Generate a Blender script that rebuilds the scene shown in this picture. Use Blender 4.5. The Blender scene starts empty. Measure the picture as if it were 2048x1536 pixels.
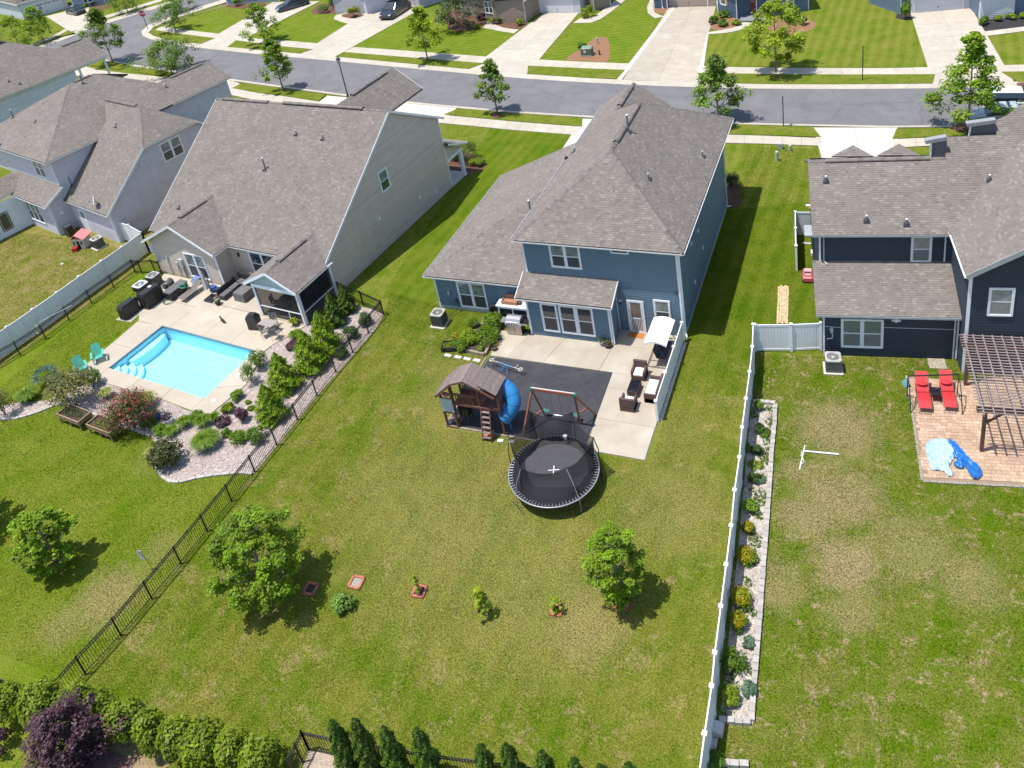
import bpy, math, random
import numpy as np
from mathutils import Vector, Matrix
random.seed(7); rng = np.random.default_rng(7)
S = bpy.context.scene
# ------------------------------------------------ camera (fitted to the photograph's vanishing points)
FPX, CX, CY = 1702.81, 1040.06, 285.73
PITCH, ROLL, YAW, CAMH = 0.442648, -0.176178, -0.451986, 32.68837
def _axes():
    cy, sy = math.cos(YAW), math.sin(YAW)
    f = Vector((sy*math.cos(PITCH), cy*math.cos(PITCH), -math.sin(PITCH)))
    r = Vector((cy, -sy, 0)); u = r.cross(f)
    c, s = math.cos(ROLL), math.sin(ROLL)
    return c*r + s*u, -s*r + c*u, f
CR, CU, CF = _axes()
cam = bpy.data.cameras.new('camera'); camo = bpy.data.objects.new('camera', cam)
S.collection.objects.link(camo); S.camera = camo
m = Matrix(((CR.x, CU.x, -CF.x, 0), (CR.y, CU.y, -CF.y, 0), (CR.z, CU.z, -CF.z, CAMH), (0, 0, 0, 1)))
camo.matrix_world = m
cam.sensor_width = 36; cam.lens = FPX/2048*36
cam.shift_x = (1024-CX)/2048; cam.shift_y = (CY-768)/2048
cam.clip_start = .5; cam.clip_end = 2000
# ------------------------------------------------ world, sun, exposure
SUND = Vector((.264, .16, -1)).normalized()
W = bpy.data.worlds.new('World'); S.world = W; W.use_nodes = True
nt = W.node_tree; nt.nodes.clear()
sky = nt.nodes.new('ShaderNodeTexSky'); sky.sky_type = 'NISHITA'; sky.sun_disc = False
sky.sun_elevation = math.asin(-SUND.z); sky.sun_rotation = math.atan2(-SUND.x, -SUND.y)
sky.air_density = 1.0; sky.dust_density = 1.0
bg = nt.nodes.new('ShaderNodeBackground'); bg.inputs[1].default_value = .14
wo = nt.nodes.new('ShaderNodeOutputWorld')
nt.links.new(sky.outputs[0], bg.inputs[0]); nt.links.new(bg.outputs[0], wo.inputs[0])
sl = bpy.data.lights.new('sun', 'SUN'); sl.energy = 3.9; sl.angle = math.radians(.5); sl.color = (1, .96, .9)
so = bpy.data.objects.new('sun', sl); S.collection.objects.link(so)
so.rotation_euler = SUND.to_track_quat('-Z', 'Y').to_euler(); so.location = (0, 30, 60)
S.view_settings.view_transform = 'Standard'; S.view_settings.look = 'None'
S.view_settings.exposure = .66; S.view_settings.gamma = 1; S.view_settings.use_curve_mapping = False
S.render.engine = 'CYCLES'
S.cycles.max_bounces = 6; S.cycles.transparent_max_bounces = 12
# ------------------------------------------------ helpers
def gp(px, py, z=0.):
    """pixel of the photograph -> point of the horizontal plane at height z"""
    d = CF + (px-CX)/FPX*CR - (py-CY)/FPX*CU
    t = (z-CAMH)/d.z
    return Vector((t*d.x, t*d.y, z))
def gps(pts, z=0.): return [gp(a, b, z) for a, b in pts]

MATS = {}
def _n(t, k, **kw):
    n = t.nodes.new(k)
    for a, b in kw.items(): setattr(n, a, b)
    return n
def c4(c): return (c[0], c[1], c[2], 1)
def mixc(t, fac, a, b, bt='MIX'):
    n = _n(t, 'ShaderNodeMix', data_type='RGBA', blend_type=bt)
    for i, v in ((0, fac), (6, a), (7, b)):
        if hasattr(v, 'is_linked'): t.links.new(v, n.inputs[i])
        else: n.inputs[i].default_value = v if i == 0 else c4(v)
    return n.outputs[2]
def noise(t, vec, scale, detail=4, rough=.6, dist=0):
    n = _n(t, 'ShaderNodeTexNoise'); n.inputs['Scale'].default_value = scale
    n.inputs['Detail'].default_value = detail; n.inputs['Roughness'].default_value = rough
    n.inputs['Distortion'].default_value = dist
    if vec is not None: t.links.new(vec, n.inputs['Vector'])
    return n.outputs[0]
def ramp(t, v, lo, hi, a=0., b=1.):
    n = _n(t, 'ShaderNodeMapRange'); t.links.new(v, n.inputs[0])
    for i, x in zip((1, 2, 3, 4), (lo, hi, a, b)): n.inputs[i].default_value = x
    return n.outputs[0]
def math2(t, op, a, b):
    n = _n(t, 'ShaderNodeMath', operation=op)
    for i, v in enumerate((a, b)):
        if hasattr(v, 'is_linked'): t.links.new(v, n.inputs[i])
        else: n.inputs[i].default_value = v
    return n.outputs[0]
def newmat(name):
    m = bpy.data.materials.new(name); m.use_nodes = True
    t = m.node_tree; t.nodes.clear()
    o = _n(t, 'ShaderNodeOutputMaterial'); p = _n(t, 'ShaderNodeBsdfPrincipled')
    t.links.new(p.outputs[0], o.inputs[0])
    return m, t, p, o
def vcoord(t, world=False):
    if world: return _n(t, 'ShaderNodeNewGeometry').outputs['Position']
    return _n(t, 'ShaderNodeTexCoord').outputs['Object']
def mat(name, c1, c2=None, scale=3, rough=.8, bump=0, bscale=40, metal=0, attr=0, rnd=0, lo=.35, hi=.65, c3=None, s3=.4, alpha=1, world=False, spec=.5, coat=0, trans=0):
    if name in MATS: return MATS[name]
    m, t, p, o = newmat(name)
    v = vcoord(t, world)
    c2 = c2 or tuple(x*.82 for x in c1)
    col = mixc(t, ramp(t, noise(t, v, scale, 6), lo, hi), c1, c2)
    if c3: col = mixc(t, ramp(t, noise(t, v, s3, 5), .5, .7), col, c3)
    if attr or rnd:
        h = _n(t, 'ShaderNodeHueSaturation'); t.links.new(col, h.inputs['Color'])
        val = None
        if attr:
            a = _n(t, 'ShaderNodeAttribute', attribute_name='v'); val = ramp(t, a.outputs['Fac'], 0, 1, 1-attr, 1+attr)
        if rnd:
            r = _n(t, 'ShaderNodeObjectInfo'); w = ramp(t, r.outputs['Random'], 0, 1, 1-rnd, 1+rnd)
            val = w if val is None else math2(t, 'MULTIPLY', val, w)
        t.links.new(val, h.inputs['Value']); col = h.outputs[0]
    t.links.new(col, p.inputs['Base Color'])
    p.inputs['Roughness'].default_value = rough; p.inputs['Metallic'].default_value = metal
    p.inputs['Specular IOR Level'].default_value = spec
    p.inputs['Coat Weight'].default_value = coat
    if alpha < 1: p.inputs['Alpha'].default_value = alpha
    if bump:
        b = _n(t, 'ShaderNodeBump'); b.inputs['Strength'].default_value = bump; b.inputs['Distance'].default_value = .02
        t.links.new(noise(t, v, bscale, 4), b.inputs['Height']); t.links.new(b.outputs[0], p.inputs['Normal'])
    if trans:
        tr = _n(t, 'ShaderNodeBsdfTranslucent'); t.links.new(col, tr.inputs[0])
        mx = _n(t, 'ShaderNodeMixShader'); mx.inputs[0].default_value = trans
        t.links.new(p.outputs[0], mx.inputs[1]); t.links.new(tr.outputs[0], mx.inputs[2]); t.links.new(mx.outputs[0], o.inputs[0])
    MATS[name] = m
    return m

class MB:
    """collects shapes and links them as ONE mesh object"""
    def __init__(s): s.v = []; s.f = []; s.a = []
    def add(s, vs, fs, a=.5):
        k = len(s.v); s.v += [tuple(x) for x in vs]; s.f += [tuple(i+k for i in f) for f in fs]; s.a += [a]*len(fs)
        return s
    def box(s, x0, y0, z0, x1, y1, z1, a=.5, M=None):
        vs = [(x0,y0,z0),(x1,y0,z0),(x1,y1,z0),(x0,y1,z0),(x0,y0,z1),(x1,y0,z1),(x1,y1,z1),(x0,y1,z1)]
        if M is not None: vs = [M @ Vector(q) for q in vs]
        return s.add(vs, [(3,2,1,0),(4,5,6,7),(0,1,5,4),(1,2,6,5),(2,3,7,6),(3,0,4,7)], a)
    def cbox(s, c, size, rz=0, a=.5, rx=0, ry=0):
        M = Matrix.Translation(c) @ Matrix.Rotation(rz, 4, 'Z') @ Matrix.Rotation(ry, 4, 'Y') @ Matrix.Rotation(rx, 4, 'X')
        x, y, z = (q/2 for q in size)
        return s.box(-x,-y,-z,x,y,z,a,M)
    def bar(s, p, q, w, h=None, a=.5, up=(0,0,1)):
        """square bar from p to q: w across, h along up"""
        p = Vector(p); q = Vector(q); h = h or w; d = (q-p).normalized(); up = Vector(up)
        if abs(d.dot(up)) > .98: up = Vector((0,1,0))
        x = d.cross(up).normalized()*w/2; y = x.cross(d).normalized()*h/2
        vs = [p-x-y,p+x-y,p+x+y,p-x+y,q-x-y,q+x-y,q+x+y,q-x+y]
        return s.add(vs, [(3,2,1,0),(4,5,6,7),(0,1,5,4),(1,2,6,5),(2,3,7,6),(3,0,4,7)], a)
    def tube(s, pts, r, n=8, a=.5, cap=True, closed=False):
        pts = [Vector(p) for p in pts]; k = len(pts); rr = r if isinstance(r, (list, tuple)) else [r]*k
        vs = []; up = None
        for i, p in enumerate(pts):
            if closed: d = (pts[(i+1) % k]-pts[i-1]).normalized()
            else: d = (pts[min(i+1,k-1)]-pts[max(i-1,0)]).normalized()
            if up is None:
                up = Vector((0,0,1)) if abs(d.z) < .9 else Vector((1,0,0))
            x = d.cross(up).normalized(); up = x.cross(d).normalized()
            for j in range(n):
                t = 2*math.pi*j/n; vs.append(p + (x*math.cos(t)+up*math.sin(t))*rr[i])
        fs = [(i*n+j, i*n+(j+1) % n, ((i+1) % k)*n+(j+1) % n, ((i+1) % k)*n+j) for i in range(k if closed else k-1) for j in range(n)]
        if cap and not closed: fs += [tuple(reversed(range(n))), tuple((k-1)*n+j for j in range(n))]
        return s.add(vs, fs, a)
    def lathe(s, c, prof, n=16, a=.5, sx=1, sy=1):
        vs = [(c[0]+r*math.cos(2*math.pi*j/n)*sx, c[1]+r*math.sin(2*math.pi*j/n)*sy, c[2]+z) for r, z in prof for j in range(n)]
        k = len(prof)
        fs = [(i*n+j, i*n+(j+1) % n, (i+1)*n+(j+1) % n, (i+1)*n+j) for i in range(k-1) for j in range(n)]
        fs += [tuple(reversed(range(n))), tuple((k-1)*n+j for j in range(n))]
        return s.add(vs, fs, a)
    def poly(s, pts, a=.5): return s.add(pts, [tuple(range(len(pts)))], a)
    def prism(s, pts, z0, z1, a=.5):
        """vertical prism over a plan outline given as (x, y)"""
        n = len(pts); ar = sum(pts[i][0]*pts[(i+1) % n][1]-pts[(i+1) % n][0]*pts[i][1] for i in range(n))
        if ar < 0: pts = pts[::-1]
        vs = [(p[0],p[1],z0) for p in pts]+[(p[0],p[1],z1) for p in pts]
        fs = [tuple(reversed(range(n))), tuple(range(n,2*n))]+[(i,(i+1) % n,(i+1) % n+n,i+n) for i in range(n)]
        return s.add(vs, fs, a)
    def slab(s, pts, t, a=.5):
        """3-D polygon given thickness t downwards"""
        n = len(pts); pts = [Vector(p) for p in pts]
        vs = pts+[p-Vector((0,0,t)) for p in pts]
        fs = [tuple(range(n)), tuple(reversed(range(n,2*n)))]+[(i,i+n,(i+1) % n+n,(i+1) % n) for i in range(n)]
        return s.add(vs, fs, a)
    def ico(s, c, r, sub=1, a=.5):
        t = (1+5**.5)/2
        vs = [Vector(q).normalized() for q in [(-1,t,0),(1,t,0),(-1,-t,0),(1,-t,0),(0,-1,t),(0,1,t),(0,-1,-t),(0,1,-t),(t,0,-1),(t,0,1),(-t,0,-1),(-t,0,1)]]
        fs = [(0,11,5),(0,5,1),(0,1,7),(0,7,10),(0,10,11),(1,5,9),(5,11,4),(11,10,2),(10,7,6),(7,1,8),(3,9,4),(3,4,2),(3,2,6),(3,6,8),(3,8,9),(4,9,5),(2,4,11),(6,2,10),(8,6,7),(9,8,1)]
        for _ in range(sub):
            mid = {}; nf = []
            def md(i, j):
                k = (min(i,j),max(i,j))
                if k not in mid: mid[k] = len(vs); vs.append((vs[i]+vs[j]).normalized())
                return mid[k]
            for x, y, z in fs:
                p, q, w = md(x,y), md(y,z), md(z,x); nf += [(x,p,w),(y,q,p),(z,w,q),(p,q,w)]
            fs = nf
        rr = r if isinstance(r, (tuple, list)) else (r, r, r)
        return s.add([(c[0]+q.x*rr[0], c[1]+q.y*rr[1], c[2]+q.z*rr[2]) for q in vs], fs, a)
    def mesh(s, name, mt, smooth=False, attr=False):
        me = bpy.data.meshes.new(name); me.from_pydata(s.v, [], s.f)
        if attr:
            at = me.attributes.new('v', 'FLOAT', 'FACE'); at.data.foreach_set('value', s.a)
        if mt: me.materials.append(mt)
        if smooth: me.polygons.foreach_set('use_smooth', [True]*len(me.polygons))
        me.update(); return me
    def build(s, name, mt, parent=None, smooth=False, attr=False, bevel=0, **kw):
        return link(name, s.mesh(name, mt, smooth, attr), parent, bevel=bevel, **kw)
def link(name, me, parent=None, label=None, cat=None, group=None, kind=None, loc=None, bevel=0, rz=0):
    o = bpy.data.objects.new(name, me); S.collection.objects.link(o)
    if parent is not None: o.parent = parent
    if loc is not None: o.location = loc
    if rz: o.rotation_euler = (0,0,rz)
    for k, v in (('label',label),('category',cat),('group',group),('kind',kind)):
        if v: o[k] = v
    if bevel:
        b = o.modifiers.new('bevel', 'BEVEL'); b.width = bevel; b.segments = 2; b.limit_method = 'ANGLE'
    return o
def thing(name, label, cat, loc=(0,0,0), rz=0, group=None):
    o = bpy.data.objects.new(name, None); S.collection.objects.link(o); o.empty_display_size = .2
    o.location = (loc[0], loc[1], loc[2] if len(loc) > 2 else 0); o.rotation_euler = (0,0,rz)
    o['label'] = label; o['category'] = cat
    if group: o['group'] = group
    return o
def dup(root, loc, rz, label, group=None):
    """a copy of a thing with its parts and sub-parts"""
    r = root.copy(); S.collection.objects.link(r); r.location = (loc[0], loc[1], loc[2] if len(loc) > 2 else 0)
    r.rotation_euler = (0,0,rz); r['label'] = label
    if group: r['group'] = group
    for ch in list(root.children):
        c = ch.copy(); S.collection.objects.link(c); c.parent = r
        for g in list(ch.children):
            d = g.copy(); S.collection.objects.link(d); d.parent = c
    return r
def raw(name, V, F, A, mt, parent=None, smooth=False, **kw):
    """numpy mesh: V (n,3), F (m,k) equal-sided faces, A (m,) face value"""
    me = bpy.data.meshes.new(name); n, (mf, k) = len(V), F.shape
    me.vertices.add(n); me.vertices.foreach_set('co', np.ascontiguousarray(V, dtype=np.float32).ravel())
    me.loops.add(mf*k); me.loops.foreach_set('vertex_index', np.ascontiguousarray(F, dtype=np.int32).ravel())
    me.polygons.add(mf); me.polygons.foreach_set('loop_start', np.arange(0, mf*k, k, dtype=np.int32))
    if A is not None:
        at = me.attributes.new('v', 'FLOAT', 'FACE'); at.data.foreach_set('value', np.asarray(A, dtype=np.float32))
    if smooth: me.polygons.foreach_set('use_smooth', np.ones(mf, dtype=bool))
    me.materials.append(mt); me.update(calc_edges=True); me.validate()
    return link(name, me, parent, **kw)
def clip(poly, axis, lim, keep_gt):
    """clip a 2-D polygon by a line coordinate[axis] = lim"""
    out = []; n = len(poly)
    for i in range(n):
        p, q = poly[i], poly[(i+1) % n]
        a = (p[axis]-lim) if keep_gt else (lim-p[axis]); b = (q[axis]-lim) if keep_gt else (lim-q[axis])
        if a >= 0: out.append(p)
        if (a > 0) != (b > 0) and a != b and abs(a-b) > 1e-9 and a*b < 0:
            t = a/(a-b); out.append((p[0]+(q[0]-p[0])*t, p[1]+(q[1]-p[1])*t))
    return out
# ================================================ GROUND
def lawn_mat(name, green, olive, tan, ko=(.42,.6), kt=(.6,.72), stripes=None, spots=(), ps=.35, grad=None):
    m, t, p, o = newmat(name); v = vcoord(t, True)
    big = noise(t, v, ps, 5, .65, .4); mid = noise(t, v, 1.7, 5, .7); fine = noise(t, v, 14, 5, .75); vf = noise(t, v, 60, 3, .7)
    a = math2(t, 'ADD', math2(t, 'MULTIPLY', big, .62), math2(t, 'MULTIPLY', mid, .38))
    col = mixc(t, ramp(t, a, *ko), green, olive)
    if grad:                                                # the strips beside the houses are greener
        y0, y1, g2, o2 = grad; sp = _n(t, 'ShaderNodeSeparateXYZ'); t.links.new(v, sp.inputs[0])
        yy = math2(t, 'ADD', sp.outputs[1], math2(t, 'MULTIPLY', math2(t, 'SUBTRACT', a, .5), 9.))
        col = mixc(t, ramp(t, yy, y0, y1), col, mixc(t, ramp(t, a, *ko), g2, o2))
    b = math2(t, 'ADD', math2(t, 'MULTIPLY', noise(t, v, ps*1.9, 6, .7, .3), .6), math2(t, 'MULTIPLY', noise(t, v, 5, 4, .7), .4))
    tf = ramp(t, b, *kt)
    if grad: tf = math2(t, 'MULTIPLY', tf, ramp(t, yy, y0-1, y1, 1, .15))
    for (x, y, r, k) in spots:
        d = _n(t, 'ShaderNodeVectorMath', operation='DISTANCE'); t.links.new(v, d.inputs[0]); d.inputs[1].default_value = (x, y, 0)
        dd = math2(t, 'ADD', d.outputs['Value'], math2(t, 'MULTIPLY', math2(t, 'SUBTRACT', mid, .5), r*1.6))
        tf = math2(t, 'MAXIMUM', tf, math2(t, 'MULTIPLY', ramp(t, dd, r*.45, r*1.05, 1, 0), math2(t, 'MULTIPLY', ramp(t, fine, .3, .55), k)))
    col = mixc(t, tf, col, tan)
    if stripes:
        ang, wd, st = stripes
        mp = _n(t, 'ShaderNodeMapping'); mp.inputs['Rotation'].default_value = (0,0,ang); t.links.new(v, mp.inputs[0])
        w = _n(t, 'ShaderNodeTexWave'); w.inputs['Scale'].default_value = wd; w.inputs['Distortion'].default_value = 2.2; w.inputs['Detail'].default_value = 3
        w.inputs['Detail Scale'].default_value = .4; t.links.new(mp.outputs[0], w.inputs[0])
        col = mixc(t, ramp(t, w.outputs['Fac'], .3, .7, 0, st), col, tuple(min(1, c*1.5+.01) for c in olive))
    h = _n(t, 'ShaderNodeHueSaturation'); t.links.new(col, h.inputs['Color'])
    val = math2(t, 'MULTIPLY', ramp(t, fine, .34, .66, .45, 1.5), ramp(t, vf, .3, .7, .65, 1.35))
    at = _n(t, 'ShaderNodeAttribute', attribute_name='v'); val = math2(t, 'MULTIPLY', val, ramp(t, at.outputs['Fac'], 0, 1, 1, 1.7))
    t.links.new(val, h.inputs['Value']); t.links.new(h.outputs[0], p.inputs['Base Color'])
    p.inputs['Roughness'].default_value = .95; p.inputs['Specular IOR Level'].default_value = .03
    bb = _n(t, 'ShaderNodeBump'); bb.inputs['Strength'].default_value = .55; bb.inputs['Distance'].default_value = .05
    t.links.new(math2(t, 'ADD', fine, vf), bb.inputs['Height']); t.links.new(bb.outputs[0], p.inputs['Normal'])
    return m
def ground_sheet(name, pts, z, mt, kind='structure', thick=0, hole=None):
    b = MB()
    if hole:
        from mathutils.geometry import tessellate_polygon
        vs = [(p[0], p[1], z) for p in list(pts)+list(hole)]
        tr = tessellate_polygon([[Vector((p[0],p[1],0)) for p in pts], [Vector((p[0],p[1],0)) for p in hole]])
        fs = []
        for f in tr:
            a, c, d = (Vector(vs[i]) for i in f)
            fs.append(tuple(f) if (c-a).cross(d-a).z > 0 else tuple(reversed(f)))
        b.add(vs, fs)
    elif thick: b.prism([(p[0], p[1]) for p in pts], z-thick, z)
    else: b.poly([(p[0], p[1], z) for p in pts])
    n = len(b.v)
    o = b.build(name, mt, kind=kind)
    return o
def xy(pts): return [(p.x, p.y) for p in gps(pts)]
def smooth_line(pts, k=4, closed=False):
    out = []; n = len(pts)
    rngi = range(n if closed else n-1)
    for i in rngi:
        if closed: a, b, c, d = pts[i-1], pts[i], pts[(i+1) % n], pts[(i+2) % n]
        else: a, b, c, d = pts[max(i-1,0)], pts[i], pts[i+1], pts[min(i+2,n-1)]
        for j in range(k):
            t = j/k
            out.append(tuple(.5*((2*b[q])+(-a[q]+c[q])*t+(2*a[q]-5*b[q]+4*c[q]-d[q])*t*t+(-a[q]+3*b[q]-3*c[q]+d[q])*t**3) for q in (0,1)))
    if not closed: out.append(tuple(pts[-1][:2]))
    return out
LGRN, LOLV, LTAN = (.050,.108,.006), (.122,.135,.036), (.215,.175,.085)
L_MAIN = lawn_mat('lawn_main', (.078,.132,.005), (.158,.162,.026), (.28,.215,.095), (.40,.58), (.52,.66), stripes=(math.radians(4), .30, .10), spots=[(-10.6,20.2,2.3,.75),(-9.5,26.5,3,.35),(-19,27.5,2.6,.3),(-12.6,22.2,1.2,.25),(-22.2,37.2,1.6,.5),(-22,25,3.5,.35),(-16,22,3,.3),(-18,24,7,.38),(-13,21,4.5,.38),(-8.6,26.5,3.2,.45),(-21,30,4,.32),(-22.5,33,3,.3),(-9,31,2,.3)], grad=(33.5, 40.5, (.058,.114,.003), (.106,.138,.010)))
L_POOL = lawn_mat('lawn_pool', (.086,.146,.005), (.152,.176,.022), (.24,.195,.085), (.36,.60), (.62,.78), spots=[(-32.6,15.6,2.0,.9),(-33.5,14.0,1.5,.6),(-31.9,18.4,1.4,.4),(-36.6,23.5,2,.3)])
L_NAVY = lawn_mat('lawn_navy', (.084,.138,.005), (.152,.160,.030), (.32,.235,.135), (.42,.60), (.53,.63), ps=.65, spots=[(-1.5,29,2.4,.7),(1.3,27,2.2,.5),(-2.8,27.5,1.6,.7),(-1.8,33,2.4,.7),(-3.7,24,1.6,.5),(-.8,23.4,1.2,.5),(-1,25.5,1.8,.8),(3.5,26,1.6,.5),(-3.4,30,1,.6)])
L_GREY = lawn_mat('lawn_grey', (.085,.138,.005), (.160,.162,.03), (.27,.205,.09), (.30,.5), (.47,.62), ps=.5)
L_SIDE = lawn_mat('lawn_side', (.078,.140,.002), (.128,.170,.010), (.22,.19,.07), (.40,.62), (.66,.82), stripes=(math.radians(0), .8, .16))
L_FRONT = lawn_mat('lawn_front', (.080,.138,.005), (.136,.162,.020), (.19,.17,.07), (.42,.6), (.66,.8), stripes=(math.radians(72), .34, .26), ps=.5)
L_FRONT2 = lawn_mat('lawn_front_right', (.082,.136,.006), (.150,.158,.025), (.20,.17,.07), (.4,.58), (.6,.76), stripes=(math.radians(3), .30, .22), ps=.5)
L_VERGE = lawn_mat('lawn_verge', (.080,.135,.006), (.148,.160,.026), (.20,.17,.07), (.38,.56), (.6,.76), ps=.8)
PH = (-34.6, 39.5); PT = -math.radians(6.3)          # pool house frame
def PW(x, y, z=0): c, s = math.cos(PT), math.sin(PT); return (PH[0]+x*c-y*s, PH[1]+x*s+y*c, z)
def pxy(pts): return [PW(x, y)[:2] for x, y in pts]
X0, X1, Y0, Y1 = -10.4, -1.42, -11.95, -7.45          # pool edge in that frame
POOLH = pxy([(X0,Y0),(X1,Y0),(X1,Y1),(X0,Y1)])
ground_sheet('ground', [(-400,-100),(300,-100),(300,500),(-400,500)], -.02, L_VERGE, hole=POOLH)
WF = [(-6.42,37.95),(-5.99,32.27),(-5.42,22.93),(-5.22,19.26),(-4.93,15.38),(-4.5,8)]         # white fence line
BF0, BF1 = gp(172,1349), gp(768,630)                                                          # black fence line
BFd = (BF1-BF0).normalized(); BFe = BF0-BFd*6
LY = [(BFe.x,BFe.y),(BF0.x,BF0.y),(BF1.x,BF1.y),(-30.6,45),(-30.6,64.5),(-8.2,62.4),(-8.2,45),(-6.45,38)]+WF[1:]
ground_sheet('lawn', [(-29.5,2)]+LY[1:3]+[(-30.9,39.5),(-27.5,38.9),(-19,38.8),(-10.4,38.7),(-6.45,38)]+WF[1:], 0, L_MAIN)
ground_sheet('side_lawn', [(-31.3,38.9),(-27.3,38.9),(-24,52),(-20,52),(-20,64.2),(-34.4,66.2)], .002, L_MAIN)
ground_sheet('side_lawn', [(-10.5,38.7),(-6.45,38),(-2.9,38.4),(-3.3,50),(-3.9,62.3),(-10.3,62.8)], .002, L_MAIN)
ground_sheet('lawn', [(-53.8,4),(-30.5,4),(BF0.x,BF0.y),(BF1.x,BF1.y),(-34,40),(-52,40),(-54.5,34)], 0, L_POOL, hole=POOLH)
ground_sheet('lawn', [(-6.42,37.95),(-5.99,32.27),(-5.42,22.93),(-5.22,19.26),(-4.93,15.38),(-4.5,6),(22,6),(22,60),(-2.8,60),(-2.8,38.4)], .001, L_NAVY)
ground_sheet('lawn', [(-95,10),(-54.2,10),(-54.8,28.5),(-54.1,33),(-53.6,44),(-66,47),(-95,49)], .001, L_GREY)
# ---------------- street
ASPH = mat('asphalt', (.142,.139,.143), (.120,.118,.122), scale=.7, rough=.92, bump=.5, bscale=90, c3=(.158,.155,.158), s3=.25, world=True)
CONC = mat('concrete', (.425,.375,.305), (.37,.33,.27), scale=1.6, rough=.85, bump=.25, bscale=60, rnd=.05, c3=(.46,.41,.34), s3=.6, world=True)
CONCW = mat('concrete_white', (.50,.46,.40), (.44,.41,.36), scale=1.6, rough=.85, bump=.2, bscale=60, rnd=.04, world=True)
CONCD = mat('concrete_joint', (.22,.20,.17), rough=.9)
CONCP = mat('concrete_patio', (.385,.335,.265), (.33,.285,.225), scale=.9, rough=.85, bump=.2, bscale=60, rnd=.06, c3=(.42,.375,.31), s3=.5, world=True)
RN = [(2150,252),(1930,250.5),(1790,252),(1650,249.5),(1460,245),(1300,238.5),(1165,231),(1024,222),(880,209.5),(804,202),(700,190),(600,176.5),(512,165),(430,153),(337,139.5),(270,129.5),(205,118)]
RF = [(2150,170),(2048,173),(1911,176.5),(1700,178.5),(1536,178),(1420,175.5),(1284,171),(1150,164),(1024,155.5),(850,139.5),(672,122.5),(512,108),(400,96),(345,89),(320,84),(300,79),(285,71),(281,64),(286,56),(297,50),(320,40),(375,22),(437,2),(500,-20)]
RX = [(-100,158),(0,124),(61,103),(100,90),(153,69),(184,56),(220,45),(275,28),(330,12),(400,-10)]
road = xy(RN+[(150,138),(60,172),(-100,235)]+RX+RF[::-1])
t_ = ASPH.node_tree; p_ = [n for n in t_.nodes if n.type == 'BSDF_PRINCIPLED'][0]; src = p_.inputs['Base Color'].links[0].from_socket
vo = _n(t_, 'ShaderNodeTexVoronoi', feature='DISTANCE_TO_EDGE'); vo.inputs['Scale'].default_value = .11
wv = _n(t_, 'ShaderNodeVectorMath', operation='ADD'); t_.links.new(vcoord(t_, True), wv.inputs[0]); ns = _n(t_, 'ShaderNodeTexNoise'); ns.inputs['Scale'].default_value = .9; ns.inputs['Detail'].default_value = 6; t_.links.new(ns.outputs['Color'], wv.inputs[1]); t_.links.new(vcoord(t_, True), ns.inputs['Vector']); t_.links.new(wv.outputs[0], vo.inputs['Vector'])
cr = ramp(t_, vo.outputs[0], .0, .006, .55, 0); t_.links.new(mixc(t_, cr, src, (.055,.053,.055)), p_.inputs['Base Color'])
st_ = math2(t_, 'MULTIPLY', ramp(t_, noise(t_, vcoord(t_, True), .35, 6, .7), .56, .66), .35); t_.links.new(mixc(t_, st_, p_.inputs['Base Color'].links[0].from_socket, (.095,.093,.095)), p_.inputs['Base Color'])
ground_sheet('street', road, .004, ASPH)
def resample(pts, n):
    d = [0]
    for a, b in zip(pts, pts[1:]): d.append(d[-1]+math.dist(a, b))
    out = []
    for k in range(n+1):
        s = d[-1]*k/n; i = max(j for j in range(len(d)) if d[j] <= s+1e-9); i = min(i, len(pts)-2)
        t = (s-d[i])/max(d[i+1]-d[i],1e-9); out.append((pts[i][0]+(pts[i+1][0]-pts[i][0])*t, pts[i][1]+(pts[i+1][1]-pts[i][1])*t))
    return out, d[-1]
def inset(q, g):
    c = (sum(p[0] for p in q)/len(q), sum(p[1] for p in q)/len(q))
    out = []
    for p in q:
        dx, dy = c[0]-p[0], c[1]-p[1]; L = math.hypot(dx, dy) or 1
        out.append((p[0]+dx/L*g, p[1]+dy/L*g))
    return out
def slab_obj(parent, q, z0, z1, mt, name='slab', zs=None):
    """a thin concrete block with its own edges; zs gives a height for each top corner"""
    n = len(q); ar = sum(q[i][0]*q[(i+1) % n][1]-q[(i+1) % n][0]*q[i][1] for i in range(n))
    if ar < 0: q = q[::-1]; zs = zs[::-1] if zs else None
    zs = zs or [z1]*n
    vs = [(p[0],p[1],z0) for p in q]+[(p[0],p[1],z) for p, z in zip(q, zs)]
    b = MB().add(vs, [tuple(range(n,2*n))]+[(i,(i+1) % n,(i+1) % n+n,i+n) for i in range(n)])
    return b.build(name, mt, parent)
def strip(name, A, B, step, z, mt=CONC, slab='slab', zs=None, px=True, gap=.012):
    """a paved strip between two edges, cut into slabs"""
    a, b = (xy(A), xy(B)) if px else (A, B)
    _, L = resample(a, 2); n = max(1, round(L/step)); a, _ = resample(a, n); b, _ = resample(b, n)
    base = ground_sheet(name, a+b[::-1], .006, CONCD)
    for i in range(n):
        q = inset([a[i], a[i+1], b[i+1], b[i]], gap)
        slab_obj(base, q, .007, z, mt, slab, zs)
    return base
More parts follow.
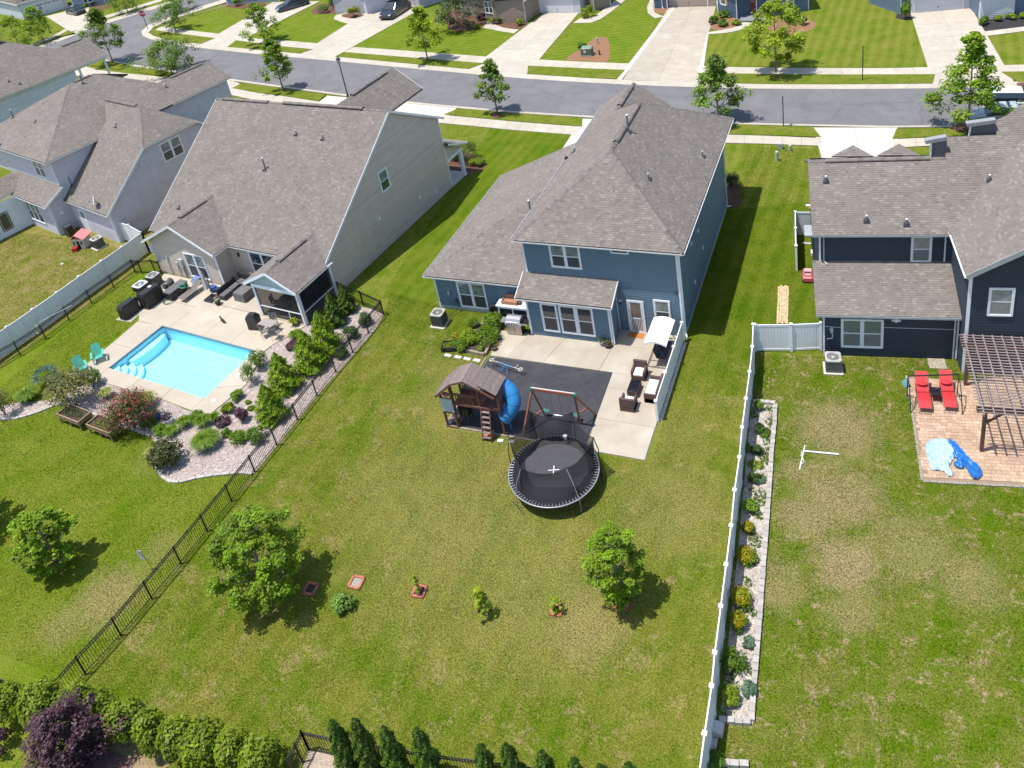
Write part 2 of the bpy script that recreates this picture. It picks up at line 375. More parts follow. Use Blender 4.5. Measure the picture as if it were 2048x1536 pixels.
def grid_slabs(name, q, nc, nr, z, mt=CONC, gap=.012, off=()):
    """q = near left, near right, far right, far left in photo pixels"""
    P = xy(q); base = ground_sheet(name, P, .0065, CONCD)
    def at(u, v):
        a = [P[0][i]*(1-u)+P[1][i]*u for i in (0,1)]; b = [P[3][i]*(1-u)+P[2][i]*u for i in (0,1)]
        return (a[0]*(1-v)+b[0]*v, a[1]*(1-v)+b[1]*v)
    for i in range(nc):
        for j in range(nr):
            s = inset([at(i/nc,j/nr), at((i+1)/nc,j/nr), at((i+1)/nc,(j+1)/nr), at(i/nc,(j+1)/nr)], gap)
            slab_obj(base, s, .007, z, mt)
    return base
off = lambda pts, dx, dy: [(a+dx, b+dy) for a, b in pts]
strip('kerb', RN, off(RN, 1.5, 4.6), 3.2, .07, CONC, 'kerb_section', zs=[.02,.02,.085,.085])
fi = [(2150,162),(2048,164.5),(1911,168.5),(1700,170.5),(1536,170),(1420,167.5),(1284,163),(1150,156),(1024,147.5),(850,131.5),(672,114.5),(512,100.5),(400,88.5),(352,83),(330,79),(312,74.5),(299,69),(296,64),(299,60),(308,55),(326,46),(380,28),(443,8),(510,-14)]
strip('kerb', RF, fi, 3.2, .07, CONC, 'kerb_section', zs=[.02,.02,.085,.085])
xi = [(-100,151),(0,117),(57,98),(95,85),(149,64),(180,51),(216,40),(271,23),(325,8),(395,-14)]
strip('kerb', RX, xi, 3.2, .07, CONC, 'kerb_section', zs=[.02,.02,.085,.085])
# sidewalks (edges: street side, house side)
strip('sidewalk', [(451,157),(478,167),(512,186),(575,194),(640,204)], [(440,186),(470,192),(512,201),(570,208),(630,216)], 1.5, .05)
strip('sidewalk', [(887,230.5),(950,236.5),(1024,243.5),(1100,249.5),(1164,254.5)], [(880,246.5),(945,252.5),(1024,260.5),(1095,266),(1153,270.5)], 1.5, .05)
strip('sidewalk', [(1452,270),(1536,272.5),(1642,277)], [(1452,286.5),(1536,288.5),(1643,292.5)], 1.5, .05)
strip('sidewalk', [(1785,279.5),(1850,276),(1925,275)], [(1787,297),(1855,292),(1930,290)], 1.5, .05)
strip('sidewalk', [(150,128),(200,141),(262,148),(330,155),(400,162),(452,158)], [(130,146),(190,160),(255,170),(320,178),(390,184),(441,187)], 1.5, .05)
strip('sidewalk', [(1256,141),(1160,137.5),(1056,132.5)], [(1268,128),(1170,124.5),(1074,119.5)], 1.5, .05)
strip('sidewalk', [(969,127.5),(890,122),(790,113.5),(687,105)], [(982,114.5),(900,108.5),(800,101),(707,94.5)], 1.5, .05)
strip('sidewalk', [(626,99.5),(560,93),(512,87),(474,81.5)], [(645,88),(580,82.5),(512,77),(487,74)], 1.5, .05)
strip('sidewalk', [(430,77),(380,71),(345,67),(318,64),(308,62),(313,58),(340,47),(400,28),(460,9)], [(447,69),(395,63),(355,58.5),(338,56),(330,54),(333,51),(352,44),(404,26.5),(464,7)], 1.5, .05)
strip('sidewalk', [(1870,150),(1780,150.5),(1660,150.5),(1536,149.5),(1460,148),(1395,146.5)], [(1863,135),(1780,137),(1660,137),(1536,136),(1460,134.5),(1388,132.5)], 1.5, .05)
strip('sidewalk', [(2150,143),(2048,144),(2003,145)], [(2150,129),(2048,130),(1998,131.5)], 1.5, .05)
strip('sidewalk', [(-60,143),(57,95),(100,82),(137,62)], [(-60,134),(53,91),(95,78),(131,58)], 1.5, .05)
strip('sidewalk', [(213,37),(270,19),(325,2)], [(207,33),(265,15),(320,-2)], 1.5, .05)
# driveways
grid_slabs('driveway', [(454,95),(402,88.5),(545,5),(640,3)], 2, 6, .045)
grid_slabs('driveway', [(669,114.5),(602,107.5),(755,10),(860,8)], 2, 6, .045)
grid_slabs('driveway', [(1053,149),(937,140),(1087,27),(1158,26)], 2, 6, .045)
grid_slabs('driveway', [(1391,167),(1246,160),(1338,15),(1432,13)], 2, 5, .045, CONCP)
strip('driveway_edging', [(1233,160),(1262,142),(1275,128),(1330,35),(1345,14)], [(1243,161),(1269,142),(1283,128),(1338,35),(1352,14)], 20, .055, CONCW)
strip('driveway_edging', [(1391,167),(1379,147),(1381,133),(1405,69),(1414,69)], [(1403,167),(1391,147),(1394,133),(1415,69),(1417,69)], 20, .055, CONCW)
grid_slabs('driveway', [(2030,168),(1866,168.5),(1821,27),(1943,17)], 2, 5, .045)
grid_slabs('driveway', [(1626,256),(1795,256),(1800,330),(1647,330)], 2, 4, .045, CONCW)
grid_slabs('driveway', [(1163,238),(1300,243),(1215,353),(1090,353)], 2, 5, .045, CONCW)
grid_slabs('driveway', [(655,192),(915,216),(880,247),(620,217)], 3, 2, .045, CONCW)
grid_slabs('driveway', [(184,53),(141,64),(92,33),(178,12)], 2, 3, .045)
def path_slabs(name, A, B, step, mt): return strip(name, A, B, step, .05, mt)
path_slabs('walkway', [(1146,47),(1185,45.5),(1203,38),(1228,20),(1255,-3)], [(1160,37),(1175,38),(1192,31),(1212,16),(1236,-3)], 1.2, CONC)
path_slabs('walkway', [(708,51),(685,45),(668,39),(669,31),(690,27)], [(735,36),(704,38),(684,34),(682,30),(700,27)], 1.2, CONC)
path_slabs('walkway', [(966,56),(1000,63),(1028,67)], [(976,44),(1010,57),(1038,60)], 1.2, CONC)
path_slabs('walkway', [(1310,37),(1296,28),(1294,14),(1302,-4)], [(1330,34),(1310,27),(1306,14),(1316,-4)], 1.2, CONC)
path_slabs('walkway', [(1411,69),(1450,67),(1485,60),(1505,47)], [(1414,66),(1447,60),(1475,54),(1486,45)], 1.2, CONC)
path_slabs('walkway', [(1962,74),(2048,63),(2150,50)], [(1958,65),(2048,54),(2150,41)], 1.2, CONC)
# front lawns (own mowing stripes) and verges between kerb and sidewalk
for q in ([(707,94),(982,114),(1024,78),(1085,26),(830,20)], [(487,74),(647,88),(708,51),(640,20),(552,44)], [(1074,119.5),(1268,128),(1320,30),(1262,-10),(1158,45)], [(338,56),(447,69),(497,46),(430,20)]):
    ground_sheet('front_lawn', xy(q), .002, L_FRONT)
for q in ([(1394,132),(1863,135),(1800,-30),(1600,-30),(1414,68)], [(1998,131),(2150,129),(2150,50),(1964,74)], [(1455,288),(1643,293),(1646,400),(1460,420)]):
    ground_sheet('front_lawn', xy(q), .0024, L_FRONT2)
for q in ([(304,62),(312,61),(345,66.5),(430,77),(403,88),(352,82.5),(314,73),(304,68)], [(472,81.5),(560,93),(626,99.5),(600,107.5),(512,100),(455,95)],
          [(687,105),(790,113.5),(969,127.5),(937,139),(850,131),(673,114.5)], [(1056,132.5),(1160,137.5),(1250,141),(1234,159),(1150,155.5),(1055,149)],
          [(1395,147),(1536,149.5),(1700,150.5),(1870,150),(1865,168),(1700,170),(1536,169.5),(1405,167)], [(2003,145),(2150,143),(2150,161),(2036,166)],
          [(465,177),(482,168),(512,170.5),(600,182),(652,190),(638,203),(575,194),(512,186)], [(276,144.5),(300,137),(337,144),(320,152.5)], [(190,123),(210,122.5),(262,131),(238,140),(182,131)],
          [(889,230),(917,218),(1024,227.5),(1165,237),(1164,254),(1024,243),(950,236)], [(1452,250),(1625,255),(1642,275.5),(1536,272),(1452,269.5)], [(1793,259),(1935,257),(1932,274),(1850,275.5),(1785,279)],
          [(61,99),(150,66),(152,68),(137,61),(100,81),(57,94)], [(217,40),(270,23),(325,8),(325,2.5),(270,19.5),(213,37.5)]):
    ground_sheet('verge', xy(q), .088, L_VERGE, thick=.08)
# joints where the driveways cross: kerb pieces stay; manhole covers
MH = mat('cast_iron', (.07,.068,.065), (.12,.11,.10), scale=30, rough=.7, bump=.6, bscale=70)
for i, (x, y, lb) in enumerate(((1877,218,'round iron manhole cover in the street left of the leafy spreading tree'), (816,169,'round iron manhole cover in the street behind the small gable roof'))):
    p = gp(x, y); t = thing('manhole_cover', lb, 'manhole cover', (p.x, p.y, .004), 0)
    MB().lathe((0,0,0), [(.0,.006),(.42,.008),(.44,.0)], 24).build('cover', MH, t)
    for k in range(8): MB().cbox((.3*math.cos(k*math.pi/4),.3*math.sin(k*math.pi/4),.010), (.12,.03,.008), k*math.pi/4).build('rib', MH, t)
# ---------------- beds
MULCH = mat('mulch', (.13,.055,.030), (.07,.032,.02), scale=25, rough=.95, bump=1, bscale=60, c3=(.19,.10,.06), s3=6, world=True)
MULCHK = mat('mulch_black', (.030,.027,.028), (.018,.017,.018), scale=25, rough=.95, bump=1, bscale=60, world=True)
STRAW = mat('pine_straw', (.26,.13,.065), (.19,.095,.05), scale=20, rough=.95, bump=1, bscale=60, world=True)
for nm, q, mt in (('mulch_bed', [(893,322),(905,300),(930,303),(962,315),(972,322),(970,335),(958,342),(930,352),(905,350)], MULCH), ('mulch_bed', [(1458,350),(1470,352),(1483,385),(1482,412),(1462,414),(1455,400)], MULCH),
        ('mulch_bed', [(895,55),(925,62),(960,55),(975,40),(960,25),(900,20)], MULCH), ('mulch_bed', [(983,46),(1005,56),(1040,58),(1055,48),(1040,35),(990,33)], MULCH), ('mulch_bed', [(684,34),(705,42),(728,36),(735,28),(700,22)], MULCH),
        ('pine_straw_bed', [(1131,119),(1165,95),(1190,77),(1216,77),(1216,122),(1180,122)], STRAW), ('pine_straw_bed', [(1308,22),(1328,28),(1335,18),(1330,12),(1310,12)], STRAW), ('pine_straw_bed', [(1415,55),(1440,60),(1475,52),(1484,46),(1470,36),(1420,38)], STRAW),
        ('pine_straw_bed', [(1504,55),(1520,52),(1560,68),(1600,66),(1628,56),(1620,40),(1520,36)], STRAW), ('mulch_bed', [(1960,50),(1962,64),(2048,53),(2120,44),(2120,28),(1990,36)], MULCHK), ('mulch_bed', [(1793,37),(1822,38),(1820,24),(1798,24)], MULCHK),
        ('mulch_bed', [(0,118),(22,112),(34,105),(20,96),(-30,100)], MULCH), ('mulch_bed', [(150,22),(215,17),(212,4),(150,8)], MULCH), ('mulch_bed', [(455,14),(530,18),(520,2),(450,2)], MULCH), ('mulch_bed', [(625,28),(690,24),(690,10),(640,8)], MULCH),
        ('mulch_ring', [(985,227),(1003,227),(1005,234),(990,238),(983,234)], MULCH), ('mulch_ring', [(1905,252),(1940,250),(1945,262),(1915,266)], MULCH), ('mulch_ring', [(2034,168),(2060,166),(2060,173),(2038,173)], MULCH)):
    ground_sheet(nm, smooth_line(xy(q), 3, True), .094 if nm == 'mulch_ring' else .012, mt)
# pool yard: river-stone bed with a pale edging
PEB = mat('river_stone', (.33,.28,.25), (.24,.19,.17), scale=9, rough=.85, bump=1, bscale=14, c3=(.50,.42,.37), s3=5, lo=.4, hi=.6, world=True)
bedA = smooth_line(xy([(0,838),(0,815),(30,806),(100,800),(165,770),(200,760),(270,780),(330,800),(415,830),(490,770),(545,690),(560,660),(600,655),(622,650),(650,640),(680,600),(727,615),(768,630),(720,695),(634,792),(596,840),(554,891),(510,945),(500,948),(480,946),(440,950),(400,955),(350,966),(325,952),(311,935),(308,920),(312,900),(300,870),(250,852),(210,840),(165,812),(130,808),(110,812),(70,827),(30,838)]), 2, True)
ground_sheet('gravel_bed', bedA, .012, PEB); ground_sheet('gravel_bed', pxy([(X1+.01,Y0-1.3),(X1+.01,Y1+.0),(X1-1,Y1+.01),(X1-1,-4.5),(1.2,-4.0),(1.2,-13.5)]), .004, PEB)
EDG = mat('edging_stone', (.40,.37,.33), (.32,.295,.265), scale=8, rough=.85, bump=.4, bscale=40, rnd=.12)
def edge_blocks(name, pts, step, w, h, label, cat, mt=EDG, z=0, jit=.01, group=None, gapf=.93):
    """single blocks laid end to end along a line"""
    p, L = resample(pts, max(2, 40)); n = max(1, round(L/step)); p, L = resample(pts, n)
    t = thing(name, label, cat, (p[0][0], p[0][1], 0), 0, group)
    me = MB().cbox((0,0,h/2), (step*gapf, w, h)).mesh('block', mt)
    for i in range(n):
        a, b = p[i], p[i+1]; ang = math.atan2(b[1]-a[1], b[0]-a[0])
        o = link('block', me, t, loc=((a[0]+b[0])/2-p[0][0]+random.uniform(-jit,jit), (a[1]+b[1])/2-p[0][1]+random.uniform(-jit,jit), z), rz=ang+random.uniform(-.03,.03))
        o.scale = (math.dist(a,b)/step, 1, random.uniform(.9,1.1))
    return t
edge_blocks('bed_edging', smooth_line(xy([(0,838),(30,838),(70,827),(110,812),(130,808),(165,812),(210,842),(250,854),(302,872)]), 3), .45, .16, .09, 'pale curved stone edging of the gravel bed by the raised planters', 'edging')
edge_blocks('bed_edging', smooth_line(xy([(308,915),(311,935),(325,953),(350,966),(400,955),(440,950),(480,946),(506,949)]), 3), .45, .16, .09, 'pale curved stone edging at the rounded end of the gravel bed by the black fence', 'edging')
# navy yard: white-stone planting strip beside the white fence
WST = mat('white_stone', (.40,.36,.31), (.24,.21,.18), scale=14, rough=.85, bump=1, bscale=22, c3=(.46,.42,.37), s3=6, lo=.42, hi=.6, world=True)
ground_sheet('white_stone_bed', xy([(1504,806),(1553,806),(1551,840),(1546,900),(1540,980),(1533,1070),(1527,1150),(1522,1230),(1516,1310),(1508,1400),(1506,1448),(1440,1446),(1452,1330),(1468,1180),(1480,1060),(1490,950),(1500,840)]), .012, WST)
BLK = mat('edging_block', (.37,.34,.315), (.29,.27,.25), scale=9, rough=.9, bump=.4, bscale=40, rnd=.14)
edge_blocks('block_edging', xy([(1551,812),(1549,850),(1544,900),(1539,980),(1532,1070),(1526,1150),(1520,1230),(1514,1310),(1506,1400),(1504,1444)]), .30, .2, .16, 'long row of grey edging blocks beside the white stone bed', 'edging', BLK, gapf=.95)
edge_blocks('block_edging', xy([(1506,806),(1551,808)]), .3, .2, .16, 'short row of grey blocks closing the top of the white stone bed', 'edging', BLK)
edge_blocks('block_edging', xy([(1438,1442),(1502,1447)]), .3, .2, .16, 'short row of grey blocks closing the bottom of the white stone bed', 'edging', BLK)
edge_blocks('block_edging', xy([(1440,1528),(1498,1531)]), .3, .2, .16, 'row of grey blocks at the very bottom edge right of the fence', 'edging', BLK)
edge_blocks('block_edging', xy([(1425,1516),(1432,1470),(1437,1446)]), .3, .2, .16, 'grey blocks in the shade against the foot of the white fence', 'edging', BLK)
# stones of both beds that can be told apart as relief: joined, not countable
def scatter_stones(name, poly, n, smin, smax, mt, label, z=.0):
    P = np.array(poly); x0, y0 = P.min(0); x1, y1 = P.max(0)
    pts = rng.uniform((x0,y0), (x1,y1), (n,2)); pts = pts[inpoly(pts, P)]
    k = len(pts); s = rng.uniform(smin, smax, (k,1)); th = rng.uniform(0, 6.28, (k,1))
    base = np.array([[1,0,0],[-.5,.8,0],[-.5,-.8,0],[.1,.1,.7]])
    V = []
    for j in range(4):
        b = base[j]; bx = b[0]*np.cos(th)-b[1]*np.sin(th); by = b[0]*np.sin(th)+b[1]*np.cos(th)
        V.append(np.concatenate([pts[:,:1]+bx*s*rng.uniform(.7,1.2,(k,1)), pts[:,1:]+by*s*rng.uniform(.7,1.2,(k,1)), z+.01+b[2]*s*rng.uniform(.5,1,(k,1))], 1))
    V = np.stack(V, 1).reshape(-1, 3); i = np.arange(k)*4
    F = np.concatenate([np.stack([i,i+1,i+3],1), np.stack([i+1,i+2,i+3],1), np.stack([i+2,i,i+3],1)])
    A = np.tile(rng.uniform(0,1,k), 3)
    return raw(name, V, F, A, mt, kind='stuff', label=label, cat='gravel')
def inpoly(p, P):
    x, y = p[:,0], p[:,1]; c = np.zeros(len(p), bool); n = len(P)
    for i in range(n):
        x1, y1 = P[i]; x2, y2 = P[(i+1) % n]
        c ^= ((y1 > y) != (y2 > y)) & (x < (x2-x1)*(y-y1)/((y2-y1) if y2 != y1 else 1e-9)+x1)
    return c
STN = mat('loose_stone', (.36,.30,.27), (.20,.16,.145), scale=2, rough=.85, attr=.6)
STW = mat('loose_white_stone', (.40,.355,.30), (.27,.235,.20), scale=2, rough=.85, attr=.55)
scatter_stones('gravel', bedA, 26000, .03, .075, STN, 'pinkish grey river stones covering the pool yard bed')
bedB = xy([(1508,812),(1545,812),(1538,980),(1521,1180),(1510,1310),(1500,1438),(1442,1438),(1456,1310),(1482,1060),(1496,900)])
scatter_stones('gravel', bedB, 9000, .03, .07, STW, 'white stones covering the strip beside the white vinyl fence')
# ---------------- blue house patio, mat, steps
pat = [[(-21.5,37.05),(-19.5,37.05),(-20.2,34.72),(-21.25,34.72)], [(-19.5,37.05),(-17.3,37.05),(-17.9,34.72),(-20.2,34.72)], [(-17.3,37.05),(-14.28,37.05),(-14.5,34.72),(-17.9,34.72)],
       [(-14.28,38.45),(-10.42,38.45),(-10.42,37.02),(-14.28,37.02)], [(-14.28,37.02),(-10.42,37.02),(-10.42,34.72),(-14.5,34.72)],
       [(-13.70,34.72),(-10.42,34.72),(-10.42,33.5),(-13.66,33.5)], [(-13.66,33.5),(-10.42,33.5),(-10.42,31.2),(-13.58,31.2)], [(-13.58,31.2),(-10.43,31.2),(-10.43,29),(-12.98,29),(-13.5,29.6)]]
pb = ground_sheet('patio', [(-21.9,37.05),(-10.4,38.45),(-10.4,29),(-13.6,29),(-13.7,34.6),(-21.2,34.6)], .0065, CONCD)
for i, q in enumerate(pat): slab_obj(pb, inset(q, .012), .007, .07, CONCP)
MATM = mat('rubber_mat', (.030,.030,.036), (.040,.040,.047), scale=3, rough=.9, bump=.5, bscale=120, c3=(.05,.05,.056), s3=.8, world=True)
ground_sheet('rubber_play_surface', [(-21.25,34.66),(-13.72,34.68),(-13.6,29.6),(-13.9,29.0),(-21.4,29.0)], .055, MATM, thick=.05)
TIMB = mat('old_timber', (.30,.24,.17), (.20,.16,.12), scale=6, rough=.85, bump=.4, bscale=30, rnd=.1)
t = thing('mat_edging', 'weathered timber edging along the lawn side of the black rubber play surface', 'edging', (-21.4,28.95))
MB().box(0,0,0,3.6,.1,.07).build('timber', TIMB, t); MB().box(3.7,0,0,7.5,.1,.07).build('timber', TIMB, t); MB().box(-.1,.1,0,0,5.6,.07).build('timber', TIMB, t)
# ---------------- pool deck (pool house frame)
DECK = mat('pool_deck', (.405,.35,.275), (.365,.315,.25), scale=.8, rough=.85, bump=.2, bscale=60, rnd=.05, c3=(.43,.375,.30), s3=.5, world=True)
deck = ground_sheet('pool_deck', pxy([(-15.6,-3.6),(-9.4,-2.4),(-9.4,-.9),(0,-.9),(.2,-4.6),(-.9,-7),(.2,-10.2),(-.1,-12.95),(-4,-13),(-12.3,-13),(-12.7,-7.7),(-14.8,-5.6)]), .0065, CONCD, hole=POOLH)
dk = [[(-14.9,-5.7),(-12.7,-7.6),(-9.6,-7.45),(-9.6,-5.1),(-14.6,-5.1)], [(-14.6,-5.08),(-9.6,-5.08),(-9.4,-2.45),(-15.9,-2.55)], [(-9.6,-7.45),(-6.4,-7.45),(-6.4,-4.4),(-9.6,-4.4)], [(-9.6,-4.38),(-6.4,-4.38),(-6.4,-.95),(-9.35,-.95),(-9.38,-2.4)],
      [(-6.4,-7.45),(-3.8,-7.45),(-3.8,-4.4),(-6.4,-4.4)], [(-6.4,-4.38),(-3.8,-4.38),(-3.8,-.95),(-6.4,-.95)], [(-3.8,-7.45),(-.85,-7.45),(-.7,-6.6),(.15,-4.4),(-3.8,-4.4)], [(-3.8,-4.38),(.1,-4.38),(.1,-.95),(-3.8,-.95)],
      [(-12.75,-7.65),(-10.4,-7.45),(-10.4,-10),(-12.5,-10)], [(-12.5,-10),(-10.4,-10),(-10.4,-13.1),(-12.3,-13.1)], [(-10.4,-11.95),(-7.2,-11.95),(-7.2,-13.0),(-10.4,-13.1)], [(-7.2,-11.95),(-4.2,-11.95),(-4.2,-12.9),(-7.2,-13.0)], [(-4.2,-11.95),(-1.42,-11.95),(-1.42,-13.0),(-4.2,-12.9)],
      [(-1.42,-13.0),(-1.42,-11.0),(.35,-10.2),(.05,-12.9)], [(-1.42,-11.0),(-1.42,-7.45),(-.85,-7.45),(-.3,-8.6),(.35,-10.2)], [(-10.4,-7.45),(-12.75,-7.65),(-12.7,-7.6),(-10.4,-7.44)]]
for q in dk[:-1]: slab_obj(deck, inset(pxy(q), .012), .007, .06, DECK)
# ================ swimming pool: raised rim is level with the deck, shell sunk below it

pool = thing('swimming_pool', 'rectangular blue swimming pool with curved corner steps and a side bench', 'swimming pool', (PH[0],PH[1],0), PT)
SHELL = mat('pool_shell', (.50,.76,.84), (.44,.72,.81), scale=9, rough=.5, c3=(.55,.80,.87), s3=1.5)
SHELLW = mat('pool_step', (.62,.86,.94), (.56,.82,.92), scale=6, rough=.5)
PD = -1.15
b = MB(); b.poly([(X0,Y0,PD),(X1,Y0,PD),(X1,Y1,PD),(X0,Y1,PD)])
for p, q in (((X0,Y0),(X0,Y1)),((X0,Y1),(X1,Y1)),((X1,Y1),(X1,Y0)),((X1,Y0),(X0,Y0))): b.poly([(p[0],p[1],PD),(q[0],q[1],PD),(q[0],q[1],.06),(p[0],p[1],.06)][::-1])
b.build('shell', SHELL, pool)
TILE = mat('pool_rim', (.10,.16,.20), (.16,.22,.26), scale=12, rough=.4)
b = MB(); r = .06
b.box(X0,Y1-r,-.10,X1,Y1,.062).box(X0,Y0,-.10,X0+r,Y1-r,.062).box(X0+r,Y0,-.10,X1-r,Y0+.02,.02).box(X1-.02,Y0,-.10,X1,Y1-r,.02)
b.build('rim', TILE, pool)
for k in range(4):                                      # quarter-round steps in the near left corner
    R0 = .55+.42*k; zt = -.22-.22*k
    pts = [(X0+.06,Y0+.03)]+[(X0+.06+R0*math.sin(a)*1.05, Y0+.03+R0*math.cos(a)) for a in [i*math.pi/24 for i in range(13)]]
    MB().prism(pts, PD+.002*k, zt).build('step', SHELLW, pool)
pts = [(X0+.06,Y1-.3),(X0+.42,Y1-.3),(X0+.62,Y1-.9),(X0+.72,Y1-1.7),(X0+.66,Y1-2.5),(X0+.06,Y1-3.15)]
MB().prism(smooth_line(pts[1:5], 4)+[(X0+.50,Y1-3.1),(X0+.06,Y1-3.2),(X0+.06,Y1-.3)], PD+.01, -.40).build('bench', SHELLW, pool)
MB().cbox((X1-.35,Y1-.35,-.2), (.5,.4,.12)).build('seat_ledge', SHELLW, pool)
wm, t_, p_, o_ = newmat('pool_water')
tr = _n(t_, 'ShaderNodeBsdfTransparent'); tr.inputs[0].default_value = (.70,.93,.98,1)
gl = _n(t_, 'ShaderNodeBsdfGlossy'); gl.inputs['Roughness'].default_value = .06
fr = _n(t_, 'ShaderNodeFresnel'); fr.inputs[0].default_value = 1.33
bp = _n(t_, 'ShaderNodeBump'); bp.inputs['Strength'].default_value = .25; bp.inputs['Distance'].default_value = .05
t_.links.new(noise(t_, vcoord(t_), 3.5, 3), bp.inputs['Height'])
t_.links.new(bp.outputs[0], gl.inputs['Normal']); t_.links.new(bp.outputs[0], fr.inputs['Normal'])
mx = _n(t_, 'ShaderNodeMixShader'); t_.links.new(fr.outputs[0], mx.inputs[0]); t_.links.new(tr.outputs[0], mx.inputs[1]); t_.links.new(gl.outputs[0], mx.inputs[2])
t_.links.new(mx.outputs[0], o_.inputs[0])
MB().poly([(X0+.061,Y0+.021,-.06),(X1-.021,Y0+.021,-.06),(X1-.021,Y1-.061,-.06),(X0+.061,Y1-.061,-.06)]).build('water', wm, pool)
# ================================================ HOUSES
def roof_mat(name, c1, c2, c3):
    return mat(name, c1, c2, scale=1.3, rough=.95, bump=.5, bscale=120, attr=.30, c3=c3, s3=.35, spec=.2)
SH = roof_mat('shingle', (.188,.165,.146), (.166,.146,.130), (.200,.177,.157))
CAP = mat('ridge_cap_shingle', (.185,.160,.146), (.150,.134,.122), scale=2, rough=.95, attr=.25, spec=.2)
DECKM = mat('roof_deck', (.08,.07,.06), rough=.95)
WHT = mat('white_trim', (.74,.76,.78), (.68,.70,.73), scale=4, rough=.5, rnd=.03)
GUT = mat('white_gutter', (.76,.77,.78), (.70,.71,.73), scale=4, rough=.4)
VENT = mat('vent_black', (.018,.020,.024), rough=.7)
PVC = mat('vent_pipe', (.16,.19,.21), (.10,.12,.14), scale=20, rough=.6)
LEAD = mat('vent_flashing', (.035,.04,.05), rough=.7)
GLU = mat('pane_blind_reflection', (.23,.26,.245), (.085,.115,.12), scale=1.6, rough=.1, spec=.9)  # grey-green blind tone with mottled reflections painted into the colour
GLD = mat('pane_dark', (.022,.032,.042), (.045,.055,.062), scale=3, rough=.06, spec=1)
GLS = mat('pane_screen', (.040,.043,.050), (.055,.058,.064), scale=3, rough=.5)
def siding_mat(name, c, k=.9):
    return mat(name, c, tuple(x*k for x in c), scale=1.5, rough=.65, attr=.08, bump=.1, bscale=30)
def frame2(poly):
    P = [Vector(p) for p in poly]
    n = Vector((0,0,0))
    for i in range(len(P)): n += P[i].cross(P[(i+1) % len(P)])
    n.normalize()
    if n.z < 0: P = P[::-1]; n = -n
    h = Vector((0,0,1)).cross(n)
    h = h.normalized() if h.length > 1e-4 else Vector((1,0,0))
    u = n.cross(h).normalized()
    if u.z < 0: u = -u; h = -h
    o = P[0]
    return P, o, h, u, n, [((p-o).dot(h), (p-o).dot(u)) for p in P]
def shingle_plane(V, F4, A, poly, e=.143):
    P, o, h, u, n, Q = frame2(poly)
    b0 = min(q[1] for q in Q); b1 = max(q[1] for q in Q); a0 = min(q[0] for q in Q); a1 = max(q[0] for q in Q)
    b = b0-.0; row = 0
    while b < b1-1e-3:
        strip_ = clip(clip(Q, 1, b, True), 1, b+e, False)
        if len(strip_) >= 3:
            x = min(q[0] for q in strip_)-random.uniform(0, .3); xe = max(q[0] for q in strip_)
            top = random.random() < .5
            while x < xe:
                w = random.choice((.14,.17,.20,.24,.30))*random.uniform(.9,1.1)
                w = max(w, .10); t = .016 if top else .008; top = not top
                q = clip(clip(strip_, 0, x, True), 0, x+w, False)
                if len(q) >= 3:
                    k = len(V); val = min(1, max(0, random.gauss(.44 if top else .50, .07))) if random.random() > .17 else random.choice((random.uniform(.74,.98), random.uniform(.76,1), random.uniform(.16,.3)))
                    pts = []
                    for (a, bb) in q:
                        lift = .012+t*(1-(bb-b)/e)
                        pts.append(o+h*a+u*bb+n*lift)
                    V += pts; F4.append(tuple(range(k, k+len(q)))); A.append(val)
                    lo = [(a, bb) for (a, bb) in q if bb < b+1e-4]
                    if len(lo) >= 2:
                        la, lb = min(lo)[0], max(lo)[0]; k = len(V)
                        V += [o+h*la+u*b+n*.004, o+h*lb+u*b+n*.004, o+h*lb+u*b+n*(.012+t), o+h*la+u*b+n*(.012+t)]
                        F4.append((k,k+1,k+2,k+3)); A.append(0)  # butt edge coloured darkest, painting the shadow line of each course
                x += w
        b += e; row += 1
